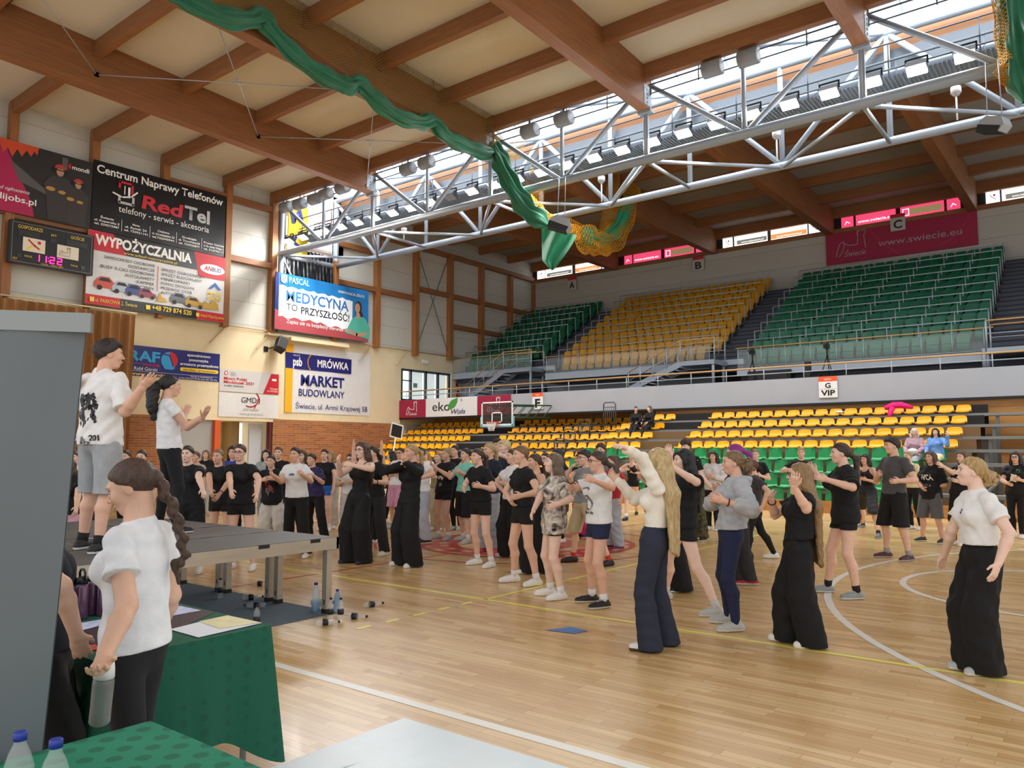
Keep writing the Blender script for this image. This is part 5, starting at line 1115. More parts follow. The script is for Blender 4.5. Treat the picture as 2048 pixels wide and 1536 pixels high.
def sportbottle(col):
    t = thing('sports_bottle', 'x', 'bottle', group='sports bottles on the leaflet table'); r = .036
    b = MB(); b.lathe([(r * .9, 0), (r, .01), (r * .93, .09), (r, .17), (r * .8, .19)], (0, 0, 0), 14); b.build('body', col, t, local=True); b = MB(); b.lathe([(r * .82, .19), (r * .82, .215), (r * .5, .23)], (0, 0, 0), 14); b.build('lid', mCAPK, t, local=True)
    b = MB(); b.path([(-.028, 0, .21), (-.034, 0, .25), (-.018, 0, .268), (.018, 0, .268), (.034, 0, .25), (.028, 0, .21)], .007, 6); b.build('handle', mCAPK, t, local=True); return t
mPUR = mat('purple_bottle', '#5c3a58', .25, coat=.4); mTEA = mat('teal_bottle', '#1f4652', .25, coat=.4); mNVB = mat('dark_bottle', '#1e2228', .25, coat=.4)
sb = {}
for i, (u, v, m, lab) in enumerate(((141, 1238, mTEA, 'teal sports bottle, leftmost on the table'), (161, 1238, mPUR, 'purple sports bottle in front, second from left'), (182, 1230, mPUR, 'purple sports bottle behind, third from left'), (206, 1231, mPUR, 'purple sports bottle beside the braided woman'), (193, 1226, mNVB, 'dark sports bottle between the purple ones'), (130, 1244, mNVB, 'dark sports bottle at the edge of the roll-up display'))):
    if m.name in sb: o = copy_tree(sb[m.name])
    else: o = sb[m.name] = sportbottle(m)
    lay(o, u, v, lab, None, .7545)
# ================================================================ people: one smooth skin per body, clothes and hair as children
f32 = np.float32
def V(*a): return np.array(a if len(a) > 1 else a[0], dtype=np.float64)
def nrm(v): v = np.asarray(v, float); return v / (np.linalg.norm(v) + 1e-9)
class Field:
    """signed distance grid; shapes are blended in with a smooth union"""
    def __init__(s, lo, hi, h):
        s.lo = V(lo); s.h = h; s.n = np.maximum(np.ceil((V(hi) - s.lo) / h).astype(int) + 1, 3)
        s.f = np.full(s.n, .3, f32); s.ax = [(s.lo[i] + h * np.arange(s.n[i])).astype(f32) for i in range(3)]
    def reg(s, lo, hi):
        a = np.clip(np.floor((lo - s.lo) / s.h).astype(int), 0, s.n); b = np.clip(np.ceil((hi - s.lo) / s.h).astype(int) + 1, 0, s.n)
        if (b <= a).any(): return None
        return tuple(slice(a[i], b[i]) for i in range(3))
    def pts(s, sl, c): return s.ax[0][sl[0]][:, None, None] - f32(c[0]), s.ax[1][sl[1]][None, :, None] - f32(c[1]), s.ax[2][sl[2]][None, None, :] - f32(c[2])
    def join(s, sl, d, k, sub=False):
        g = s.f[sl]
        if sub: d = -d; hh = np.maximum(k - np.abs(g - d), 0) / k; s.f[sl] = np.maximum(g, d) + hh * hh * (k * .25)
        else: hh = np.maximum(k - np.abs(g - d), 0) / k; s.f[sl] = np.minimum(g, d) - hh * hh * (k * .25)
    def cone(s, a, b, ra, rb, k=.015, flat=None, fs=1.0):
        a, b = V(a), V(b); m = max(ra, rb) + k + 2 * s.h; sl = s.reg(np.minimum(a, b) - m, np.maximum(a, b) + m)
        if sl is None: return
        x, y, z = s.pts(sl, a); ba = b - a; L = ba @ ba + 1e-9
        t = np.clip((x * f32(ba[0]) + y * f32(ba[1]) + z * f32(ba[2])) / f32(L), 0, 1)
        qx, qy, qz = x - t * f32(ba[0]), y - t * f32(ba[1]), z - t * f32(ba[2]); q2 = qx * qx + qy * qy + qz * qz
        if flat is not None:
            w = qx * f32(flat[0]) + qy * f32(flat[1]) + qz * f32(flat[2]); q2 = q2 + w * w * f32(fs * fs - 1)
        s.join(sl, np.sqrt(q2) - (ra + (rb - ra) * t).astype(f32), k)
    def chain(s, pts, rs, k=.015, flat=None, fs=1.0):
        for i in range(len(pts) - 1): s.cone(pts[i], pts[i + 1], rs[i], rs[i + 1], k, flat, fs)
    def ell(s, c, R, r, k=.02, sub=False):
        c = V(c); m = max(r) + k + 2 * s.h; sl = s.reg(c - m, c + m)
        if sl is None: return
        x, y, z = s.pts(sl, c); a = 0; b = 0
        for i in range(3):
            w = x * f32(R[i][0]) + y * f32(R[i][1]) + z * f32(R[i][2]); a = a + (w / f32(r[i])) ** 2; b = b + (w / f32(r[i] ** 2)) ** 2
        k0 = np.sqrt(a); k1 = np.sqrt(b) + f32(1e-6)
        s.join(sl, k0 * (k0 - 1) / k1, k, sub)
    def scut(s, c, n, k):
        n = nrm(n); x, y, z = s.ax[0][:, None, None] - f32(c[0]), s.ax[1][None, :, None] - f32(c[1]), s.ax[2][None, None, :] - f32(c[2])
        d = x * f32(n[0]) + y * f32(n[1]) + z * f32(n[2]); h = np.maximum(k - np.abs(s.f - d), 0) / k; s.f = np.maximum(s.f, d) + h * h * f32(k * .25)
    def cut(s, c, n):
        n = nrm(n); x, y, z = s.ax[0][:, None, None] - f32(c[0]), s.ax[1][None, :, None] - f32(c[1]), s.ax[2][None, None, :] - f32(c[2])
        s.f = np.maximum(s.f, x * f32(n[0]) + y * f32(n[1]) + z * f32(n[2]))
    def ripple(s, amp, seed, wl=.09, dirs=None, n=4):
        rg = np.random.RandomState(seed); x, y, z = s.ax[0][:, None, None], s.ax[1][None, :, None], s.ax[2][None, None, :]; w = 0
        for i in range(n):
            d = rg.normal(size=3) if dirs is None else V(dirs) + .45 * rg.normal(size=3); d = nrm(d) * 2 * math.pi / (wl * rg.uniform(.7, 1.6))
            w = w + np.sin(x * f32(d[0]) + y * f32(d[1]) + z * f32(d[2]) + f32(rg.uniform(0, 6)))
        s.f = s.f + f32(amp / n * 1.6) * w.astype(f32)
    def val(s, P):
        q = (P - s.lo) / s.h; i = np.clip(np.round(q).astype(int), 0, s.n - 1); return s.f[i[:, 0], i[:, 1], i[:, 2]]
    def nets(s):
        f = s.f; f[0] = f[-1] = .1; f[:, 0] = f[:, -1] = .1; f[:, :, 0] = f[:, :, -1] = .1
        I = f < 0; c = np.zeros([q - 1 for q in f.shape], np.uint8)
        off = [(0, 0, 0), (1, 0, 0), (0, 1, 0), (1, 1, 0), (0, 0, 1), (1, 0, 1), (0, 1, 1), (1, 1, 1)]; e = [q - 1 for q in f.shape]
        for o in off: c += I[o[0]:o[0] + e[0], o[1]:o[1] + e[1], o[2]:o[2] + e[2]]
        act = (c > 0) & (c < 8); ids = np.argwhere(act); N = len(ids)
        if N == 0: return np.zeros((0, 3)), np.zeros((0, 4), int)
        idx = np.full(act.shape, -1, np.int32); idx[act] = np.arange(N)
        v = [f[ids[:, 0] + o[0], ids[:, 1] + o[1], ids[:, 2] + o[2]] for o in off]; acc = np.zeros((N, 3), f32); cnt = np.zeros(N, f32)
        for a, b in ((0, 1), (2, 3), (4, 5), (6, 7), (0, 2), (1, 3), (4, 6), (5, 7), (0, 4), (1, 5), (2, 6), (3, 7)):
            m = (v[a] < 0) != (v[b] < 0); t = np.where(m, v[a] / np.where(m, v[a] - v[b], 1), 0)
            for q in range(3): acc[:, q] += m * (off[a][q] + (off[b][q] - off[a][q]) * t)
            cnt += m
        P = s.lo + s.h * (ids + acc / cnt[:, None]); F = []
        for axn in range(3):
            u, w = [(1, 2), (2, 0), (0, 1)][axn]
            A = [slice(None)] * 3; B = [slice(None)] * 3; A[axn] = slice(0, -1); B[axn] = slice(1, None)
            for q in (u, w): A[q] = slice(1, -1); B[q] = slice(1, -1)
            ia = I[tuple(A)]; m = ia != I[tuple(B)]; g = np.argwhere(m)
            if len(g) == 0: continue
            g[:, u] += 1; g[:, w] += 1; fl = ia[m]
            def at(du, dw): h = g.copy(); h[:, u] += du; h[:, w] += dw; return idx[h[:, 0], h[:, 1], h[:, 2]]
            q = np.stack([at(-1, -1), at(0, -1), at(0, 0), at(-1, 0)], 1); q[~fl] = q[~fl][:, ::-1]; F.append(q)
        return P, np.concatenate(F)
def npmesh(name, P, F, mats, parent, org, mi=None, smooth=True):
    me = bpy.data.meshes.new(name); n, m = len(P), len(F)
    me.vertices.add(n); me.vertices.foreach_set('co', (P - org).astype(f32).ravel()); me.loops.add(m * 4); me.polygons.add(m)
    me.loops.foreach_set('vertex_index', F.astype(np.int32).ravel()); me.polygons.foreach_set('loop_start', np.arange(0, 4 * m, 4, dtype=np.int32))
    for q in mats: me.materials.append(q)
    if mi is not None: me.polygons.foreach_set('material_index', mi.astype(np.int32))
    me.polygons.foreach_set('use_smooth', np.full(m, smooth)); me.update(calc_edges=True)
    o = bpy.data.objects.new(name, me); COL.objects.link(o)
    if parent is not None: o.parent = parent
    return o
SKINS = ['#e8bda6', '#e0b198', '#edc8b4', '#e3b69c']
def skinm(i): return mat('skin_tone_%d' % i, SKINS[i % 4], .5, var=.06, vscale=9, spec=.35)
def clothm(c, rough=.85): return mat('cloth_' + c[1:], c, rough, var=.07, vscale=14, bump=.12, bscale=70, sheen=.15 if c > '#3' else .0)
def hairm(c): return mat('hair_' + c[1:], c, .42, var=.3, vscale=16, bump=.5, bscale=45, stretch=(4, 4, .8))
mEYE = mat('eye_dark', '#241a16', .3); mEYW = mat('eye_white', '#e6e0da', .3); mLIP = mat('lip_tone', '#b06a62', .45); mBRW = mat('brow_brown', '#4a3528', .7)
def camo_mat(name, cols, sc=7):
    m, nt, b = nodes_of(name, .85); L = nt.links.new; tc = nt.nodes.new('ShaderNodeTexCoord'); n = nt.nodes.new('ShaderNodeTexNoise'); n.inputs['Scale'].default_value = sc; n.inputs['Detail'].default_value = 4; n.inputs['Distortion'].default_value = 1.2; L(tc.outputs['Object'], n.inputs['Vector'])
    cr = nt.nodes.new('ShaderNodeValToRGB'); cr.color_ramp.interpolation = 'LINEAR'; el = cr.color_ramp.elements; el[0].position = .34; el[0].color = hexc(cols[0]); el[1].position = .66; el[1].color = hexc(cols[-1])
    for i, c in enumerate(cols[1:-1]): q = el.new(.42 + .14 * i); q.color = hexc(c)
    L(n.outputs['Fac'], cr.inputs[0]); L(cr.outputs[0], b.inputs['Base Color']); return m
UP = V(0, 0, 1)
def rotz(v, deg): a = math.radians(deg); return V(v[0] * math.cos(a) - v[1] * math.sin(a), v[0] * math.sin(a) + v[1] * math.cos(a), v[2])
_pseed = [10]
def person(label, hd, ft, face, top=('tee', '#17171a'), bot=('short', '#151518'), shoe=('#e8e6e2', '#f2f0ec'), hair=('pony', '#4a3426'), aL='b', aR='b', H=None, hy=None, hp=0.0, z0=0.0, pv=None, sock=None, skin=None, male=False, glasses=False, seat=None, fd=None, bw=.94, hem=None, curl=.55, sy=0.0, deco=None, lean=0.0, handL=None, handR=None, group='dancers on the court', bracelet=None):
    seed = _pseed[0] = _pseed[0] + 1; sk = skinm(seed if skin is None else skin)
    if seat is None:
        gL, gR = (on_z(ft[0][0], ft[0][1], z0), on_z(ft[1][0], ft[1][1], z0)); g = (gL + gR) / 2
    else: g = V(seat[0], seat[1] - .3, seat[2] - .42); H = H or 1.65
    t = nrm(V(CAM[0] - g[0], CAM[1] - g[1], 0)); r = V(-t[1], t[0], 0); dist = np.linalg.norm(g - CAM)
    def kp(u, v, d=0.0): q = ray(u, v); o = g + t * d; return CAM + q * (((o - CAM) @ t) / (q @ t))
    def turn(a): a = math.radians(a); return math.cos(a) * t - math.sin(a) * r
    fw = turn(face); 
    if seat is not None: fw = rotz(V(0, -1, 0), face)
    L = np.cross(UP, fw); hf0 = turn(face if hy is None else hy) if seat is None else rotz(fw, hy or 0)
    if seat is None:
        tp = kp(*hd); Hn = H or (tp[2] - z0) * 1.0; pel = V(g[0], g[1], tp[2] - .475 * Hn)
        if pv is not None: q = kp(pv, hd[1]); pel[:2] = q[:2]
        elif True: pel[:2] = g[:2] * .6 + (tp - fw * .02)[:2] * .4
    else:
        Hn = H; pel = V(seat[0], seat[1] + .02, seat[2] + .13); tp = pel + V(0, -.04, .478 * Hn)
    S = Hn; hh = .133 * S; hc = tp - UP * hh * .5
    nb = V(*(pel[:2] * .1 + (hc - hf0 * .012 * S)[:2] * .9), tp[2] - .162 * S) - fw * .012 * S
    sd = rotz(L, sy); sw = (.094 if not male else .11) * S * (1 + (bw - 1) * .5); shL, shR = nb + sd * sw - UP * .034 * S, nb - sd * sw - UP * .034 * S
    spine = nrm(nb - pel); P_ = lambda f: pel + (nb - pel) * f      # f 0 pelvis .. 1 neck base
    RB = (L, fw, spine)
    UA, FA = .172 * S, .15 * S
    def solve(p0, uv, Ln, sg):
        q = nrm(ray(*uv)); o = CAM - p0; b = o @ q; c = o @ o - Ln * Ln; D = b * b - c
        lam = -b - sg * math.sqrt(D) if D > 0 else -b
        p = CAM + q * lam; return p0 + nrm(p - p0) * Ln
    def arm(spec, sh, out):
        if isinstance(spec, str):
            k = spec[0]; A = {'h': ((-.97, .17, -.02), (-.93, -.02, .33)), 'b': ((-.9, .32, .02), (.22, -.55, .78)), 'c': ((-.5, .72, .42), (.15, -.88, .4)), 'u': ((-.45, .55, .5), (.93, .12, .2)), 'f': ((-.75, .25, .55), (.35, -.25, .88)), 's': ((-.85, .2, .4), (-.35, -.25, .85)), 'w': ((-.86, .42, -.1), (-.15, -.75, .6))}[k]
            e = sh + nrm(UP * A[0][0] + out * A[0][1] + fw * A[0][2]) * UA; w = e + nrm(UP * A[1][0] + out * A[1][1] + fw * A[1][2]) * FA; return e, w
        e = solve(sh, spec[0:2], UA, spec[2]); w = solve(e, spec[3:5], FA, spec[5]); return e, w
    eL, wL = arm(aL, shL, sd); eR, wR = arm(aR, shR, -sd)
    TH, SN = .247 * S, .24 * S
    legs = []
    for i, sg in ((0, 1), (1, -1)):
        hip = pel + L * (.052 * S * sg)
        fdir = rotz(fw, (10 if fd is None else fd[i]) * sg)
        if seat is None: an = (gL, gR)[i] + UP * .046 * S - fdir * .03
        else: an = V(g[0], g[1], seat[2] - .37) + L * .07 * sg + UP * .07 + fw * .28
        d = an - hip; D = np.linalg.norm(d); l1, l2 = TH, SN
        if D > (l1 + l2) * .995: q = D / ((l1 + l2) * .995); l1 *= q; l2 *= q
        a = (l1 * l1 - l2 * l2 + D * D) / (2 * D); hgt = math.sqrt(max(l1 * l1 - a * a, 0)); kd = nrm(fw + L * .12 * sg if seat is None else UP * 1 + fw * .6); dn = d / D; kd = nrm(kd - dn * (kd @ dn))
        kn = hip + dn * a + kd * hgt; legs.append((hip, kn, an, fdir))
    org = V(g[0], g[1], z0 if seat is None else g[2])
    root = thing('person', label, 'person', org, group=group)
    hb = float(np.clip(dist * .00108, .0075, .0145)); hhd = float(np.clip(dist * .00068, .0048, .0088)); hhn = float(np.clip(dist * .00062, .0046, .008))
    # ------------------------------------------------ skin
    def torso(F, o, k=.05 * 1.0, cloth=False):
        m = 1.08 if male else 1.0
        F.ell(P_(.02), RB, ((.098 * bw + o / S) * S, (.07 * bw) * S + o, .07 * S + o), k)
        F.ell(P_(.34), RB, ((.072 * m * bw) * S + o, (.056 * m * bw) * S + o, .09 * S), k)
        F.ell(P_(.68) + fw * .004, RB, ((.086 * m * bw) * S + o, .062 * m * bw * S + o, .085 * S + o), k)
        F.cone(shL - sd * .012 * S, shR + sd * .012 * S, .031 * S + max(o * .6, min(o, .0085)), .031 * S + max(o * .6, min(o, .0085)), k, nrm(fw), 1.1)
        F.cone(P_(.9), nb + UP * .005, .05 * S + o * .5, .034 * S + o * .25, k * .9)
        if not male:
            for q in (1, -1): F.ell(P_(.66) + fw * (.05 * S) + L * (.04 * S * q), RB, (.036 * S + o, .036 * S + o, .036 * S + o), .03)
    pts = np.array([shL, shR, eL, eR, wL, wR, pel, nb] + [x for l in legs for x in l[:3]])
    B = Field(pts.min(0) - .17, pts.max(0) + .17, hb)
    torso(B, 0.0)
    mus = 1.12 if male else 1.0
    for sh, e, w in ((shL, eL, wL), (shR, eR, wR)):
        B.cone(sh, e, .032 * S * mus * bw, .0245 * S * mus, .02); mid = e + (w - e) * .3; B.cone(e, mid, .0235 * S * mus, .0245 * S * mus, .015); B.cone(mid, w + (w - e) * .02, .0245 * S * mus, .0165 * S * mus, .015)
    for hip, kn, an, fdir in legs:
        B.cone(hip - UP * .005, kn, .054 * S * bw, .034 * S * bw, .035); cf = kn + (an - kn) * .32 - fdir * .014 * S; B.cone(kn, cf, .032 * S, .034 * S * bw, .02); B.cone(cf, an, .034 * S * bw, .0195 * S, .02); B.cone(an, an + fdir * .08 - UP * .04, .019 * S, .011 * S, .01)
    B.cone(nb - UP * .01, hc - hf0 * .1 * hh - UP * .28 * hh, .036 * S, .032 * S, .02)
    Ps, Fs = B.nets(); PP = [Ps]; FF = [Fs]; MI = [np.zeros(len(Fs))]
    def addm(P, F, mi):
        o = sum(len(p) for p in PP); PP.append(P); FF.append(F + o); MI.append(np.full(len(F), mi))
    # head
    pr = math.radians(hp); hf = hf0 * math.cos(pr) + UP * math.sin(pr); hl = np.cross(UP, hf0); hu = np.cross(hf, hl); hw = .97 if male else .94
    q3 = lambda x, y, z: hc + (hl * x * hw + hf * y + hu * z) * hh
    RH = (hl, hf, hu); sc3 = lambda a, b, c: (a * hh * hw, b * hh, c * hh)
    Hd = Field(hc - .75 * hh, hc + .75 * hh, hhd)
    Hd.lo = Hd.lo
    Hd.ell(q3(0, -.06, .12), RH, sc3(.335, .42, .375), .01); Hd.ell(q3(0, .12, -.12), RH, sc3(.265, .27, .36), .1 * hh); Hd.ell(q3(0, .24, -.39), RH, sc3(.13, .11, .1), .14 * hh); Hd.ell(q3(0, .35, .13), RH, sc3(.2, .06, .05), .1 * hh)
    for q in (1, -1): Hd.ell(q3(.16 * q, .27, -.1), RH, sc3(.1, .1, .1), .1 * hh); Hd.ell(q3(.125 * q, .44, .04), RH, sc3(.075, .07, .05), .06 * hh, True)
    Hd.cone(q3(0, .38, .06), q3(0, .48, -.115), .03 * hh, .04 * hh, .05 * hh)
    for q in (1, -1): Hd.ell(q3(.05 * q, .425, -.13), RH, sc3(.035, .04, .03), .03 * hh); Hd.ell(q3(.315 * q, -.02, -.03), RH, sc3(.04, .085, .13), .03 * hh)
    Hd.ell(q3(0, .39, -.25), RH, sc3(.1, .04, .03), .04 * hh); Hd.ell(q3(0, .38, -.3), RH, sc3(.085, .04, .03), .03 * hh); Hd.ell(q3(0, .39, -.275), RH, sc3(.07, .03, .008), .01 * hh, True) if dist < 9 else None
    Hd.cone(q3(0, -.1, -.28), nb + UP * .01, .215 * hh, .25 * hh, .12 * hh)
    addm(*Hd.nets(), 0)
    fm = MB()
    Rm = Matrix(((hl[0], hf[0], hu[0]), (hl[1], hf[1], hu[1]), (hl[2], hf[2], hu[2])))
    for q in (1, -1):
        fm.mat(3); fm.ell(q3(.128 * q, .335, .035), (.062 * hh, .045 * hh, .03 * hh), Rm, 8, 5); fm.mat(2); fm.ell(q3(.128 * q, .365, .035), (.03 * hh, .02 * hh, .029 * hh), Rm, 8, 5); fm.ell(q3(.128 * q, .352, .062), (.07 * hh, .03 * hh, .009 * hh), Rm, 8, 4)
        fm.mat(4); fm.path([q3(.055 * q, .405, .112), q3(.13 * q, .395, .135), q3(.21 * q, .33, .115)], [.012 * hh, .017 * hh, .008 * hh], 5)
    fm.mat(1); fm.path([q3(-.1, .375, -.275), q3(0, .428, -.255), q3(.1, .375, -.275)], [.006 * hh, .024 * hh, .006 * hh], 6); fm.path([q3(-.09, .375, -.285), q3(0, .415, -.3), q3(.09, .375, -.285)], [.006 * hh, .026 * hh, .006 * hh], 6)
    # hands
    for i, (e, w, sg) in enumerate(((eL, wL, 1), (eR, wR, -1))):
        hs = S / 1.68; d = nrm(w - e); spec = (handL, handR)[i]
        if spec is not None and len(spec) >= 3: d = nrm(solve(w, spec[:2], .18, spec[2]) - w)
        cu = curl if spec is None or len(spec) < 4 else spec[3]
        n = (P_(.6) + fw * .1) - w; n = n - d * (n @ d)
        if np.linalg.norm(n) < .03: n = np.cross(d, UP)
        n = nrm(n); sdv = nrm(np.cross(n, d)) * sg
        m = .21 * hs; Hf = Field(w + d * .06 - m, w + d * .06 + m, hhn); rr = lambda x: max(x * hs, hhn * .95)
        Hf.cone(w - d * .05, w + d * .01, .0172 * S, .0165 * S, .01); Hf.cone(w + d * .005, w + d * .05 * hs, .026 * hs, .034 * hs, .012, n, 1.75); Hf.cone(w + d * .05 * hs, w + d * .088 * hs, .034 * hs, .036 * hs, .01, n, 2.1)
        for j, (off, ln) in enumerate(((.029, .066), (.0095, .076), (-.0095, .07), (-.028, .054))):
            a = w + (d * .087 + sdv * off) * hs; dd = nrm(d + sdv * off * 2.2)
            for sgm in range(3):
                ang = cu * (.35 + .55 * sgm + .06 * j); q = nrm(dd * math.cos(ang) + n * math.sin(ang)); b2 = a + q * ln * hs * (.42, .32, .26)[sgm]; Hf.cone(a, b2, rr(.0088 - .0008 * sgm), rr(.0082 - .0009 * sgm), .004); a = b2
        a = w + (d * .025 + sdv * .022) * hs; b2 = w + (d * .055 + sdv * .047 + n * .014) * hs; c2 = b2 + nrm(d * .8 + sdv * .15 + n * .35) * .034 * hs; Hf.cone(a, b2, rr(.0135), rr(.0105), .012); Hf.cone(b2, c2, rr(.01), rr(.0078), .004)
        addm(*Hf.nets(), 0)
    o = npmesh('body', np.concatenate(PP), np.concatenate(FF), [sk, mLIP, mEYE, mEYW, mBRW], root, org, np.concatenate(MI))
    # face features join the same body mesh
    me = fm.build('tmp', [sk, mLIP, mEYE, mEYW, mBRW]); fmo = me
    tmp = me.data; nv = len(tmp.vertices); co = np.empty(nv * 3, f32); tmp.vertices.foreach_get('co', co); co = co.reshape(-1, 3).astype(float); qf = [list(p.vertices) for p in tmp.polygons]; qm = [p.material_index for p in tmp.polygons]
    bpy.data.objects.remove(me); bpy.data.meshes.remove(tmp)
    quad = np.array([x for x in qf if len(x) == 4]); qmi = np.array([m for x, m in zip(qf, qm) if len(x) == 4])
    addm(co, quad, 0); MI[-1] = qmi
    old = o.data; bpy.data.objects.remove(o); bpy.data.meshes.remove(old)
    npmesh('body', np.concatenate(PP), np.concatenate(FF), [sk, mLIP, mEYE, mEYW, mBRW], root, org, np.concatenate(MI))
    # ------------------------------------------------ clothes
    ts, tc = top[0], top[1]; par = top[2] if len(top) > 2 else {}
    lo_ = {'tee': .026, 'fit': .013, 'over': .036, 'long': .02, 'lfit': .01, 'tank': .01, 'strap': .01, 'hood': .034, 'polo': .02, 'crop': .02}[ts]
    hm = hem if hem is not None else {'tee': .015, 'fit': .035, 'over': -.045, 'long': -.01, 'lfit': .06, 'tank': .04, 'strap': .04, 'hood': .0, 'polo': .01, 'crop': .085}[ts]
    tm = clothm(tc) if isinstance(tc, str) else tc
    tpts = np.array([shL, shR, eL, eR, wL, wR, pel - UP * .12 * S, nb] if ts in ('long', 'lfit', 'hood') else [shL, shR, eL, eR, pel - UP * .12 * S, nb])
    T = Field(tpts.min(0) - .17, tpts.max(0) + .17, hb); torso(T, lo_, .05, True)
    hz = pel[2] + hm * S
    if ts not in ('tank', 'strap', 'lfit'):
        fl_ = 1.45; T.cone(P_(.62), V(pel[0], pel[1], min(hz, pel[2] + .02) - .05), (.088 * bw * (1.08 if male else 1)) * S + lo_, (.1 * bw) * S + lo_ * 1.15, .05, nrm(fw), fl_)
    elif hm < .0: T.cone(P_(.3), V(pel[0], pel[1], hz), .085 * S, .1 * S, .04, nrm(fw), 1.45)
    if ts == 'hood':
        T.chain([nb - fw * .0 + L * .07 + UP * .0, nb - fw * .085 + L * .045 - UP * .01, nb - fw * .085 - L * .045 - UP * .01, nb - L * .07], [.03, .045, .045, .03], .03); T.cone(P_(.1) + fw * .09 + L * .06, P_(.1) + fw * .09 - L * .06, .05, .05, .03)
    T.ripple({'tee': .0055, 'fit': .003, 'over': .0075, 'long': .006, 'lfit': .003, 'tank': .002, 'strap': .002, 'hood': .008, 'polo': .005, 'crop': .006}[ts], seed, .1, nrm(UP + L * .5))
    T.cut(V(pel[0], pel[1], hz), -nrm(UP + fw * .06))
    # neck opening
    nk = {'tank': .078, 'strap': .2, 'hood': .05}.get(ts, .056)
    if ts == 'strap': T.cut(P_(.82), spine)
    elif ts == 'tank':
        for q in (1, -1): T.ell((shL, shR)[0 if q > 0 else 1] + sd * .012 * q, RB, (.05 * S, .1, .07 * S), .01, True)
        T.ell(nb + fw * .05 - UP * .01, RB, (.05 * S, .075 * S, .06 * S), .01, True)
    T.ell(nb + UP * .05 + fw * .014, (L, fw, UP), (nk, nk + .008, .062), .008, True); T.cut(nb + UP * .045 - fw * .01, nrm(UP + fw * .3))
    if ts == 'tee' and par.get('v'): T.ell(nb + fw * .07 - UP * .03, RB, (.03, .06, .07), .01, True)
    slv = {'tee': .62, 'fit': .42, 'over': .9, 'polo': .55, 'crop': .6}.get(ts, 0)
    for sh, e, w in ((shL, eL, wL), (shR, eR, wR)):
        U_ = Field(T.lo, T.lo + T.h * (T.n - 1), T.h); U_.n = T.n; U_.f = np.full(T.n, .3, f32); U_.ax = T.ax
        if slv:
            ad = nrm(e - sh); en = sh + (e - sh) * slv; ra = .029 * S + lo_ * .5; U_.cone(sh, en + ad * .06, ra, ra + .008 + lo_ * .35, .02); 
        elif ts in ('long', 'lfit', 'hood'):
            ra = .033 * S + lo_ * .8; we = w if ts != 'hood' else e + (w - e) * .45; U_.cone(sh, e, ra, .028 * S + lo_ * .8, .03); U_.cone(e, we, .028 * S + lo_ * .8, .02 * S + lo_ * (.6 if ts != 'hood' else 1.0), .015)
        else: continue
        U_.ripple(.004 if ts in ('fit', 'lfit') else .006, seed + 3, .08, nrm(e - sh), 3)
        if slv: U_.cut(en, ad)
        kk = .014; hh_ = np.maximum(kk - np.abs(T.f - U_.f), 0) / kk; T.f = np.minimum(T.f, U_.f) - hh_ * hh_ * f32(kk * .25)
    Pt, Ft = T.nets(); tname = {'tee': 't_shirt', 'fit': 't_shirt', 'over': 't_shirt', 'long': 'sweater', 'lfit': 'long_sleeved_top', 'tank': 'tank_top', 'strap': 'strapless_top', 'hood': 'hoodie', 'polo': 't_shirt', 'crop': 't_shirt'}[ts]
    to = npmesh(tname, Pt, Ft, [tm], root, org)
    if ts == 'strap' or ts == 'tank':
        sb_ = MB()
        for q in (1, -1): sb_.path([P_(.8) + fw * .068 * S + L * .045 * S * q, P_(.97) + fw * .035 * S + L * .05 * S * q, P_(1.0) - fw * .01 * S + L * .052 * S * q, P_(.85) - fw * .064 * S + L * .045 * S * q], .006, 5)
        if ts == 'strap': o = sb_.build('strap', tm, root)
    bs, bc = bot[0], bot[1]; bm_ = clothm(bc) if isinstance(bc, str) else bc
    bpts = np.array([x for l in legs for x in l[:3]] + [pel + UP * .1 * S]); D_ = Field(bpts.min(0) - .2, bpts.max(0) + .2, hb)
    wz = pel[2] + (.075 if bs not in ('wide', 'flare') else .085) * S; ob = {'short': .007, 'mini': .007, 'bermuda': .02, 'leg': .006, 'wide': .014, 'flare': .01, 'sweat': .016, 'straight': .012}[bs]
    D_.ell(P_(.02), RB, (.1 * bw * S + ob, .073 * bw * S + ob, .075 * S + ob), .04); D_.cone(P_(.02), P_(.24), .082 * bw * S + ob, .073 * bw * S + ob, .03, nrm(fw), 1.25)
    for hip, kn, an, fdir in legs:
        th = .055 * S * bw + ob
        if bs in ('short', 'mini'): D_.cone(hip, hip + (kn - hip) * .6, th, th * .95, .03)
        elif bs == 'bermuda': D_.cone(hip, kn, th + .004, .052 * S + ob, .03); D_.cone(kn, kn + (an - kn) * .2, .052 * S + ob, .055 * S + ob, .01)
        elif bs == 'leg': D_.cone(hip, kn, th, .035 * S * bw + ob, .03); cf = kn + (an - kn) * .32 - fdir * .014 * S; D_.cone(kn, cf, .033 * S + ob, .035 * S * bw + ob, .02); D_.cone(cf, an, .035 * S * bw + ob, .021 * S + ob, .02)
        else:
            rk, rb = {'wide': (.067, .07), 'flare': (.042, .058), 'sweat': (.05, .048), 'straight': (.043, .043)}[bs]; ft_ = V(an[0], an[1], z0 + .02 if seat is None else an[2]) + fdir * .012
            cf = kn + (an - kn) * .32 - fdir * .014 * S; D_.cone(hip, kn, th + .004, rk * S + ob, .022); D_.cone(kn, cf, .036 * S + ob, .037 * S * bw + ob, .015); D_.cone(kn, ft_, rk * S + ob, rb * S + ob, .015)
    D_.ripple({'short': .002, 'mini': .002, 'bermuda': .005, 'leg': .0012, 'wide': .007, 'flare': .003, 'sweat': .007, 'straight': .004}[bs], seed + 5, .1, nrm(L + fw * .4) if bs in ('wide', 'bermuda') else None)
    D_.cut(V(pel[0], pel[1], wz), UP)
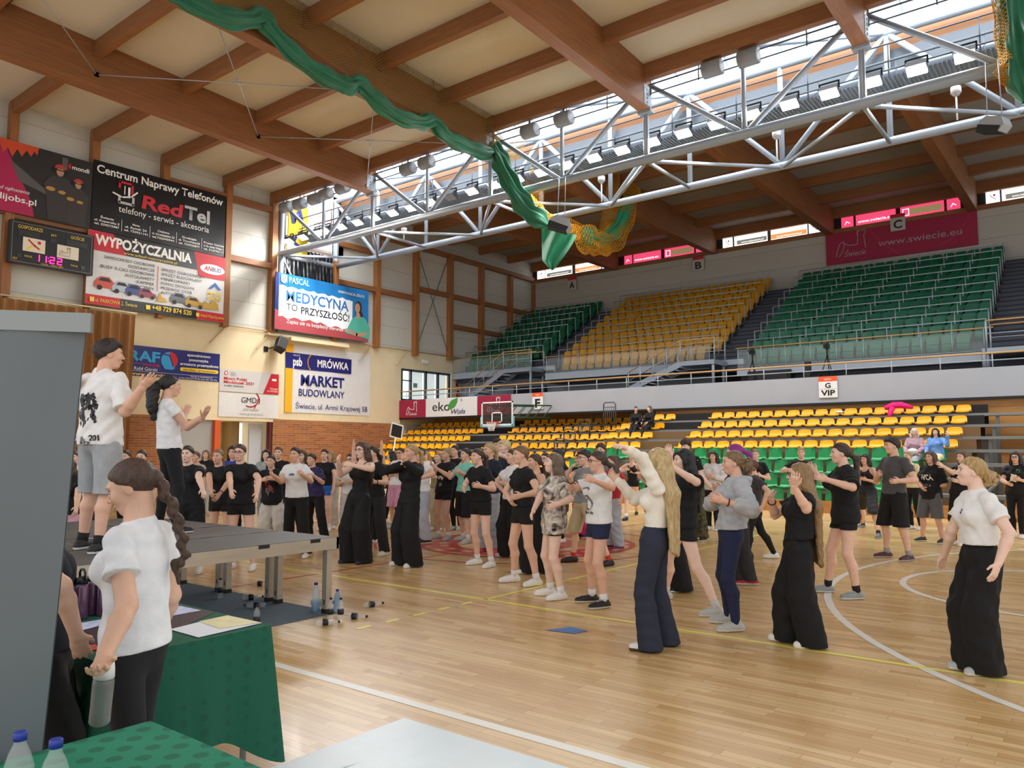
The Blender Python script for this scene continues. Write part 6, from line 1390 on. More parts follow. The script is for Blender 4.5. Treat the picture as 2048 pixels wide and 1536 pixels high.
    if seat is None: D_.cut(V(g[0], g[1], z0 + {'wide': .018, 'flare': .02}.get(bs, .06)), -UP)
    if bs in ('short', 'mini', 'bermuda'):
        fr = {'short': .36, 'mini': .2, 'bermuda': 1.0}[bs]
        if seat is None: hz2 = np.mean([h[0][2] + (h[1][2] - h[0][2]) * fr for h in legs]) - (.02 if bs == 'bermuda' else 0); D_.cut(V(pel[0], pel[1], hz2), -UP)
    npmesh({'short': 'shorts', 'mini': 'shorts', 'bermuda': 'shorts', 'leg': 'leggings'}.get(bs, 'trousers'), *D_.nets(), [bm_], root, org)
    # shoes and socks
    for hip, kn, an, fdir in legs:
        zf = an[2] - .046 * S; c = V(an[0], an[1], zf); Fh = Field(c - V(.2, .2, .03), c + V(.2, .2, .16), max(hb * .7, .006)); ss = S / 1.68 * 1.06; sdv = np.cross(UP, fdir)
        heel, ball, toe = c - fdir * .045 * ss + UP * .034, c + fdir * .095 * ss + UP * .03, c + fdir * .15 * ss + UP * .026
        Fh.cone(heel, ball, .037 * ss, .043 * ss, .01); Fh.cone(ball, toe, .043 * ss, .034 * ss, .01); Fh.cone(c + UP * .06 - fdir * .012, c + fdir * .06 * ss + UP * .045, .037 * ss, .036 * ss, .02); Fh.cone(c + UP * .05 - fdir * .015, c + UP * .125 - fdir * .02, .037 * ss, .034 * ss, .02)
        sole = Field(c - V(.2, .2, .03), c + V(.2, .2, .16), Fh.h)
        Fh.cut(V(0, 0, zf + .003), -UP); Fh.cut(c + UP * .1, nrm(UP - fdir * .2)); Pp, Fp = Fh.nets(); zc_ = Pp[Fp].mean(1)[:, 2] < zf + .026
        npmesh('shoe', Pp, Fp, [mat('shoe_' + shoe[0][1:], shoe[0], .55, bump=.1, bscale=90), mat('sole_' + shoe[1][1:], shoe[1], .6)], root, org, zc_)
        if dist < 10.5:
            lb = MB()
            for i in range(4):
                Q = np.array([c + fdir * (.03 + .019 * i) * ss + sdv * k_ * ss + UP * .14 for k_ in (-.02, -.01, 0, .01, .02)])
                for it in range(60):
                    m_ = Fh.val(Q) > .003
                    if not m_.any(): break
                    Q[m_] -= UP * .002
                lb.path(Q, .0042, 4)
            lb.build('laces', mat('laces_' + shoe[1][1:], shoe[1], .7), root)
        if sock and bs not in ('wide', 'flare'):
            sb_ = MB(); a = c + UP * .07 - fdir * .008; b2 = a + nrm(kn - an) * .085; sb_.path([a, a + (b2 - a) * .5, b2], [.04 * ss, .0225 * S + .004, .0235 * S + .005], 12); sb_.build('sock', clothm(sock), root)
    # ------------------------------------------------ hair
    hs_, hcol = hair[0], hair[1]; hM = hairm(hcol)
    back = -hf0; G = [hc]
    drop = {'long': .55, 'vlong': .78, 'shoulder': .3, 'pony': .34, 'lpony': .42, 'curlypony': .44, 'braid': .36}.get(hs_, .1)
    Hr = Field(hc - V(.3, .3, drop + .12), hc + V(.3, .3, .2), max(hhd, .0055))
    bald = hs_ == 'short'
    th = .03 if hs_ in ('pony', 'bun', 'lowbun', 'braid', 'slick', 'curlypony', 'lpony') else .055
    Hr.ell(q3(0, -.075, .14), RH, sc3(.345 + th, .43 + th, .385 + th), .02)
    if hs_ in ('short', 'curly'): Hr.scut(q3(0, .36, .32), hf * .62 - hu * .78, .025); Hr.cut(q3(0, 0, -.2), -hu)
    else: Hr.scut(q3(0, .36, .3), hf * .68 - hu * .73, .025); Hr.scut(q3(0, 0, -.36), -hu, .03)
    if hs_ == 'curly':
        rg = np.random.RandomState(seed)
        for i in range(60): a, b2 = rg.uniform(0, 6.28), rg.uniform(.15, 1.45); q = (math.cos(a) * math.sin(b2), math.sin(a) * math.sin(b2), math.cos(b2)); Hr.ell(q3(.38 * q[0], -.06 + .45 * q[1] , .16 + .42 * q[2]), RH, (.1 * hh,) * 3, .03 * hh)
    if hs_ == 'short':
        for i in range(7): Hr.cone(q3(-.24 + .08 * i, .05, .5), q3(-.26 + .085 * i, .355, .34), .055 * hh, .03 * hh, .03)
    if hs_ in ('long', 'vlong', 'shoulder'):
        bz = hc - UP * drop; wd = .3
        for q in (-1, -.5, 0, .5, 1):
            a = q3(.36 * q, -.2 - .2 * (1 - abs(q)), .1); b2 = q3(.4 * q, -.24 - .24 * (1 - abs(q)), -.4); m2 = hc - fw * (.15 - .03 * abs(q)) + L * (.1 * q) - UP * min(.27, drop); c2 = hc - fw * (.165 - .03 * abs(q)) + L * (.085 * q) - UP * (drop - .04 * abs(q))
            if hs_ == 'shoulder': Hr.chain([a, b2, hc + back * .06 + hl * (.095 * q) - UP * .2], [.12 * hh, .15 * hh, .11 * hh], .045)
            else: Hr.chain([a, b2, m2, c2], [.12 * hh, .15 * hh, .16 * hh, .08 * hh], .045)
        for q in (-1, 1): Hr.chain([q3(.3 * q, .12, .32), q3(.37 * q, .05, -.1), q3(.36 * q, -.02, -.55)], [.07 * hh, .07 * hh, .08 * hh], .03)
    if hs_ in ('pony', 'curlypony', 'lpony'):
        a = q3(0, -.5, .16 if hs_ != 'lpony' else -.05); Hr.ell(a, RH, (.11 * hh,) * 3, .03); b2 = a + back * .07 - UP * .05; c2 = a + back * .07 - UP * drop * .6; d2 = a + back * .05 - UP * drop * .95; m = 1.9 if hs_ == 'curlypony' else 1
        Hr.chain([a, b2, c2, d2], [.1 * hh, .15 * hh * m, .13 * hh * m, .05 * hh], .02)
        if m > 1:
            rg = np.random.RandomState(seed)
            for i in range(26): f = rg.uniform(.1, 1); Hr.ell(a + back * (.06 + rg.normal() * .03) - UP * drop * .9 * f + hl * rg.normal() * .03, RH, (.028,) * 3, .02)
    if hs_ == 'bun': Hr.ell(q3(0, -.42, .42), RH, (.2 * hh,) * 3, .02)
    if hs_ == 'lowbun':
        rg = np.random.RandomState(seed); Hr.ell(q3(0, -.62, -.12), RH, (.22 * hh, .2 * hh, .24 * hh), .03)
        for i in range(30): Hr.ell(q3(rg.normal() * .16, -.68 + rg.normal() * .14, -.14 + rg.normal() * .16), RH, (.075 * hh,) * 3, .03 * hh)
    if hs_ == 'braid':
        a = q3(.0, -.5, -.02); Hr.ell(a, RH, (.13 * hh,) * 3, .03); dr = nrm(back * .2 - UP + r * .03)
        for i in range(11): f = i / 10; c2 = a + dr * drop * f + back * (.05 * math.sin(f * 2.4)); ra = (.03 - .01 * f); Hr.ell(c2 + r * .008 * (1 if i % 2 else -1), RH, (ra, ra * .85, ra * 1.15), .006)
        Hr.cone(a + dr * drop, a + dr * (drop + .09), .017, .006, .01)
    Hr.ripple(.0035 if hs_ not in ('pony', 'slick', 'bun', 'braid') else .0018, seed, .035, nrm(hl + .3 * hf), 3)
    npmesh('hair', *Hr.nets(), [hM], root, org)
    if glasses:
        gb = MB()
        for q in (1, -1):
            gb.path([q3(.15 * q + .095 * math.cos(a) * 1.0, .43 - .03 * abs(math.cos(a)) * (math.cos(a) * q > 0), .03 + .075 * math.sin(a)) for a in [2 * math.pi * i / 14 for i in range(14)]], .011 * hh, 5, closed=True); gb.path([q3(.245 * q, .4, .05), q3(.33 * q, .2, .04), q3(.345 * q, -.02, .02)], .01 * hh, 5)
        gb.path([q3(-.055, .45, .05), q3(.055, .45, .05)], .01 * hh, 5); gb.build('glasses', mBLK, root)
    for w, e in ((wL, eL),) if bracelet == 'L' else ((wR, eR),) if bracelet == 'R' else ():
        d = nrm(w - e); a = nrm(np.cross(d, UP)); b2 = np.cross(d, a); c2 = w - d * .03; bb = MB(); bb.path([c2 + (a * math.cos(x) + b2 * math.sin(x)) * .0205 * S for x in [2 * math.pi * i / 16 for i in range(16)]], .006, 5, closed=True); bb.build('bracelet', mBLK, root)
    # prints on the shirt follow its surface
    def stick(P2, front, cz, m, F4=None, name='print', polys=None, xo=0.0):
        n = len(P2); dirv = fw if front else -fw; rt = L if front else -L; base = V(pel[0], pel[1], 0)
        c = V(*(P_(.6))[:2], cz); Q = c + dirv * .32 + np.outer(P2[:, 0] + xo, rt) + np.outer(P2[:, 1], UP); live = np.ones(n, bool)
        for it in range(90):
            v_ = T.val(Q); live &= v_ > .004
            if not live.any(): break
            Q[live] -= dirv * .004
        return Q + dirv * .004
    for dk in (deco or []):
        kind, front, zf, m = dk[0], dk[1], P_(dk[2])[2], dk[3]
        if kind == 't':
            me = text_mesh(dk[4], dk[7] if len(dk) > 7 else .01); n = len(me.vertices); co = np.empty(n * 3, f32); me.vertices.foreach_get('co', co); co = co.reshape(-1, 3).astype(float); wd = co[:, 0].max() - co[:, 0].min()
            P2 = np.stack([(co[:, 0] - co[:, 0].min() - wd / 2) * dk[5] / wd, co[:, 1] * dk[6] / .73], 1); Q = stick(P2, front, zf, m, xo=dk[8] if len(dk) > 8 else 0.0)
            me.vertices.foreach_set('co', (Q - org).astype(f32).ravel()); me.materials.clear(); me.materials.append(m); me.update(); ob_ = bpy.data.objects.new('print', me); COL.objects.link(ob_); ob_.parent = root
        else:
            vs2 = []; fs2 = []
            for pl in dk[4]: fs2.append(list(range(len(vs2), len(vs2) + len(pl)))); vs2 += pl
            Q = stick(np.array(vs2, float), front, zf, m, xo=dk[5] if len(dk) > 5 else 0.0); me = bpy.data.meshes.new('print'); me.from_pydata([tuple(q) for q in (Q - org)], [], fs2); me.materials.append(m); me.update(); ob_ = bpy.data.objects.new('print', me); COL.objects.link(ob_); ob_.parent = root
    return dict(root=root, wL=wL, wR=wR, eL=eL, eR=eR, fw=fw, L=L, t=t, r=r, kp=kp, g=g, hc=hc)
# ================================================================ the dancers, one line each: head top and feet in photo pixels, facing, clothes
K, K2, WT, CR = '#0e0e11', '#1c1c20', '#ecebea', '#efe9dc'
GS, WS, BS = ('#b6b8b6', '#dad8d2'), ('#e9e7e3', '#f3f1ec'), ('#1c1c20', '#e6e4de')
pw, pk = mat('print_white', '#f2f0ec', .5), mat('print_black', '#16161a', .5)
pg = mat('shirt_print_grey', '#6e6e70', .6)
mCAMO = camo_mat('brown_camouflage', ['#4b413d', '#8d8078', '#cfc6ba', '#e6dfd4'], 9); mCAMG = camo_mat('green_camouflage', ['#1f2119', '#3b3a26', '#5d5638', '#2c2a20'], 9); mTIE = camo_mat('purple_tie_dye', ['#1d1730', '#3c2f63', '#241c40', '#4a3f78'], 8)
def ring(cx, cy, r, n=16): return ellp(cx, cy, r, r, n)
def blotch(seed, n, w, h):
    rg = random.Random(seed); out = []
    for i in range(n):
        x, y, s = rg.uniform(-w, w), rg.uniform(-h, h), rg.uniform(.008, .025); k = rg.randint(5, 8); out.append([(x + s * rg.uniform(.5, 1.3) * math.cos(6.283 * q / k), y + 1.6 * s * rg.uniform(.5, 1.3) * math.sin(6.283 * q / k)) for q in range(k)])
    return out
p = person
# ---- right part, front row
p('blonde woman in white t-shirt and wide black trousers, nearest at the right, hand on hip', (1940, 916), ((1968, 1350), (1940, 1341)), 62, ('tee', WT), ('wide', K), GS, ('lowbun', '#b3935f'), (2019, 1066, 1, 1997, 1126, 1), (1896, 1076, -1, 1889, 1110, -1), hem=.075, pv=1951, hp=8, hy=72, skin=2, curl=.35,
  deco=[('p', True, .72, mTXN, [[(-.035, .0), (-.01, -.02), (.048, .026), (-.004, -.004)], [(-.016, .019), (.02, .022), (.01, .006), (-.02, .006)]], .055)])
p('woman with glasses and very long hair in black, hand raised to her face', (1597, 928), ((1622, 1296), (1572, 1283)), 78, ('tee', K), ('wide', K), WS, ('vlong', '#94744c'), (1613, 1018, 1, 1588, 974, 1), (1541, 1036, 1, 1543, 1000, 1), hem=.06, glasses=True, bracelet='R', handL=(1592, 940, 1, .3), hp=5)
p('woman in grey hoodie and navy leggings checking her wrist', (1465, 903), ((1466, 1263), (1451, 1247)), 78, ('hood', '#b2b6bc'), ('leg', '#1b2244'), GS, ('lowbun', '#7c6345'), (1503, 1019, 1, 1450, 1003, 1), (1410, 1018, 1, 1428, 998, 1), sock='#e8e8e8', bracelet='L', hem=.035, deco=[('p', True, .62, pk, [[(x, -.012), (x + .012, -.012), (x + .024, .016), (x + .012, .016)] for x in (-.045, -.028, -.008, .006, .022)] + [[(-.05, .0), (.045, .004), (.045, .009), (-.05, .005)]], .06)])
NP = p('blonde long haired woman in cream top and navy flared trousers filming with a phone', (1314, 899), ((1297, 1303), (1332, 1290)), 104, ('lfit', CR), ('flare', '#262b3d'), ('#e2e0dc', '#4a3d34'), ('vlong', '#c2a878'), (1284, 917, 1, 1253, 899, 1), (1256, 1004, 1, 1236, 962, 1), hem=.075, pv=1306, hy=110, skin=2)
p('black haired pale woman in black t-shirt and shorts stepping wide behind the filming woman', (1366, 900), ((1428, 1232), (1325, 1198)), 72, ('over', K), ('short', K), GS, ('long', '#121216'), (1393, 964, 1, 1351, 938, 1), (1347, 957, -1, 1340, 915, -1), sock='#c9c9c6', pv=1362, skin=2, hem=-.02, H=1.72, deco=[('p', True, .45, pg, blotch(3, 26, .07, .11))])
p('tall woman with dark ponytail in black t-shirt and shorts, grey running shoes', (1679, 887), ((1709, 1199), (1649, 1185)), 70, ('over', K), ('short', K), ('#8f9496', '#d8d6d0'), ('lpony', '#3a2a22'), (1705, 975, 1, 1646, 957, 1), (1655, 972, -1, 1631, 944, -1), sock='#1a1a1c', pv=1686, hem=-.05)
p('woman with glasses in white printed t-shirt and navy shorts, black sneakers', (1194, 903), ((1203, 1217), (1178, 1205)), 66, ('tee', '#e6e6e4'), ('short', '#1e2545'), ('#161618', '#cfcabc'), ('lpony', '#43322a'), (1223, 975, 1, 1190, 962, 1), (1133, 985, 1, 1142, 959, 1), sock='#e6e6e6', glasses=True, bracelet='R', hem=.01, pv=1196,
  deco=[('p', True, .45, pg, [ring(0, 0, .085)] , .0), ('p', True, .45, pw, blotch(5, 14, .05, .05)), ('t', True, .22, pk, 'dream life', .2, .035), ('p', True, .72, pg, [[(-.085 + .017 * i, .012 * math.cos((i - 5) * .3)), (-.073 + .017 * i, .012 * math.cos((i - 5) * .3)), (-.073 + .017 * i, .02 + .012 * math.cos((i - 5) * .3)), (-.085 + .017 * i, .02 + .012 * math.cos((i - 5) * .3))] for i in range(11)])])
p('long haired woman in brown camouflage t-shirt, white high sneakers', (1106, 908), ((1117, 1200), (1095, 1191)), 72, ('over', mCAMO), ('short', K), WS, ('long', '#6b5846'), (1141, 998, 1, 1113, 1009, 1), (1082, 990, 1, 1068, 1019, 1), sock='#e6e6e6', hem=-.08, pv=1107, hp=8)
p('woman with light brown hair in fitted black t-shirt and shorts, hands crossing low', (1041, 892), ((1069, 1172), (1023, 1164)), 64, ('fit', K), ('short', K), WS, ('slick', '#7d5b3e'), (1077, 984, 1, 1044, 991, 1), (1011, 985, 1, 1022, 1002, 1), sock='#e6e6e6', pv=1046, deco=[('t', True, .72, pw, '—', .03, .006, .0, .05)])
p('woman with dark ponytail in black t-shirt and shorts, white sneakers, mid court', (954, 898), ((980, 1135), (951, 1129)), 48, ('tee', K), ('short', K), WS, ('pony', '#3d2c22'), (987, 978, 1, 962, 973, 1), (931, 969, 1, 928, 977, 1), sock='#e6e6e6', hem=.03)
p('blonde ponytailed woman in black long sleeved top and wide black trousers', (822, 889), ((826, 1134), (801, 1130)), 58, ('long', K), ('wide', K), WS, ('pony', '#b69763'), (838, 945, 1, 811, 926, 1), (776, 940, 1, 800, 929, 1), handL=(806, 908, 1, .8))
p('woman with glasses in black strapless top and wide black trousers, arms lifted', (724, 885), ((726, 1127), (696, 1125)), 42, ('strap', K), ('wide', K), ('#26262a', '#303034'), ('long', '#4d382b'), (743, 938, 1, 706, 931, 1), (680, 950, 1, 677, 926, 1), glasses=True, deco=[('p', True, .02, mat('tan_belt', '#cdb28c', .6), [[(-.13, .04), (.13, .04), (.13, .058), (-.13, .058)]])])
p('dark haired woman in black stepping aside in side striped trousers', (745, 893), ((769, 1111), (732, 1106)), 45, ('tee', K), ('straight', '#1f1f23'), WS, ('lpony', '#211a18'), (773, 965, 1, 750, 964, 1), 'b', bracelet='L')
# ---- middle
p('person hidden behind the two women in black, both hands raised', (738, 896), ((745, 1086), (728, 1086)), 25, ('tee', '#20263a'), ('straight', K), WS, ('short', '#3b2a20'), (766, 925, 1, 763, 899, 1), (708, 924, 1, 707, 896, 1), curl=.1, handL=(763, 880, 1, .1), handR=(707, 877, 1, .1))
p('woman with glasses in white top and pink shorts behind the blonde woman in black', (800, 896), ((797, 1058), (783, 1056)), 25, ('tee', WT), ('bermuda', '#d79ab8'), GS, ('slick', '#4a3426'), 'b', 'b', glasses=True, sock='#e6e6e6')
p('dark haired woman in striped jersey turned to the placard', (783, 903), ((790, 1047), (768, 1046)), 100, ('tee', camo_mat('navy_stripe', ['#e9e9ec', '#2a3160', '#e9e9ec'], 4)), ('leg', K), WS, ('long', '#2b201b'), 'b', 'b')
p('dark haired man in white t-shirt and pale grey sweatpants', (838, 896), ((852, 1087), (840, 1083)), 60, ('tee', WT), ('sweat', '#b4b9c4'), BS, ('short', '#2b211c'), (866, 948, 1, 845, 955, 1), 'b', male=True)
p('fair long haired woman in white far behind the man in white', (853, 904), ((857, 1021), (848, 1020)), 30, ('tee', WT), ('sweat', '#e4e2de'), WS, ('long', '#a5804c'), 'b', 'c')
p('fair haired woman in black printed t-shirt and shorts, silver sneakers', (892, 897), ((895, 1081), (873, 1077)), 42, ('tee', K), ('short', K), GS, ('bun', '#a48b62'), (897, 952, 1, 872, 936, 1), (868, 946, 1, 863, 932, 1), sock='#e6e6e6', deco=[('p', True, .5, pw, blotch(31, 12, .06, .015)), ('p', True, .25, pg, [ring(0, 0, .04)])], hem=-.02)
p('woman in olive top half hidden behind the fair haired woman', (876, 905), ((882, 1061), (870, 1060)), 30, ('tee', '#8e8252'), ('sweat', '#b9a98c'), WS, ('slick', '#a0835a'), 'b', 'c')
p('woman with top knot in black t-shirt behind the mint shirt', (909, 891), ((919, 1060), (906, 1060)), 30, ('tee', K), ('leg', K), GS, ('bun', '#3a2b22'), 'b', 'b', sock='#e6e6e6')
p('woman in mint t-shirt and black shorts', (931, 897), ((934, 1087), (922, 1081)), 50, ('tee', '#7fd0bd'), ('bermuda', K), GS, ('slick', '#33271f'), (935, 952, 1, 921, 945, 1), (894, 961, 1, 918, 933, 1), sock='#e6e6e6')
p('blonde ponytailed woman in navy t-shirt and grey sweatpants, pink shoes', (977, 887), ((990, 1104), (969, 1103)), 45, ('tee', '#1b2034'), ('sweat', '#a7abb0'), ('#e8476c', '#f0a0b0'), ('pony', '#b39a6e'), 'b', 'b')
p('blond man in navy polo shirt pointing his forearm forward', (1008, 881), ((1020, 1091), (1000, 1086)), 58, ('polo', '#20263c'), ('straight', K), BS, ('short', '#d9c68e'), (1028, 920, 1, 1003, 911, 1), 'b', male=True)
p('dark haired man half hidden behind the blond man', (996, 879), ((1003, 1072), (990, 1071)), 40, ('tee', '#23263a'), ('straight', K), BS, ('short', '#241c18'), 'b', 'b', male=True)
p('person in white t-shirt and black wide trousers behind the fitted black t-shirt', (1024, 899), ((1036, 1114), (1010, 1113)), 60, ('tee', WT), ('wide', K), GS, ('slick', '#4a372a'), 'b', (990, 965, 1, 1008, 984, 1))
p('brown haired woman in black tank top and wide black trousers behind the camouflage shirt', (1068, 908), ((1083, 1147), (1056, 1147)), 60, ('tank', K), ('wide', K), WS, ('lpony', '#4a3528'), 'b', 'b')
p('woman with glasses looking out between the brown haired and the camouflage woman', (1090, 906), ((1099, 1091), (1086, 1090)), 30, ('tee', K), ('leg', K), WS, ('slick', '#33261f'), 'b', 'b', glasses=True)
p('dark long haired woman right behind the camouflage shirt', (1114, 898), ((1122, 1086), (1109, 1085)), 55, ('tee', K), ('leg', K), WS, ('long', '#2d211c'), (1137, 950, 1, 1125, 962, 1), 'b')
p('man with glasses in grey t-shirt and beige shorts, red socks and black shoes', (1168, 901), ((1216, 1132), (1142, 1124)), 58, ('tee', '#8b8d90'), ('bermuda', '#c4b290'), ('#1a1a1c', '#222226'), ('short', '#2c221c'), 'b', (1128, 962, 1, 1140, 940, 1), sock='#cf3a34', glasses=True, male=True, pv=1168)
p('person in hot pink trousers almost hidden behind the man in beige shorts', (1157, 908), ((1171, 1076), (1160, 1075)), 40, ('tee', K), ('sweat', '#e0286e'), BS, ('slick', '#35271f'), 'b', 'b')
p('curly haired boy behind the white printed t-shirt', (1201, 889), ((1210, 1072), (1196, 1071)), 15, ('tee', '#6f7478'), ('straight', K), BS, ('curly', '#4a3426'), 'b', 'b', male=True)
p('girl in red t-shirt and grey sweatpants with arm hanging', (1222, 911), ((1238, 1100), (1219, 1097)), 55, ('tee', '#b5202c'), ('sweat', '#a6acb6'), ('#6a2c46', '#c9a3b4'), ('slick', '#54402f'), (1251, 970, 1, 1240, 1006, 1), 'b')
p('woman in black halter top and shorts at the back, bare arms', (1263, 906), ((1273, 1029), (1251, 1041)), 15, ('tank', K), ('mini', K), ('#1d2438', '#26304a'), ('slick', '#3d2c22'), (1290, 952, 1, 1270, 945, 1), 'c', sock='#e6e6e6', pv=1264)
p('person in black with folded forearms, head hidden behind the filming woman', (1304, 908), ((1312, 1062), (1296, 1061)), 55, ('tee', K), ('leg', K), WS, ('slick', '#3d2c22'), 'c', (1268, 960, 1, 1292, 966, 1))
p('curly haired boy in black with green camouflage trousers behind the black haired woman', (1371, 881), ((1407, 1082), (1385, 1078)), 30, ('tee', K), ('sweat', mCAMG), BS, ('curly', '#3d2a20'), (1403, 957, 1, 1421, 974, 1), 'b', male=True, pv=1385)
p('person in wide black trousers and white soled shoes behind the black haired woman', (1340, 902), ((1362, 1184), (1334, 1176)), 70, ('tee', K), ('wide', K), BS, ('lpony', '#1b1718'), 'b', 'b')
p('dark haired woman in white blouse behind the grey hoodie', (1426, 903), ((1433, 1061), (1418, 1060)), 20, ('long', '#e2dfe0'), ('leg', K), WS, ('long', '#2f231d'), 'b', 'b')
p('woman with purple hair in black behind the grey hoodie, red shoes', (1468, 889), ((1499, 1170), (1478, 1168)), 92, ('tee', K), ('straight', '#2a2a2d'), ('#a81e2a', '#c9c4bd'), ('pony', '#8f2a86'), 'b', 'b')
p('fair woman in black far behind, framed by green seats right of the hoodie', (1511, 899), ((1518, 1061), (1505, 1060)), 5, ('tee', K), ('leg', K), WS, ('slick', '#8a7150'), 'b', 'b')
p('red brown haired person in dark grey t-shirt and black leggings, white shoes', (1503, 921), ((1490, 1122), (1545, 1117)), 75, ('tee', '#3b363a'), ('leg', K), WS, ('slick', '#6a3226'), (1536, 982, 1, 1524, 1014, 1), 'b', pv=1506)
p('fair woman in black t-shirt far behind, left of the tall ponytailed woman', (1602, 895), ((1610, 1061), (1595, 1060)), 5, ('tee', K), ('leg', K), WS, ('slick', '#a08b66'), 'b', 'c')
p('dark haired woman with fringe in black tank top and baggy shorts', (1729, 909), ((1757, 1077), (1724, 1055)), 25, ('tank', K), ('bermuda', '#232325'), ('#6d7580', '#c4c8cc'), ('long', '#1c1717'), 'b', 'b', sock='#1a1a1c')
p('person with brown hair squeezed behind the ponytailed woman', (1714, 909), ((1720, 1042), (1709, 1041)), 20, ('tee', '#b9b4ac'), ('wide', '#cfcabf'), WS, ('long', '#5a4432'), 'b', 'b')
p('dark haired man in grey t-shirt and black shorts, maroon shoes', (1783, 876), ((1816, 1122), (1770, 1115)), 48, ('tee', '#4b4b4d'), ('bermuda', K), ('#4a2530', '#b9b4b0'), ('short', '#221b19'), (1830, 960, 1, 1800, 962, 1), (1752, 962, 1, 1757, 951, 1), male=True, sock='#9a9a9a', hy=62)
p('woman in cream t-shirt and black trousers behind the man in grey', (1815, 903), ((1841, 1060), (1822, 1058)), 35, ('tee', '#e6dcae'), ('leg', K), WS, ('slick', '#a98f68'), 'b', 'b')
p('woman with brown hair in black lettered t-shirt and grey knee shorts', (1860, 903), ((1884, 1087), (1843, 1083)), 32, ('over', K), ('bermuda', '#5c5c5e'), BS, ('long', '#5d4430'), (1889, 972, 1, 1855, 975, 1), (1838, 966, 1, 1845, 976, 1), deco=[('t', True, .52, pw, 'WCA', .24, .1, .03), ('p', True, .33, pg, blotch(32, 12, .08, .008))], bracelet='L')
p('brown haired woman in black leaning forward behind the blonde in white', (1924, 902), ((1928, 1092), (1906, 1090)), 42, ('tee', K), ('leg', K), WS, ('long', '#6a4e38'), 'b', (1906, 946, 1, 1887, 933, 1))
p('dark haired woman in black with a white print and leggings at the right edge', (2030, 904), ((2044, 1077), (2027, 1075)), 12, ('tee', K), ('leg', K), WS, ('shoulder', '#1e1818'), 'b', (2005, 961, 1, 2016, 967, 1), glasses=True, deco=[('p', True, .55, pw, [[(-.08, -.06), (.03, -.08), (.05, .06), (-.05, .08)]]), ('p', True, .5, pk, [ring(-.02, 0, .028)]), ('p', True, .75, mat('print_green', '#3f9a72', .6), [[(.02, .0), (.09, .0), (.09, .06), (.04, .07)]])], hem=-.02)
# ---- left part behind the stage
p('glasses wearing woman in black t-shirt and shorts behind the stage edge', (480, 889), ((505, 1140), (461, 1138)), 20, ('tee', K), ('short', K), WS, ('slick', '#4a3428'), (517, 958, 1, 514, 986, 1), (459, 956, 1, 462, 980, 1), glasses=True, hem=.0)
p('fair woman in black v-neck jersey and shorts behind the stage', (436, 899), ((461, 1120), (427, 1118)), 22, ('fit', K, dict(v=1)), ('short', K), WS, ('lpony', '#8a6c4a'), (459, 962, 1, 440, 987, 1), (419, 960, 1, 422, 980, 1), bracelet='L', hem=-.02)
p('dark haired woman in black t-shirt and black knee shorts left behind the stage', (375, 892), ((398, 1146), (361, 1145)), 20, ('tee', K), ('bermuda', K), WS, ('slick', '#2d221d'), (397, 953, 1, 405, 978, 1), 'h')
p('brown haired girl between the knee shorts and the v-neck jersey', (391, 903), ((399, 1072), (383, 1071)), 35, ('tee', '#b9a79a'), ('sweat', '#9a9794'), WS, ('slick', '#6a4c38'), 'h', 'h')
p('woman in short black top and wide beige trousers far behind', (412, 901), ((424, 1030), (402, 1028)), 10, ('crop', K), ('wide', '#b5ada0'), GS, ('long', '#8a6f50'), 'h', 'h')
p('dark haired woman in blue behind the woman with glasses', (466, 893), ((476, 1081), (457, 1080)), 20, ('tee', '#2c3f9a'), ('leg', K), WS, ('long', '#231b18'), 'h', 'h')
p('dark long haired woman in light grey hoodie at the gate', (533, 900), ((541, 1061), (526, 1060)), 15, ('hood', '#a3a6aa'), ('sweat', '#8e9094'), WS, ('long', '#2a1f1b'), 'b', 'b')
p('woman in black t-shirt with red print and wide white trousers', (542, 911), ((565, 1100), (527, 1100)), 20, ('over', K), ('wide', '#d9d5cc'), WS, ('slick', '#33261f'), (568, 962, 1, 548, 958, 1), (506, 963, 1, 524, 960, 1), deco=[('p', True, .45, mat('print_faded_red', '#a8434c', .6), blotch(11, 18, .08, .08)), ('p', True, .3, pg, blotch(12, 12, .06, .05))])
p('fair woman in black t-shirt standing behind, left of the white t-shirt', (557, 894), ((570, 1076), (549, 1075)), 10, ('tee', K), ('leg', K), WS, ('slick', '#5d4836'), 'h', 'h')
p('woman with cropped look in white t-shirt and black trousers, palms down', (590, 895), ((613, 1115), (576, 1108)), 26, ('tee', '#e9e8e6'), ('straight', K), WS, ('slick', '#2b211d'), (622, 962, 1, 607, 951, 1), (562, 963, 1, 547, 951, 1), deco=[('p', True, .72, mat('print_violet', '#5a62a8', .6), [[(-.05, -.01), (.05, -.005), (.04, .015), (.0, .022), (-.04, .012)]])])
p('brown haired woman peeking out behind the white t-shirt', (604, 901), ((612, 1081), (598, 1080)), 20, ('tee', '#2f4a50'), ('leg', K), WS, ('long', '#5b4434'), 'h', 'h')
p('woman in purple tie dyed t-shirt and black trousers with blue stripe', (623, 908), ((650, 1086), (616, 1080)), 38, ('over', mTIE), ('straight', K), WS, ('slick', '#2d221d'), (645, 965, 1, 628, 952, 1), 'b', hem=-.01)
p('smiling woman in black t-shirt and bright blue shorts', (649, 899), ((657, 1063), (641, 1061)), 14, ('fit', K), ('short', '#2468c0'), WS, ('lpony', '#3d2d24'), (671, 954, 1, 666, 980, 1), 'h', sock='#e6e6e6')
p('blonde woman half hidden behind the bright blue shorts', (660, 903), ((668, 1057), (654, 1056)), 20, ('tee', '#d4cfc8'), ('sweat', '#c9c4bc'), WS, ('long', '#a68a5e'), 'b', 'b')
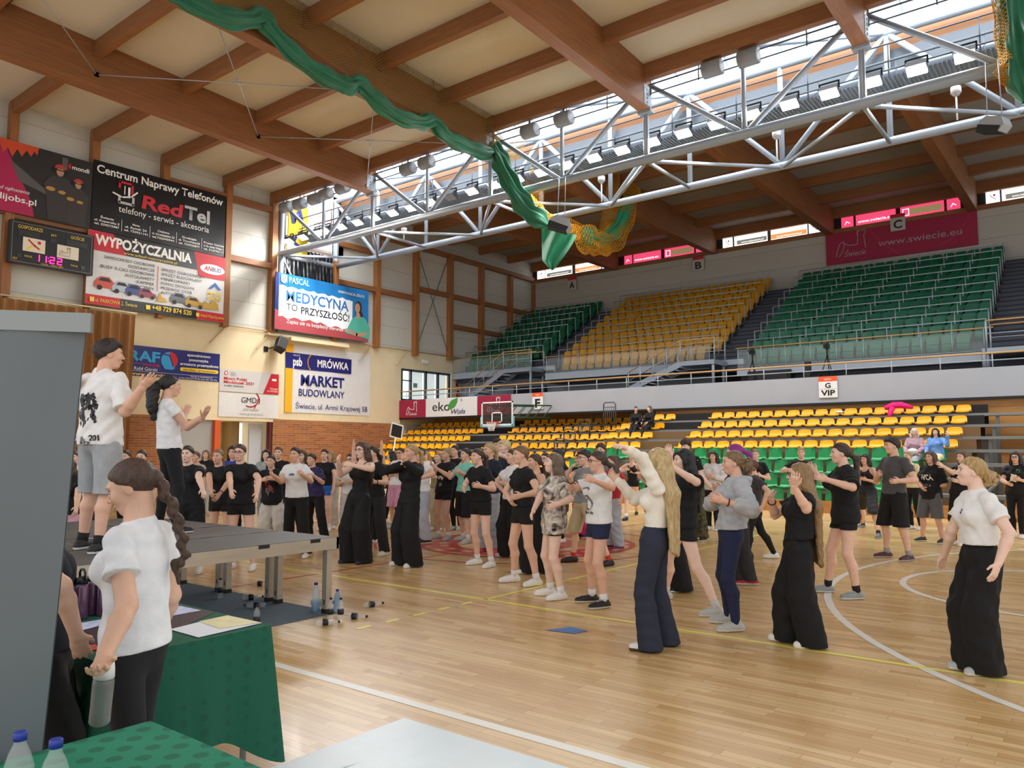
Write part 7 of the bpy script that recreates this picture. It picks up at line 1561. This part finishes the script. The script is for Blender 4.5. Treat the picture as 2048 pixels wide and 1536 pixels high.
p('woman in white top behind the lifted arm of the strapless woman', (700, 908), ((708, 1083), (692, 1082)), 15, ('tee', '#e4e0dc'), ('sweat', '#cfc9c4'), ('#8a4a34', '#b99b84'), ('slick', '#4a382c'), 'b', 'b', glasses=True)
p('long haired woman in black t-shirt and pink trousers at the roll-up display', (134, 916), ((152, 1161), (122, 1160)), 25, ('tee', K), ('sweat', '#d9a3b4'), WS, ('long', '#54402f'), (156, 988, 1, 153, 1014, 1), 'h')
p('woman in white t-shirt behind the pink trousers', (147, 902), ((159, 1112), (143, 1111)), 15, ('tee', '#e4e2e0'), ('leg', K), WS, ('slick', '#3a2c24'), 'h', 'h')
p('person in dark red shirt at the far left', (163, 905), ((171, 1106), (160, 1105)), 10, ('tee', '#8f2236'), ('leg', K), WS, ('slick', '#3d2f26'), 'h', 'h')
p('woman in white t-shirt and dark trousers with folded hands, left of the stage instructor', (171, 903), ((186, 1131), (165, 1130)), 25, ('tee', '#e6e4e2'), ('straight', '#1e2233'), WS, ('slick', '#4a382c'), 'b', 'b')
p('person in black between the instructor and the brick wall', (251, 901), ((260, 1101), (247, 1100)), 20, ('tee', K), ('leg', K), WS, ('slick', '#33271f'), 'h', 'h')
p('smiling woman in white t-shirt right of the man on the stage', (283, 901), ((294, 1111), (275, 1110)), 15, ('tee', '#e6e4e2'), ('leg', K), WS, ('slick', '#2f241e'), 'h', 'h')
# ---- instructors on the stage, women at the table
p('man in white t-shirt with back print and grey shorts on the stage', (220, 682), ((170, 1098), (204, 1107)), -128, ('over', '#e6e4e2'), ('bermuda', '#9ea1a4'), ('#18181b', '#f0eeea'), ('short', '#2a1f1b'), (132, 815, -1, 150, 772, 1), (250, 823, 1, 284, 776, 1), z0=SZ, male=True, sock='#17171a', hy=-98, curl=.2, group='instructors on the stage', handR=(310, 750, 1, .15), handL=(158, 748, 1, .2),
  deco=[('p', False, .45, pk, blotch(21, 60, .1, .13)), ('p', False, -.05, pg, blotch(22, 20, .06, .05)), ('t', False, -.02, pk, '201', .09, .05, .03, .1)], skin=1, hem=-.03)
p('dark haired woman with long curly ponytail in white t-shirt and black leggings on the stage', (342, 752), ((322, 1062), (354, 1067)), -104, ('fit', '#e9e8ea'), ('leg', '#141416'), ('#1a1a1d', '#e9e7e3'), ('curlypony', '#151216'), (362, 862, -1, 370, 828, -1), (377, 857, 1, 406, 834, 1), z0=SZ, curl=.25, group='instructors on the stage', handR=(420, 811, 1, .2), sock='#c99a7e', hem=.0, skin=1)
FW = p('woman with long brown braid in white t-shirt at the leaflet table holding a bottle', (265, 923), ((300, 1738), (262, 1728)), 122, ('polo', '#eceef2'), ('leg', '#1b191d'), ('#2a2a2e', '#3a3a3e'), ('braid', '#4a3527'), (254, 1212, 1, 206, 1318, 1), (343, 1190, -1, 318, 1262, -1), hy=106, hp=-22, bw=.88, pv=285, group='women at the leaflet table', handL=(190, 1365, 1, .7), hem=.0, H=1.6)
p('woman in dark clothes with brown hair half hidden by the roll-up display', (78, 948), ((70, 1705), (92, 1690)), -80, ('tee', '#1a1e2e'), ('straight', '#131316'), BS, ('long', '#6a4c34'), 'h', (122, 1172, 1, 152, 1268, -1), hp=-25, group='women at the leaflet table', H=1.6)
# ---- people sitting on the stand
p('girl in black with tied hair sitting on the yellow seats, hands on her knees', None, None, 12, ('long', K), ('leg', '#22232a'), WS, ('bun', '#241b18'), 's', 's', seat=(-15.35, ly(1, False) - .02, lz(1)), hy=25, group='people sitting on the stand')
p('long haired girl in black sitting beside her friend on the yellow seats', None, None, -8, ('long', K), ('leg', '#1b1b1f'), BS, ('vlong', '#6a543e'), 's', 's', seat=(-14.75, ly(1, False) - .02, lz(1)), hy=-10, group='people sitting on the stand')
p('white haired woman in mauve sweater sitting with a bag on her lap', None, None, -5, ('long', '#b493a0'), ('straight', '#a8b0b8'), WS, ('shoulder', '#d8d8dc'), 's', 's', seat=(-4.64, ly(4, False) - .02, lz(4) + .02), hy=20, group='people sitting on the stand', bw=1.15)
p('dark haired woman in blue sweater and pale yellow trousers sitting on a green seat', None, None, -10, ('long', '#6f9be0'), ('straight', '#ece2a4'), BS, ('shoulder', '#221a18'), 'u', 's', seat=(-4.1, ly(4, False) - .02, lz(4) + .02), hy=15, group='people sitting on the stand', bw=1.1)
# ---- things in their hands
q = NP['wR'] + nrm(NP['kp'](1234, 926, .06) - NP['wR']) * .13
t = thing('phone', 'dark phone held upright by the blonde filming woman', 'phone', q); R = Matrix((NP['r'], -NP['t'], (0, 0, 1))).transposed()
b = MB(); b.box(q + V(0, 0, .02), (.014, .075, .155), R=Matrix.Rotation(.3, 3, 'Z') @ R); b.build('case', mat('phone_case', '#4a4446', .3), t, bevel=.004); b = MB(); b.box(q + V(0, 0, .02) + NP['r'] * .0085, (.003, .066, .14), R=Matrix.Rotation(.3, 3, 'Z') @ R); b.build('screen', mat('phone_screen', '#1c2028', .1), t)
q = FW['wL'] + nrm(FW['kp'](198, 1372, .05) - FW['wL']) * .13
t = thing('bottle', 'clear shaker bottle with white lid held by the braided woman', 'bottle', q + V(0, 0, -.2)); A = Matrix.Rotation(.12, 3, 'Y')
b = MB(); b.lathe([(.03, 0), (.037, .01), (.036, .06), (.037, .15), (.034, .17)], q + V(0, 0, -.2), 16, A); b.build('body', mat('smoky_plastic', '#8f948f', .1, alpha=.55), t); b = MB(); b.lathe([(.036, .17), (.034, .2), (.03, .225), (.012, .23)], q + V(0, 0, -.2), 16, A); b.build('lid', mWHITE, t)
b = MB(); x, y, z = -4.66, ly(4, False) - .28, lz(4) + .28; b.ell((x, y, z), (.15, .1, .1)); tag(b.build('handbag', mat('pale_blue_plastic_bag', '#cfdbe2', .4, bump=.6, bscale=20), origin=(x, y, z)), 'pale bag on the lap of the white haired woman', 'bag')
